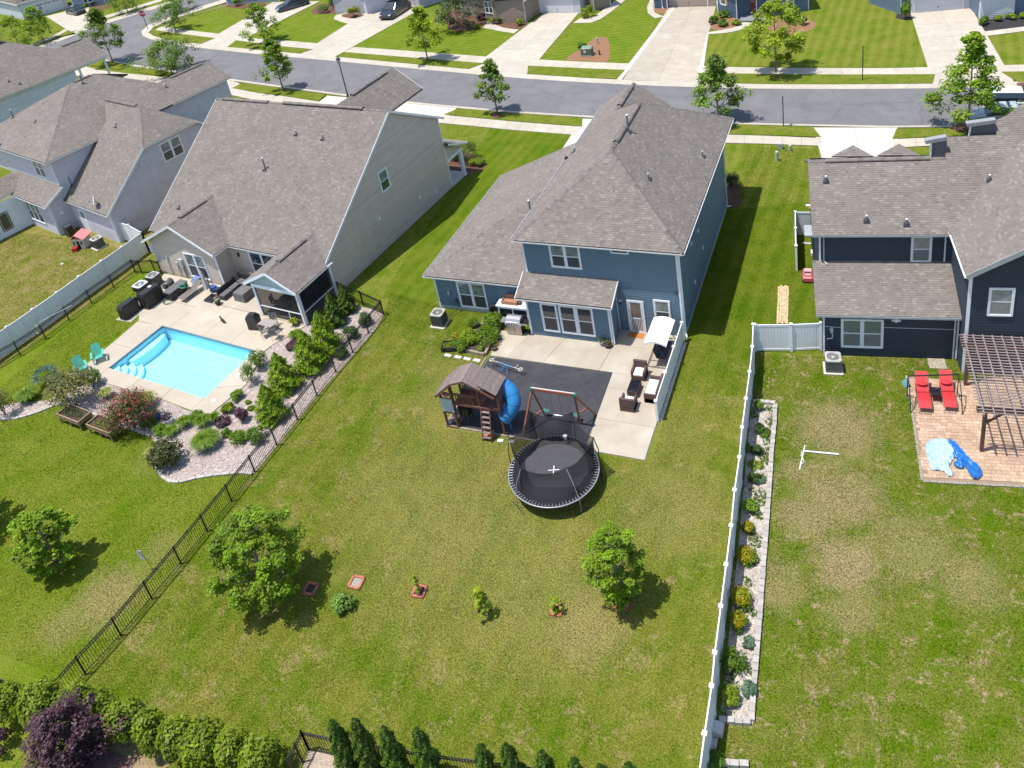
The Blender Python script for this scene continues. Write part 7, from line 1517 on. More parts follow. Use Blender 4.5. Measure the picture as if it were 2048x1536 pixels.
# toy car, toys, brick path
p = gp(1616,556); t = thing('toy_car', 'pink ride-on toy car on the grass beside the navy house', 'toy car', p, math.radians(96))
PK = mat('pink_toy_paint', (.58,.13,.15), (.52,.10,.12), scale=3, rough=.35); PK2 = mat('pale_pink', (.68,.38,.36), rough=.4)
b = MB(); ws = [(-.30,0),(-.33,.5),(-.25,1),(.25,1),(.33,.5),(.30,0)]; pf = [(-.58,.12,.34,.85),(-.45,.1,.42,1),(.1,.1,.42,1),(.5,.1,.34,.95),(.6,.14,.26,.75)]
b.add([(x,w*k,zl+(zh-zl)*f) for x, zl, zh, k in pf for w, f in ws], [(i*6+j,i*6+j+1,(i+1)*6+j+1,(i+1)*6+j) for i in range(4) for j in range(5)]+[tuple(range(6)), tuple(reversed(range(24,30)))]); b.build('body', PK, t, bevel=.03)
MB().box(-.42,-.2,.421,-.02,.2,.43).build('cockpit', mat('cockpit_dark', (.04,.01,.03), rough=.6), t); MB().box(-.4,-.17,.43,-.24,.17,.50).build('seat', PK2, t); MB().bar((.0,-.24,.43),(.0,.24,.43),.03,.16).build('windscreen', PK2, t); MB().box(.08,-.2,.40,.42,.2,.432).build('bonnet', PK2, t)
for x in (-.4,.38):
    for y in (-.3,.3): c = MB().lathe((0,0,0), [(.04,-.05),(.12,-.05),(.12,.05),(.04,.05)], 12); M = Matrix.Translation((x,y,.12)) @ Matrix.Rotation(math.pi/2, 4, 'X'); c.v = [tuple(M @ Vector(v)) for v in c.v]; c.build('wheel', TYR, t)
for y in (-.18,.18): MB().cbox((.585,y,.24), (.04,.1,.06)).build('headlight', WHT, t)
t = thing('toy_slide', 'orange and white plastic toy lying by the navy side wall', 'toy', gp(1622,416), .3); MB().box(-.35,.1,0,.35,.28,.12,M=Matrix.Rotation(-.3,4,'Z')).build('plank', CUSH, t); MB().ico((.0,-.2,.12), (.2,.16,.12), 1).build('shell', mat('orange_plastic', (.6,.13,.06), rough=.4), t); MB().ico((.2,-.12,.1), (.12,.1,.1), 1).build('shell', CUSH, t)
t = thing('white_toys', 'white plastic bits heaped against the navy side wall', 'toys', gp(1628,508), .2); MB().box(-.2,-.3,0,.1,.1,.3).build('tub', CUSH, t, bevel=.04); MB().ico((.1,-.35,.12), (.16,.14,.12), 1).build('ball', CUSH, t); MB().ico((-.05,.2,.1), (.12,.12,.1), 1).build('ball', POT, t)
t = thing('toy_trough', 'long white plastic trough on the grass inside the small screen', 'toy', gp(1613,488), -.05); MB().box(-.3,-.07,0,.3,.07,.12).build('trough', CUSH, t, bevel=.05); MB().box(-.25,-.04,.12,.25,.04,.125).build('inside', POT, t)
bt = thing('brick_path', 'narrow path of cream bricks laid on the side lawn', 'path', gp(1566,646), 0); p0 = gp(1566,646); CRM = mat('cream_brick', (.56,.42,.25), (.48,.355,.21), scale=5, rough=.9, bump=.4, bscale=50, rnd=.13)
A0, B0, A1, B1 = gp(1553,648), gp(1576,648), gp(1556,573), gp(1578,573); me = MB().box(-.095,-.058,0,.095,.058,.05).mesh('brick', CRM)
nr = int((A1-A0).length/.205)
for i in range(nr):
    for j in range(5):
        a = A0+(A1-A0)*((i+.5*(j % 2)+.3)/nr); b_ = B0+(B1-B0)*((i+.5*(j % 2)+.3)/nr); q = a+(b_-a)*((j+.5)/5)-p0
        link('brick', me, bt, loc=(q.x+random.uniform(-.01,.01),q.y+random.uniform(-.012,.012),0), rz=math.pi/2+random.uniform(-.05,.05))
t = thing('storage_cube', 'grey square cover on the shaded blocks beside the white fence', 'cover', gp(1434,1462)); MB().box(-.24,-.24,0,.24,.24,.26).build('cube', CONC, t, bevel=.05); MB().box(-.2,-.2,.26,.2,.2,.275).build('lid', STP, t)
# ================================================ POOL YARD
def pworld(px, py, z=.06): return gp(px, py, z)
def adirondack(px, py, rz, label):
    t = thing('adirondack_chair', label, 'adirondack chair', pworld(px,py), rz, 'turquoise adirondack chairs'); Q = mat('turquoise_paint', (.085,.42,.33), (.07,.36,.28), scale=4, rough=.45, rnd=.05)
    for i in range(5): M = Matrix.Translation((0,.20,.28)) @ Matrix.Rotation(math.radians(-25), 4, 'X'); x = (i-2)*.115; MB().box(x-.05,-.01,0,x+.05,.012,.86-.05*abs(i-2),M=M).build('back_slat', Q, t)
    for i in range(5): MB().cbox((0,-.32+i*.115,.38-.025*i), (.56,.10,.022), rx=-.2).build('seat_slat', Q, t)
    for s in (-1,1):
        MB().box(s*.36-.07,-.42,.56,s*.36+.07,.3,.585).build('armrest', Q, t); MB().box(s*.33-.02,-.38,0,s*.33+.02,-.28,.56).build('front_leg', Q, t); MB().bar((s*.27,-.36,.36),(s*.27,.55,.03),.03,.1).build('rear_leg', Q, t)
    return t
adirondack(200,720,PT+math.radians(55),'turquoise adirondack chair at the left corner of the pool'); adirondack(166,744,PT+math.radians(70),'turquoise adirondack chair half hidden behind the tall bronze shrub')
CED = mat('cedar_planter', (.27,.185,.11), (.22,.15,.09), scale=4, rough=.8, bump=.3, bscale=30, rnd=.08)
def planter(pxs, label, leaf, n):
    a, b, c, d = [gp(x,y,.72) for x, y in pxs]; ctr = (a+b+c+d)/4; ctr.z = 0; u = (b-a); ang = math.atan2(u.y,u.x); w = (u.length+(c-d).length)/2; dep = ((d-a).length+(c-b).length)/2
    t = thing('raised_planter', label, 'planter', ctr, ang, 'raised wooden planters'); x, y = w/2, dep/2
    for k in range(2):
        z = .45+k*.14
        for q in ((-x,-y,x,-y+.03),(-x,y-.03,x,y),(-x,-y+.03,-x+.03,y-.03),(x-.03,-y+.03,x,y-.03)): MB().box(q[0],q[1],z,q[2],q[3],z+.135).build('side_board', CED, t)
    for q in ((-x-.02,-y-.02,x+.02,-y+.05),(-x-.02,y-.05,x+.02,y+.02),(-x-.02,-y+.05,-x+.05,y-.05),(x-.05,-y+.05,x+.02,y-.05)): MB().box(q[0],q[1],.728,q[2],q[3],.75).build('rim', CED, t)
    for px_, py_ in ((-x+.05,-y+.05),(0,-y+.05),(x-.05,-y+.05),(-x+.05,y-.05),(x-.05,y-.05)): MB().box(px_-.035,py_-.035,0,px_+.035,py_+.035,.46).build('leg', CED, t)
    MB().box(-x+.05,-y+.05,.44,x-.05,y-.05,.64).build('soil', SOIL, t); leafball('seedlings', (0,0,.68), (x*.8,y*.7,.10), n, .045, leaf, t)
planter([(113,828),(158,846),(181,822),(138,809)],'left raised wooden planter of dark seedlings on the lawn edge',G_DARK,420); planter([(172,849),(220,868),(243,843),(193,831)],'right raised wooden planter with lime green seedlings',G_LIME,420)
COV = mat('black_cover', (.020,.020,.022), (.014,.014,.016), scale=4, rough=.45, bump=.5, bscale=6); COVG = mat('grey_cover', (.13,.125,.12), (.105,.10,.098), scale=4, rough=.7, bump=.4, bscale=5); WKD = mat('black_resin', (.022,.022,.025), rough=.5); LIDG = mat('box_lid', (.12,.12,.125), rough=.5)
def cover_box(name, label, cat, px, py, w, d, h, rz, mt, slope=.06, topk=.92, group=None, extra=None):
    t = thing(name, label, cat, pworld(px,py), rz, group); b = MB(); n = 7; vs = []
    for k, (f, sc) in enumerate(((0,1.03),(.35,.985),(.8,1.0),(1,topk))):
        for i in range(4*n):
            e = i//n; s = (i % n)/n; c_ = [(-1,-1),(1,-1),(1,1),(-1,1)]; x = c_[e][0]+(c_[(e+1)%4][0]-c_[e][0])*s; y = c_[e][1]+(c_[(e+1)%4][1]-c_[e][1])*s
            wob = 1+(.035*math.sin(i*2.1+px)*(1-f) if 0 < s else 0); vs.append((x*w/2*sc*wob, y*d/2*sc*wob, h*f+(slope*x if f == 1 else 0)))
    m_ = 4*n; b.add(vs, [(k*m_+i,k*m_+(i+1) % m_,(k+1)*m_+(i+1) % m_,(k+1)*m_+i) for k in range(3) for i in range(m_)]+[tuple(3*m_+i for i in range(m_))]); b.build('cover', mt, t)
    return t
t = cover_box('covered_grill', 'black covered grill at the end of the concrete strip on the lawn side', 'grill', 262, 628, .62, 1.35, 1.05, PT, COV, .0, .80)
for y in (-.5,.5):
    for x in (-.2,.2): MB().lathe((x,y,-.0), [(.05,0),(.05,.06)], 8).build('wheel', TYR, t)
t = cover_box('covered_cabinet', 'large black covered cabinet beside the pool heat pump', 'cabinet', 307, 605, .85, 1.55, 1.2, PT, COV, .05, .93); MB().tube([(.1,-.8,.4),(.1,-.75,1.15),(.2,.1,1.27),(.45,.6,1.15),(.46,.7,.3)], .015, 5).build('strap', LIDG, t)
MB().box(-.15,.1,1.25,.1,.3,1.3).build('white_cloth', CUSH, t)
ground_sheet('concrete_strip', xy([(262,645),(232,640),(282,600),(300,610)]), .03, CONCP, thick=.03)
t = thing('deck_box', 'dark resin storage box with a coil of green hose on its lid', 'storage box', pworld(356,588), PT)
MB().box(-.36,-.80,0,.36,.80,.62).build('bin', WKD, t, bevel=.02); MB().box(-.40,-.84,.62,.40,.84,.69).build('lid', LIDG, t, bevel=.015)
HOS = mat('green_hose', (.03,.30,.20), (.02,.24,.16), rough=.4); HOD = mat('dark_green_hose', (.05,.16,.11), rough=.4)
def hose(label, p, r, mt, z, n=7, rings=4):
    t = thing('garden_hose', label, 'hose', p, .3); pts = []
    for i in range(rings*14):
        a = i*2*math.pi/14; rr = r*(.72+.28*math.sin(i*.23+1)); pts.append((rr*math.cos(a)*1.15, rr*math.sin(a), z+.02+.012*(i//14)+.015*math.sin(i*.9)))
    MB().tube(pts, .016, 6).build('coil', mt, t, smooth=True)
q = pworld(366,573,.75); hose('bright green hose coiled on the dark storage box', Vector((q.x,q.y,.75)), .34, HOS, 0); hose('dark green hose looped on the deck below the storage box', pworld(337,604), .42, HOD, 0, rings=3)
t = thing('pool_pump', 'grey pool filter canister by the wing wall', 'pool pump', pworld(345,575), PT); MB().lathe((0,0,0), [(.24,0),(.26,.1),(.26,.55),(.2,.72),(.1,.78),(.1,.84),(.02,.86)], 16).build('tank', mat('filter_grey', (.13,.135,.15), rough=.45), t, smooth=True); MB().lathe((0,0,.36), [(.272,0),(.272,.07)], 16).build('clamp', BLKP, t); MB().tube([(-.3,.1,.1),(-.3,.1,.7),(-.15,.1,.8)], .03, 8).build('pipe', WP if 'WP' in globals() else WHT, t); MB().box(-.7,-.35,0,-.3,.0,.25).build('motor', BLKP, t, bevel=.05)
t = thing('pipe_clutter', 'white pipes and fittings on the ground beside the pool filter', 'pipes', pworld(323,585), PT)
for k in range(6): MB().tube([(random.uniform(-.4,.4),random.uniform(-.3,.3),.06),(random.uniform(-.4,.4),random.uniform(-.3,.3),.12)], .035, 6).build('pipe', CUSH, t)
# chaise, umbrella, cushions
t = thing('chaise_longue', 'taupe mesh chaise longue between the storage box and the closed umbrella', 'lounge chair', pworld(385,590), PT+math.radians(-2)); MSH = mat('taupe_mesh', (.16,.125,.11), (.125,.10,.09), scale=30, rough=.8); AL = mat('pale_frame', (.45,.43,.40), rough=.4)
pf = [(-.95,.34),(.3,.36),(.88,.78)]; c = MB(); c.add([(s,y,z) for y, z in pf for s in (-.3,.3)]+[(s,y,z-.012) for y, z in pf for s in (-.3,.3)], [(0,1,3,2),(2,3,5,4),(8,9,7,6),(10,11,9,8)]); c.build('sling', MSH, t)
for s in (-1,1): MB().tube([(s*.31,y,z) for y, z in pf], .015, 6).build('rail', AL, t); MB().tube([(s*.31,-.8,0),(s*.31,-.8,.34)], .015, 6).build('leg', AL, t); MB().tube([(s*.31,.4,0),(s*.31,.4,.36)], .015, 6).build('leg', AL, t); MB().tube([(s*.34,.0,.35),(s*.34,.05,.55),(s*.34,.45,.55)], .015, 6).build('arm', AL, t)
t = thing('patio_umbrella', 'closed pale umbrella on a black cantilever base by the wing corner', 'umbrella', pworld(424,598), PT); UM = mat('umbrella_cloth', (.56,.52,.48), (.46,.43,.40), scale=6, rough=.9)
MB().cbox((0,0,.07), (.8,.8,.14)).build('base', BLKP, t, bevel=.03); MB().tube([(.1,.1,.1),(-.1,.3,2.2)], .035, 8).build('pole', BLKP, t); MB().tube([(-.1,.3,2.15),(-.35,.15,2.4)], .03, 8).build('arm', BLKP, t)
b = MB(); n = 10; vs = []
for z, r in ((.75,.20),(1.3,.15),(1.9,.10),(2.35,.04)):
    for k in range(n): rr = r*(1.25 if k % 2 else .75); vs.append((-.35+rr*math.cos(2*math.pi*k/n), .15+rr*math.sin(2*math.pi*k/n), z))
b.add(vs, [(i*n+k,i*n+(k+1) % n,(i+1)*n+(k+1) % n,(i+1)*n+k) for i in range(3) for k in range(n)]+[tuple(3*n+k for k in range(n))]); b.build('folded_cloth', UM, t)
BCU = mat('blue_cushion', (.035,.085,.25), (.025,.065,.20), scale=4, rough=.9); BC2 = mat('mid_blue_cushion', (.12,.2,.42), rough=.9)
for x, y, lb, m_ in ((393,567,'blue striped cushions piled against the pool house wall',BC2),(428,583,'dark blue cushions on the deck behind the umbrella base',BCU)):
    t = thing('cushion_pile', lb, 'cushions', pworld(x,y), PT)
    for k in range(3): MB().cbox((random.uniform(-.2,.3),random.uniform(-.1,.2),.1+k*.12), (.55,.45,.13), random.uniform(-.4,.4)).build('cushion', m_, t, bevel=.04)
t = pot(437,609,'flower pot with white and pink blooms on the pool deck',.2,.26,POTB,G_MID,90,.24,.05,.06); leafball('white_blossom', (0,0,.5), (.26,.26,.16), 90, .045, G_WHF, t); leafball('pink_blossom', (-.05,.12,.6), (.12,.12,.1), 40, .045, G_PNK, t)
# sectional sofa under covers, covered table
def sofa_block(px, py, w, d, rz, label, back=0):
    t = thing('outdoor_sofa', label, 'sofa', pworld(px,py), rz, 'dark outdoor sectional sofa'); MB().box(-w/2,-d/2,0,w/2,d/2,.30).build('base', WKD, t, bevel=.015); n = max(1, round(w/.7))
    for i in range(n): MB().box(-w/2+w*i/n+.02,-d/2+.02,.30,-w/2+w*(i+1)/n-.02,d/2-(.18 if back else .02),.42).build('cushion', LIDG, t, bevel=.03)
    if back: MB().box(-w/2,d/2-.14,.3,w/2,d/2,.78).build('backrest', WKD, t)
sofa_block(462,586,1.75,.72,PT+math.pi/2,'dark sectional sofa run with two grey cushions nearest the umbrella',1); sofa_block(489,570,1.3,.75,PT,'dark sectional sofa corner tucked against the pool house wall',1)
cover_box('covered_table', 'square grey covered table beside the screened porch post', 'table', 491, 595, 1.05, 1.05, .68, PT, COVG, 0, .93); cover_box('covered_smoker', 'black covered smoker standing alone on the deck by the porch', 'grill', 512, 655, .75, .6, 1.15, PT+.2, COV, .0, .62)
# dining set outside and table inside the porch
def mesh_chair(px, py, rz, label, z=.06):
    t = thing('patio_chair', label, 'chair', pworld(px,py,z), rz, 'grey mesh dining chairs'); M2 = mat('grey_mesh', (.17,.15,.14), rough=.8, alpha=.8)
    MB().box(-.24,-.24,.42,.24,.22,.435).build('seat', M2, t); MB().box(-.24,.21,.46,.24,.225,1.0,M=Matrix.Rotation(-.12,4,'X')).build('backrest', M2, t)
    for s in (-1,1): MB().tube([(s*.25,-.25,0),(s*.25,-.25,.62),(s*.25,.15,.64),(s*.25,.22,.42),(s*.25,.33,1.02)], .013, 6).build('side_frame', AL, t); MB().tube([(s*.25,.3,0),(s*.25,.2,.43)], .013, 6).build('leg', AL, t)
    return t
mesh_chair(533,672,PT+2.6,'mesh chair nearest the covered smoker outside the screened porch'); mesh_chair(556,676,PT+3.3,'mesh chair between the porch and the cone shaped evergreen'); mesh_chair(548,655,PT+.4,'mesh chair against the screen wall of the porch')
t = thing('patio_table', 'slatted grey table standing outside the screened porch', 'table', pworld(541,662), PT); MB().box(-.6,-.35,.68,.6,.35,.71).build('top', mat('table_grey', (.30,.27,.25), rough=.6), t)
for x in (-.55,.55):
    for y in (-.3,.3): MB().bar((x,y,0),(x,y,.68),.03).build('leg', AL, t)
c_, s_ = math.cos(PT), math.sin(PT); inp = lambda x, y: (PH[0]+x*c_-y*s_, PH[1]+x*s_+y*c_, .06)
t = thing('round_table', 'round dark table inside the screened porch', 'table', inp(-2.6,-3.0)); MB().lathe((0,0,0), [(.28,0),(.06,.05),(.05,.68),(.5,.69),(.5,.72)], 18).build('top', BLKP, t)
for k, lb in enumerate(('left','rear','right')):
    a = k*1.5+2.0; p = inp(-2.6+.8*math.cos(a), -3.0+.8*math.sin(a)); mesh_chair(0,0,PT+a-math.pi/2,'mesh chair at the %s side of the table inside the screened porch' % lb).location = p
t = thing('porch_settee', 'settee with pink floral cushions inside the screened porch', 'sofa', inp(-2.3,-1.4), PT); MB().box(-.7,-.35,0,.7,.35,.42).build('base', WKD, t); MB().box(-.65,.05,.42,.65,.2,.8).build('cushion', G_PNK, t)
# dog, lids, poles and net
t = thing('dog', 'small black dog standing on the pool deck', 'dog', pworld(447,645), 2.75)
DG = mat('black_fur', (.014,.012,.012), (.022,.018,.016), scale=20, rough=.7)
def skin(name, nodes, edges, mt, parent, sub=1):
    me = bpy.data.meshes.new(name); me.from_pydata([n[0] for n in nodes], edges, []); o = link(name, me, parent); md = o.modifiers.new('skin', 'SKIN'); 
    for v, n in zip(me.skin_vertices[0].data, nodes): v.radius = (n[1], n[1])
    me.skin_vertices[0].data[0].use_root = True; s = o.modifiers.new('sub', 'SUBSURF'); s.levels = s.render_levels = sub; me.materials.append(mt); return o
nd = [((0,0,.22),.075),((.13,0,.23),.085),((-.13,0,.22),.070),((.20,0,.31),.05),((.26,0,.37),.055),((.34,0,.35),.028),((-.22,0,.27),.022),((-.30,0,.36),.014),
      ((.13,.05,.15),.032),((.14,.05,.06),.020),((.16,.05,.012),.020),((.13,-.05,.15),.032),((.14,-.05,.06),.020),((.16,-.05,.012),.020),((-.14,.05,.15),.040),((-.17,.05,.08),.020),((-.14,.05,.012),.020),((-.14,-.05,.15),.040),((-.17,-.05,.08),.020),((-.14,-.05,.012),.020),((.25,.045,.44),.014),((.25,-.045,.44),.014)]
skin('body', nd, [(0,1),(0,2),(1,3),(3,4),(4,5),(2,6),(6,7),(1,8),(8,9),(9,10),(1,11),(11,12),(12,13),(2,14),(14,15),(15,16),(2,17),(17,18),(18,19),(4,20),(4,21)], DG, t, 2)
for x, y, lb in ((476,750,'white round skimmer lid on the right side of the pool deck'),(427,801,'white round skimmer lid at the near corner of the pool')):
    link('skimmer_lid', MB().lathe((0,0,0), [(.14,0),(.14,.012),(.12,.016)], 18).mesh('skimmer_lid', WHT), label=lb, cat='pool lid', loc=pworld(x,y))
t = thing('pool_net', 'long pool pole with a pale green net leaning on the black fence', 'pool net', (0,0,0)); a, b = gp(77,645,1.2), gp(143,611,1.25); MB().tube([a,b], .015, 6).build('pole', mat('pole_white', (.6,.62,.62), rough=.4), t); cc = gp(74,659,.9); MB().tube([(cc.x+.22*math.cos(k*.524)*.8, cc.y+.05*math.sin(k*.524), cc.z+.32*math.sin(k*.524)) for k in range(12)], .025, 6, closed=True).build('net_frame', mat('pale_green', (.45,.55,.30), rough=.5), t)
t = thing('flag', 'small garden flag on a bent pole beside the black fence', 'flag', gp(306,1140), .3); MB().tube([(0,0,0),(0,-.05,.8),(-.35,0,1.5)], .012, 6).build('pole', FRM, t); MB().box(-.36,-.01,.75,-.12,.01,1.35).build('cloth', mat('flag_cloth', (.45,.55,.62), (.55,.5,.2), scale=3, rough=.8), t)
# pots and blue ball in the bed
t = pot(316,838,'deep blue glazed pot with pale flowers in the gravel bed',.22,.32,mat('blue_glaze', (.01,.04,.30), rough=.15),G_BLU,120,.24,.05,.01); t = pot(340,846,'square white planter with dark red foliage in the gravel bed',.26,.36,mat('white_planter', (.60,.66,.66), rough=.5),G_PUR,200,.32,.06,.01); leafball('pink_trim', (-.2,-.05,.48), (.12,.12,.14), 50, .05, G_PNK, t)
link('gazing_ball', MB().ico((0,0,.95), .12, 2).tube([(0,0,0),(0,0,.85)], .02, 6).mesh('gazing_ball', mat('blue_glass', (.005,.02,.12), rough=.08)), label='dark blue gazing ball on a stand between the flowering shrubs', cat='garden ball', loc=gp(199,795))
# grey yard toys
t = thing('playhouse', 'cream toy playhouse with a pink roof and a red flap', 'playhouse', gp(168,492), GT+.5)
CRW = mat('cream_plastic', (.58,.52,.44), rough=.5); PNR = mat('pink_roof', (.66,.24,.24), (.60,.21,.22), scale=3, rough=.5); RDF = mat('red_flap', (.35,.02,.03), rough=.4)
for q in ((-.55,-.5,-.5,.5),(.5,-.5,.55,.5),(-.5,.45,.5,.5)): MB().box(q[0],q[1],0,q[2],q[3],1.0).build('wall', CRW, t)
MB().box(-.5,-.5,0,-.15,-.45,1.0).build('wall', CRW, t); MB().box(.15,-.5,0,.5,-.45,1.0).build('wall', CRW, t); MB().box(-.15,-.5,.8,.15,-.45,1.0).build('wall', CRW, t)
for s in (-1,1): MB().slab([(0,-.62,1.42),(s*.72,-.62,.98),(s*.72,.62,.98),(0,.62,1.42)][::s], .05).build('roof_panel', PNR, t)
for x in (-.35,.35): MB().box(x-.1,-.512,.45,x+.1,-.5,.75).build('window', GLD, t)
MB().box(-.55,-.9,.0,-.1,-.5,.35,M=Matrix.Rotation(.1,4,'Z')).build('flap', RDF, t); MB().ico((.1,-.55,1.1), (.16,.08,.1), 1).build('roof_ornament', RDF, t)
t = thing('covered_barbecue', 'dark barbecue with shelves beside the lavender grey wall', 'barbecue', gp(143,472), GT); MB().box(-.35,-.25,.0,.35,.25,.85).build('cabinet', BLKP, t); MB().box(-.35,-.28,.85,.35,.28,1.1).build('lid', LEAD, t, bevel=.06); MB().box(-.75,-.25,.8,-.35,.25,.84).build('shelf', STL, t)
t = thing('sprinkler_box', 'pale flat utility lid in the bare grassy yard', 'lid', gp(124,528)); MB().box(-.14,-.1,0,.14,.1,.03).build('lid', STP, t)
# brick walk in the lower left corner
t = thing('brick_walk', 'dark reddish brick walk between the hedge and the purple tree', 'path', gp(195,1515), 0); me = MB().box(-.10,-.05,0,.10,.05,.05).mesh('brick', mat('dark_brick', (.16,.085,.08), (.12,.06,.06), scale=8, rough=.9, rnd=.2)); a0 = gp(148,1502)-gp(195,1515); u = (gp(232,1528)-gp(148,1502)).normalized(); w_ = Vector((-u.y,u.x,0))
for i in range(14):
    for j in range(8): q = a0+u*(i*.205+(j % 2)*.1)+w_*(j*.105-.5); link('brick', me, t, loc=(q.x,q.y,0), rz=math.atan2(u.y,u.x))
ground_sheet('gravel_path', xy([(618,1502),(650,1506),(700,1519),(720,1560),(596,1560)]), .012, mat('tan_gravel', (.42,.33,.26), (.34,.26,.20), scale=12, rough=.95, bump=1, bscale=30, world=True)); ground_sheet('bare_soil', smooth_line(xy([(250,1480),(300,1470),(340,1530),(250,1560),(200,1540),(215,1500)]), 3, True), .011, mat('bare_earth', (.30,.22,.13), (.22,.17,.08), scale=3, rough=1, bump=.6, bscale=20, world=True))
# ================================================ PLANTS
def tree(label, base, h, R, leaf, n=3000, size=.16, bark=BARK, prof=None, trunk=.09, clear=.25, name='tree', group=None, lean=(0,0), clump=.32, seed=0, cat='tree', nb=34):
    """tapered trunk, limbs reaching to leaf clumps spread through an uneven crown"""
    r = np.random.default_rng(seed+int(abs(base[0]*100))); t = thing(name, label, cat, base, 0, group); prof = prof or (lambda s: math.sin(math.pi*min(1,(s*.93+.07)))**.6)
    b = MB(); top = Vector((lean[0],lean[1],h*.93)); tr = [Vector((0,0,-.05)), Vector((lean[0]*.1,lean[1]*.1,h*.3)), Vector((lean[0]*.5,lean[1]*.5,h*.62)), top]
    b.tube(tr, [trunk,trunk*.75,trunk*.42,trunk*.12], 8); C = []; Rr = []
    for i in range(nb):
        s = (i+.5)/nb; s = s**.9; z = h*(clear+(1-clear)*s); a = i*2.399+r.uniform(-.4,.4); rr = R*prof(s)*r.choice((r.uniform(.35,.8), r.uniform(.75,1.05), r.uniform(.9,1.22))); x, y = lean[0]*z/h+rr*math.cos(a), lean[1]*z/h+rr*math.sin(a); cpt = Vector((x,y,min(h*.97,z)))
        zb = max(h*clear*.8, z-rr*.75); p0_ = Vector((lean[0]*zb/h*.8, lean[1]*zb/h*.8, zb)); w = trunk*.28*(1-s*.6)
        b.tube([p0_, (p0_+cpt)/2+Vector((0,0,rr*.08)), cpt], [w,w*.6,w*.25], 5); C.append(cpt); Rr.append(R*clump*r.uniform(.7,1.25)*(.55+.45*prof(s)))
    b.build('trunk', bark, t, smooth=True)
    P, N, Vv = [], [], []; k = n//nb
    for c, q in zip(C, Rr):
        u = r.normal(size=(k,3)); u /= np.linalg.norm(u,axis=1)[:,None]; d = r.uniform(.15,1,(k,1))**.45
        sub = r.normal(size=(5,3))*.55; sub_i = r.integers(0,5,k); P.append(np.array(c)+u*d*q*np.array([.75,.75,.55])+sub[sub_i]*q*.75*np.array([1,1,.6])); N.append(u*.7+np.array([-.15,-.1,1.2])); Vv.append(np.full(k, r.uniform(.22,.75)))
    P = np.concatenate(P); P[:,2] = np.clip(P[:,2], .12, None)
    leaf_mesh('crown', P, np.concatenate(N), size, leaf, t, val=np.concatenate(Vv), jit=.38)
    return t
T_LIM = leafmat('tree_leaf_lime', (.31,.40,.015), (.22,.32,.012)); T_MID = leafmat('tree_leaf', (.16,.27,.018), (.11,.20,.014)); T_OAK = leafmat('tree_leaf_oak', (.18,.28,.035), (.13,.22,.028)); T_BIG = leafmat('tree_leaf_big', (.235,.35,.014), (.155,.27,.011)); T_CON = leafmat('conifer_leaf', (.23,.33,.012), (.14,.235,.010), .35); T_CYP = leafmat('cypress_leaf', (.085,.145,.012), (.055,.10,.010), .3)
pyr = lambda s: max(.08, (1-s)**.8*(.55+.45*min(1,s*6)))
wide = lambda s: max(.12, .95*math.sin(math.pi*(s*.85+.15))**.8)
col_ = lambda s: max(.12, (.75+.25*math.sin(s*9))*(1-s**3))
st = [((227,127),8.0,3.0,T_MID,3800,'tall dark green street tree at the road bend beside the T-junction',pyr,.15,.30), ((352,62),4.2,2.6,T_MID,1500,'street tree at the stop sign corner lawn',wide,.1,.3), ((345,150),4.6,3.6,T_OAK,3000,'broad oak street tree rising behind the grey gable roof',wide,.1,.25), ((87,82),5.8,2.4,T_BIG,2000,'bright street tree in front of the white garage door',pyr,.12,.25),
      ((42,100),5.4,3.2,T_BIG,2600,'rounded green tree at the far left street corner',wide,.1,.1), ((256,26),3.6,2.6,T_MID,1300,'small street tree at the top edge right of the dark sedan',wide,.1,.25), ((361,24),3.4,2.4,T_MID,1300,'street tree cut by the top edge above the stop sign corner',wide,.1,.25), ((531,85),5.6,2.4,T_BIG,2400,'tall bright green tree by the far sidewalk near the top edge',col_,.12,.2),
      ((567,181),6.4,2.1,T_BIG,2600,'slender bright green tree on the near verge left of the lamp',pyr,.12,.28), ((856,122),6.6,2.4,T_LIM,2600,'yellow green street tree on the far verge in front of the SUV driveway',pyr,.12,.28), ((995,227),5.6,1.7,T_OAK,1700,'thin young oak on the near verge right of the pool house',pyr,.11,.28), ((1437,240),6.0,2.1,T_OAK,2600,'oak street tree behind the corner of the blue house roof',lambda s: max(.1,(1-s)**.75*(.6+.4*min(1,s*5))),.13,.22),
      ((1552,146),7.2,2.4,T_LIM,3400,'glowing yellow green tree on the verge before the red door house',wide,.14,.22), ((1935,262),8.0,2.6,T_BIG,3600,'leafy spreading tree by the street at the navy house corner',lambda s: max(.16,(1-s)**1.1*1.05),.13,.18)]
for (b_, hh, R_, lf, n_, lb, pr, cl_, clr) in st: tree(lb, gp(*b_), hh, R_*1.05, lf, int(n_*1.7), .15, BARKL, pr, .10, clr, group='street trees', clump=.30)
tree('large round bright green tree on the lawn by the black fence', gp(543,1190), 4.7, 1.78, T_BIG, 14000, .08, BARKL, lambda s: max(.22,math.sin(math.pi*(s*.88+.09))**.65), .10, .10, clump=.23, seed=3, nb=70)
tree('smaller oval green tree on the lawn near the white fence', gp(1240,1203), 4.2, 1.02, T_BIG, 12000, .065, BARKL, lambda s: max(.22,math.sin(math.pi*(s*.82+.12))**.7), .08, .12, clump=.26, seed=5, nb=62)
tree('round bright green tree in the pool yard ringed by bare soil', gp(122,1135), 3.7, 1.2, T_BIG, 9500, .09, BARKL, lambda s: max(.22,math.sin(math.pi*(s*.88+.09))**.65), .09, .12, clump=.22, seed=8, nb=64)
tree('green tree cut off by the left edge of the picture', gp(-75,1075), 4.4, 1.8, T_BIG, 3000, .14, BARKL, wide, .10, .2, seed=9)
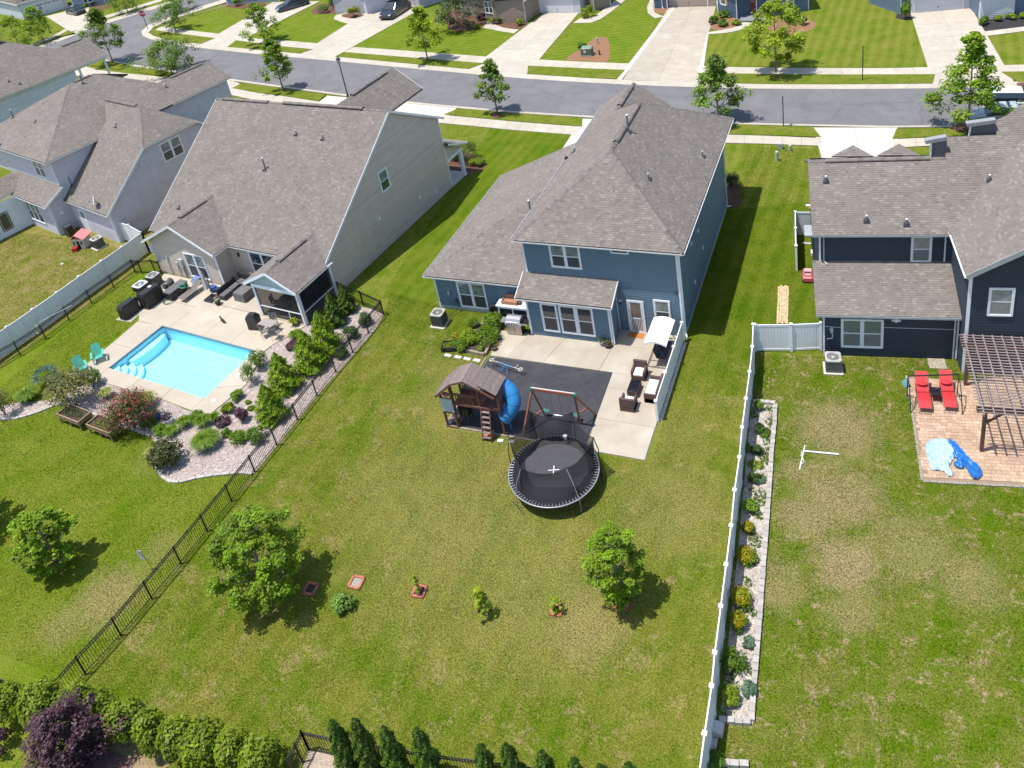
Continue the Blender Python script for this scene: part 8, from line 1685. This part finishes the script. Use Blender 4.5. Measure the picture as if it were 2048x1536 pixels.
tree('dark leafy multi stem shrub tree before the tan house porch', gp(918,58), 4.2, 3.0, leafmat('tree_leaf_grey', (.075,.10,.045), (.05,.075,.035)), 2600, .15, BARKL, wide, .1, .25, seed=11)
# saplings
tree('thin lime green conifer sapling in an orange brick square', gp(838,1186), 1.15, .22, T_LIM, 380, .05, BARK, pyr, .015, .1, seed=12, nb=14, name='sapling'); tree('taller leafy sapling leaning beside its shadow on the lawn', gp(970,1232), 1.7, .42, T_LIM, 900, .065, BARK, col_, .02, .05, seed=13, nb=16, name='sapling'); tree('short lime sapling in a brick square left of the round tree', gp(1113,1224), .8, .28, T_LIM, 320, .06, BARK, wide, .015, .1, seed=14, nb=12, name='sapling')
bush(690,1215,.50,.75,leafmat('leaf_fresh_green', (.20,.33,.06), (.15,.26,.045)),'light green feathery shrub on the lawn below the brick squares',900,.08)
# conifers beside the black fence
def conifer(label, base, h, R, leaf=T_CON, n=3200, size=.10, name='conifer', group=None, pw=.8, seed=0):
    r = np.random.default_rng(seed+77); t = thing(name, label, 'conifer', base, 0, group); MB().tube([(0,0,0),(0,0,h*.9)], [.06,.015], 6).build('trunk', BARK, t)
    s = r.uniform(0,1,n)**1.35; z = .08+s*(h-.1); a = r.uniform(0,6.283,n); lump = 1+.22*np.sin(a*4+s*(13+seed%5)+seed)+.14*np.sin(a*7-s*29+seed*2); rad = R*((1-s)**pw)*(.62+.38*np.minimum(1,s*7))*lump*r.uniform(.62,1.0,n)
    P = np.stack([rad*np.cos(a), rad*np.sin(a), z], 1); N = np.stack([np.cos(a), np.sin(a), np.full(n,.75)], 1); leaf_mesh('crown', P, N, size, leaf, t, asp=.55, val=.5+.18*np.sin(a*5+s*17+seed), jit=.35); return t
for i, (bx_, by_, hh, R_, lb) in enumerate(((697,622,2.0,.62,'evergreen nearest the porch corner post'),(674,648,2.25,.66,'second evergreen from the porch along the black fence'),(656,700,2.7,.98,'third and tallest evergreen along the black fence'),(626,736,2.6,1.05,'fourth broad evergreen along the black fence'),(573,776,2.4,1.02,'fifth evergreen beside the pool corner'),(548,836,2.2,.92,'lowest evergreen of the row nearest the gravel'))):
    conifer(lb, gp(bx_,by_), hh*1.12, R_*1.15, T_CON if i > 1 else T_CYP, 4800, .085, seed=i, group='evergreens along the black fence')
# narrow cypresses at the bottom and laurel hedge at the lower left
for i, (bx_, by_, hh) in enumerate(((661,1440,3.4),(706,1437,3.4),(765,1453,3.4),(831,1456,3.2),(958,1489,3.0),(1010,1488,2.8),(1082,1502,2.8),(1146,1517,2.8),(1199,1530,2.6),(1256,1526,2.6))):
    conifer('narrow dark cypress, number %s from the left of the row along the bottom edge' % ('one two three four five six seven eight nine ten'.split()[i]), Vector((*gp(bx_,by_,hh)[:2],0)), hh, .50, T_CYP, 5200, .06, 'cypress', 'cypresses along the bottom edge', .5, seed=20+i)
hed = [(5,1378,2.0,.95),(62,1375,2.0,.95),(128,1388,2.0,.9),(180,1396,2.0,.9),(230,1412,2.0,.85),(285,1432,2.1,.85),(338,1446,2.0,.8),(392,1456,2.0,.85),(452,1474,2.0,.85),(508,1484,1.9,.8)]
G_HED = leafmat('hedge_leaf', (.20,.27,.010), (.11,.18,.008))
for i, (bx_, by_, hh, R_) in enumerate(hed): bush(bx_, by_, R_*.9*(.85+.3*((i*7)%5)/4), hh, G_HED, 'leafy yellow green hedge shrub, number %s from the left corner' % ('one two three four five six seven eight nine ten'.split()[i]), 2200, .085, 'hedge_shrub', 'shrub', group='laurel hedge at the lower left', up=1.0, loc=(*gp(bx_,by_,hh)[:2],0))
tree('dark purple leaved tree at the lower left corner', Vector((*gp(95,1425,3.4)[:2],0)), 3.2, 1.25, G_PUR, 8000, .075, BARK, wide, .08, .1, seed=31, nb=40, clump=.36); bush(12,1500,.5,1.0,G_PUR,'small purple shrub at the left edge beside the hedge',500,.07)
# ornamental grasses
def grass_clump(px, py, r, h, mt, label, n=700, cat='ornamental grass', z=0, w=.026):
    t = thing('ornamental_grass', label, cat, gp(px,py,z)); q = rng.uniform(0,6.283,n); o = rng.uniform(0,.14,n)*r; f = rng.uniform(.45,1,n); k = 5; V = np.zeros((n,k,2,3)); rr = r*f*rng.uniform(.7,1.05,n); hh = h*rng.uniform(.75,1.05,n)
    for i in range(k):
        s = i/(k-1); d = o+rr*s**1.4; zz_ = hh*(np.sin(s*math.pi*.62)*(1-.35*s*f)); ww = w*(1-s*.85)
        for j, sg in enumerate((-1,1)): V[:,i,j,0] = d*np.cos(q)-sg*ww*np.sin(q); V[:,i,j,1] = d*np.sin(q)+sg*ww*np.cos(q); V[:,i,j,2] = np.maximum(zz_,.01)
    b = (np.arange(n)*k*2)[:,None]+(np.arange(k-1)*2)[None,:]; F = np.stack([b,b+1,b+3,b+2],-1).reshape(-1,4); A = np.repeat(np.clip(rng.normal(.5,.25,n),0,1),k-1); raw('blades', V.reshape(-1,3), F, A, mt, t); return t
grass_clump(416,893,.95,1.0,G_GR2,'large fountain grass mound beside the black fence end of the gravel bed',1500); grass_clump(58,800,.85,.9,G_GR2,'round fountain grass at the far left of the gravel bed',1200); grass_clump(295,812,.80,1.0,G_STR,'arching pale yellow grass right of the red flowering shrub',900); grass_clump(128,805,.5,.6,G_STR,'small pale grass tuft above the left planter',400); grass_clump(304,910,.42,.5,G_STR,'pale drooping grass left of the rounded bronze shrub',350); grass_clump(215,795,.55,.75,G_STR,'golden grass behind the red flowering shrub',500); grass_clump(228,845,.6,.55,leafmat('lily_leaf', (.34,.40,.015), (.26,.34,.012)),'lime yellow strap leaved plant by the right planter',260,w=.03)
grass_clump(372,852,.6,.7,G_BRT,'bright green canna clump near the white planter',220,w=.05); grass_clump(408,852,.65,.8,G_BRT,'bright green canna clump behind the large fountain grass',240,w=.055); grass_clump(434,845,.42,.85,G_BRT,'upright canna with dark red buds near the pool corner',130,w=.05); grass_clump(345,868,.6,.6,G_BRT,'strappy green lilies above the rounded bronze shrub',260,w=.035); grass_clump(590,652,.42,.7,G_LIME,'canna with an orange flower beside the porch post',110,w=.06); grass_clump(592,676,.55,.6,G_BRT,'broad leaved plants below the porch corner',160,w=.06); grass_clump(268,600,.5,.7,G_LIME,'flowering cannas on the lawn left of the heat pump',150,w=.05); grass_clump(243,610,.4,.4,G_BRT,'low green clump beside the covered grill',120,w=.04)
# fan palm
t = thing('fan_palm', 'blue green fan palm at the left end of the pool garden', 'palm', gp(100,768)); MB().tube([(0,0,0),(0,0,.5)], .1, 8).build('trunk', BARK, t); G_PLM = leafmat('palm_leaf', (.11,.17,.11), (.08,.135,.085), .2)
for k in range(16):
    a = k*2.4; el = .25+.75*((k*7) % 16)/16; d = Vector((math.cos(a)*math.cos(el),math.sin(a)*math.cos(el),math.sin(el))); c = d*.5+Vector((0,0,.5)); sd = Vector((-math.sin(a),math.cos(a),0)); b = MB(); b.tube([(0,0,.45),c], .01, 4)
    for j in range(11): an = (j-5)*.26; v = (d*math.cos(an)+sd*math.sin(an)); tip = c+v*.55-Vector((0,0,.06)); s2 = (sd*math.cos(an)-d*math.sin(an))*.03; b.add([c, c+v*.3-s2, tip, c+v*.3+s2], [(0,1,2,3)], random.random())
    b.build('frond', G_PLM, t, attr=True)
bush(272,858,1.5,2.5,G_DARK,'crape myrtle covered in coral red flowers beside the pool',3400,.07,'flowering_shrub',extra=(G_RED,1500,.07),stems=6); bush(155,812,1.45,2.6,G_BRN,'tall bronze green crape myrtle beside the left planter',3400,.07,'flowering_shrub',extra=(mat('bud_rust', (.22,.075,.06), (.16,.05,.045), scale=3, rough=.7, attr=.3),380,.06),stems=6)
bush(340,925,.95,1.5,leafmat('leaf_magnolia', (.085,.10,.020), (.045,.07,.014)),'rounded bronze green magnolia at the end of the gravel bed',1900,.085,'shrub'); bush(12,830,.75,1.9,G_BRN,'thin leaved shrub at the left edge of the gravel bed',900,.06); bush(505,765,.62,1.5,G_MID,'airy dark shrub at the right corner of the pool',900,.05)
for a_ in ((478,797,.34,.45,G_BRT,'golden green mound nearest the pool corner'),(458,823,.30,.45,G_LIME,'golden green mound left of the purple barberry'),(478,884,.38,.55,G_BRT,'neat round green shrub in the middle of the gravel'),(517,882,.42,.8,G_MID,'loose green shrub against the black fence panel'),(497,806,.13,.15,G_BRT,'tiny green tuft above the purple barberry'),(503,818,.15,.15,G_BRT,'tiny green tuft beside the lowest evergreen'),(485,842,.30,.75,G_PUR,'upright purple barberry in the gravel'),(447,846,.35,.3,G_PUR,'low spreading purple plant near the cannas'),(587,694,.35,.3,G_PUR,'low purple plant below the broad leaved plants'),
           (731,648,.36,.75,G_DARK,'dark shrub at the top corner of the fenced gravel'),(703,677,.38,.75,G_DARK,'dark shrub second from the top along the fence'),(683,712,.35,.6,G_DARK,'small dark shrub hidden behind the black pickets'),(650,640,.25,.3,G_GRS,'small lime tuft between the upper evergreens'),
           (935,322,.85,1.7,G_DARK,'dark green shrub in the mulch bed before the pool house porch'),(955,330,.55,.6,G_LIME,'low yellow green shrub at the porch mulch bed'),(915,318,.5,.8,G_MID,'green shrub beside the front porch post'),(1463,372,.5,1.0,G_DARK,'dark shrub in the mulch at the front corner of the blue house')): bush(a_[0],a_[1],a_[2]*1.4,a_[3]*1.15,a_[4],a_[5],int(700+1500*a_[2]),.06)
for a_ in ((520,735,.62,1.3,G_MID,'airy green shrub at the near right pool deck corner'),(605,705,.5,.8,G_BRT,'green shrub filling the gap between the middle evergreens'),(640,672,.45,.9,G_MID,'green shrub below the porch corner among the evergreens'),(538,800,.4,.5,G_BRT,'green shrub between the lowest evergreens'),(190,770,.6,1.2,G_MID,'green shrub behind the left crape myrtle'),(112,770,.6,.7,G_MID,'leafy clump at the foot of the fan palm'),
           (320,868,.45,.6,G_BRT,'green leafy clump left of the rounded bronze shrub'),(300,850,.5,.5,G_MID,'low green planting right of the coral crape myrtle'),(395,838,.4,.6,G_BRT,'upright green flower clump at the pool deck edge'),(455,870,.3,.4,G_MID,'small green plant right of the large fountain grass'),(255,830,.6,.8,G_LIME,'lime green foliage below the coral crape myrtle')): bush(a_[0],a_[1],a_[2],a_[3],a_[4],a_[5],int(700+900*a_[2]),.055)
# foundation planting across the street
for x, y, r, h_, m_, lb, ex in ((710,34,1.0,1.5,G_BRT,'golden flowering shrub beside the brick footed garage',(G_YEL,420,.12)),(690,22,.8,1.2,G_DARK,'dark shrub left of the golden flowering shrub',None),(650,24,1.2,1.3,G_MID,'green shrub mass at the white sided house',None),(668,14,.9,1.6,G_DARK,'tall dark shrub by the white siding',None),(900,48,.7,.9,G_BRN,'bronze shrub at the foot of the leafy shrub tree',None),(953,58,.55,.6,G_BRT,'small clipped green ball beside the tan house walk',None),(963,40,.7,1.0,G_PUR,'reddish barberry beside the tan porch',None),
        (993,48,.7,.9,G_BRN,'rust coloured shrub before the tan window',None),(1012,42,.9,1.1,G_LIME,'yellow green shrub before the tan window',None),(1041,50,.6,.9,G_LIME,'round golden shrub at the tan garage corner',None),(1176,34,1.05,1.5,G_LIME,'large round yellow green shrub right of the tan garage',None),(1427,47,.65,.9,G_MID,'left of four green shrubs by the blue window',None),(1445,52,.65,.8,G_MID,'lower middle green shrub by the blue window',None),(1450,35,.7,.9,G_MID,'upper green shrub right under the blue window',None),(1473,50,.6,.6,G_LIME,'low green shrub at the end of the curved walk',None),
        (1516,50,.55,.7,G_MID,'green shrub right of the red door step',None),(1592,36,.9,1.2,G_DARK,'dark magnolia bush behind the yellow green tree',None),(1608,50,.6,.9,G_BRN,'bronze bush at the right of the pine straw bed',None),(1811,38,.6,2.0,G_BRT,'upright green shrub left of the white garage door',None),(1970,50,.6,.9,G_MID,'green shrub at the corner of the right blue house',None),(1999,42,.5,.6,G_LIME,'lime shrub left in the black mulch bed',None),(2021,39,.5,.6,G_LIME,'lime shrub right in the black mulch bed',None),(2050,36,.6,.7,G_LIME,'lime shrub cut by the right edge in the black mulch',None),
        (172,16,.8,.8,G_LIME,'lime green shrub before the pale blue house',None),(160,12,.8,1.2,G_DARK,'dark shrub before the pale blue window',None),(190,12,.7,.9,G_MID,'green shrub at the pale blue house corner',None),(475,12,1.0,1.4,G_BRT,'green shrub group beside the black sedan driveway',None),(10,112,.9,1.4,G_BLU,'blue green shrub in the mulch at the left edge',None),(1165,97,.55,.8,G_MID,'green shrub behind the transformer box',None)): bush(x, y, r, h_, m_, lb, int(350+260*r), .11, extra=ex)
# plants of the white stone strip
for x, y, r, h_, m_, lb in ((1519,818,.22,.45,G_BRT,'leafy weed at the top of the white stone strip'),(1519,864,.22,.4,G_DARK,'dark shrub second from the top of the stone strip'),(1530,868,.25,.2,G_MID,'low weed beside the second dark shrub'),(1515,908,.25,.45,G_DARK,'dark shrub third from the top of the stone strip'),(1512,932,.28,.15,G_GRS,'low straw coloured weeds in the white stones'),(1509,962,.24,.4,G_DARK,'small dark plant midway along the stone strip'),(1520,962,.2,.15,G_BLU,'grey green weed at the middle of the strip'),(1504,1022,.32,.5,G_BRT,'bright green pointed plant on the stone strip'),(1497,1062,.24,.35,G_MID,'green plant above the golden shrubs'),
        (1493,1120,.36,.45,G_LIME,'upper golden green shrub in the stone strip'),(1483,1205,.40,.5,G_LIME,'second golden green shrub in the stone strip'),(1478,1252,.32,.5,G_BRT,'green leafy shrub below the golden shrubs'),(1467,1330,.42,.6,G_MID,'largest green shrub low in the stone strip'),(1461,1400,.30,.5,G_LIME,'lime green shrub at the lower end of the stone strip'),(1500,1290,.22,.2,G_BLU,'grey green weeds beside the edging blocks'),(1497,1382,.25,.25,G_BLU,'low weedy clump beside the lower edging blocks'),(1430,1530,.3,.4,G_MID,'green tuft at the foot of the fence by the bottom edge')):
    t = bush(x, y, r*1.3, h_*1.15, m_, lb, int(500+900*r), .05)
    if 'golden' in lb: leafball('gold_tips', (0,-.05,h_*1.0), (r*.95,r*1.2,h_*.25), 620, .045, G_YEL, t)
# thin weeds creeping through the white stones: nobody could count them
wp = rng.uniform(0,1,(5200,2)); A4 = [gp(*q) for q in ((1500,815),(1550,815),(1508,1440),(1440,1440))]
wx = np.array([[A4[0].x,A4[0].y]])*(1-wp[:,:1])*(1-wp[:,1:])+np.array([[A4[1].x,A4[1].y]])*wp[:,:1]*(1-wp[:,1:])+np.array([[A4[2].x,A4[2].y]])*wp[:,:1]*wp[:,1:]+np.array([[A4[3].x,A4[3].y]])*(1-wp[:,:1])*wp[:,1:]
keep = (np.sin(wx[:,0]*5.1+1)+np.sin(wx[:,1]*2.3)+np.sin(wx[:,1]*5.7+wx[:,0]*3)) > .55; wx = wx[keep]
leaf_mesh('weeds', np.concatenate([wx, rng.uniform(.03,.12,(len(wx),1))],1), np.tile([[0,0,1.]],(len(wx),1)), .06, G_MID, None, kind='stuff', label='thin green weeds creeping over the white stone strip', cat='weeds')
# ================================================ LAWN GRASS as blades
def blades(name, poly, dens, h0, h1, mt, label, avoid=(), w=.012):
    P = np.array(poly); x0, y0 = P.min(0); x1, y1 = P.max(0); n = int((x1-x0)*(y1-y0)*dens); p = rng.uniform((x0,y0),(x1,y1),(n,2)); k = inpoly(p, P)
    for a in avoid: k &= ~inpoly(p, np.array(a))
    p = p[k]; n = len(p); nz = np.sin(p[:,0]*1.7+np.sin(p[:,1]*1.1)*2)*np.sin(p[:,1]*1.3+np.sin(p[:,0]*.9)*2); h = rng.uniform(h0,h1,n)*(1+.25*nz); a = rng.uniform(0,6.283,n); ln = rng.uniform(.3,1.0,n)*h
    ca, sa = np.cos(a), np.sin(a); b = rng.uniform(0,6.283,n); V = np.zeros((n,3,3)); V[:,0,0] = p[:,0]-ca*w; V[:,0,1] = p[:,1]-sa*w; V[:,1,0] = p[:,0]+ca*w; V[:,1,1] = p[:,1]+sa*w; V[:,2,0] = p[:,0]+np.cos(b)*ln; V[:,2,1] = p[:,1]+np.sin(b)*ln; V[:,2,2] = h
    return raw(name, V.reshape(-1,3), np.arange(3*n).reshape(n,3), rng.uniform(0,1,n)**2, mt, kind='stuff', label=label, cat='grass')
patio_o = [(-21.9,37.1),(-19.5,37.1),(-14.3,37.1),(-10.3,38.6),(-10.1,28.9),(-13.4,28.9),(-21.6,28.8),(-21.5,34.7)]
sq = [xy([(x-11,y-10),(x+11,y-10),(x+11,y+10),(x-11,y+10)]) for x, y in ((622,1179),(713,1166),(839,1184),(1113,1222),(1240,1202))]
blades('grass', [(-29.3,4)]+LY[1:3]+[(-30.9,39.5),(-27.5,38.9),(-19,38.8),(-10.4,38.7),(-6.45,38)]+WF[1:5]+[(-5,9)], 560, .03, .07, L_MAIN, 'trimmed olive green grass of the trampoline yard', [patio_o]+sq, .011)
bedC = xy([(1500,806),(1556,806),(1508,1450),(1436,1450)]); pavp = [(p.x,p.y) for p in pav]
blades('grass', [(-6.3,37.8),(-5.9,32.27),(-5.32,22.93),(-5.12,19.26),(-4.8,15),(-4.6,9),(6.5,14),(7.5,37.6),(3.6,39.2),(-2.8,38.2)], 480, .035, .10, L_NAVY, 'worn weedy grass of the navy house yard', [bedC, pavp], .013)
blades('grass', [(-44,12),(-30.3,12),(BF0.x-.1,BF0.y),(BF1.x-.1,BF1.y),(-34,39),(-50,40),(-54,36),(-52,20)], 330, .03, .07, L_POOL, 'green grass of the pool yard', [[tuple(q) for q in bedA], pxy([(-15.9,-2.4),(-9.3,-2.3),(-9.3,-.8),(.2,-.8),(.3,-13.2),(-12.7,-13.2),(-12.9,-7.7),(-14.9,-5.5)])], .014)
blades('grass', [(-10.3,38.8),(-6.45,38.1),(-2.9,38.5),(-3.3,50),(-3.9,62.3),(-10.2,62.6)], 300, .03, .07, L_MAIN, 'mown bright grass between the blue and navy houses', [xy([(1552,650),(1577,650),(1579,572),(1554,572)])], .014)
blades('grass', [(-75,28),(-56,28),(-55,40),(-59,41.5),(-66,42),(-75,42)], 220, .03, .08, L_GREY, 'patchy grass of the bare yard by the white fence', (), .016)
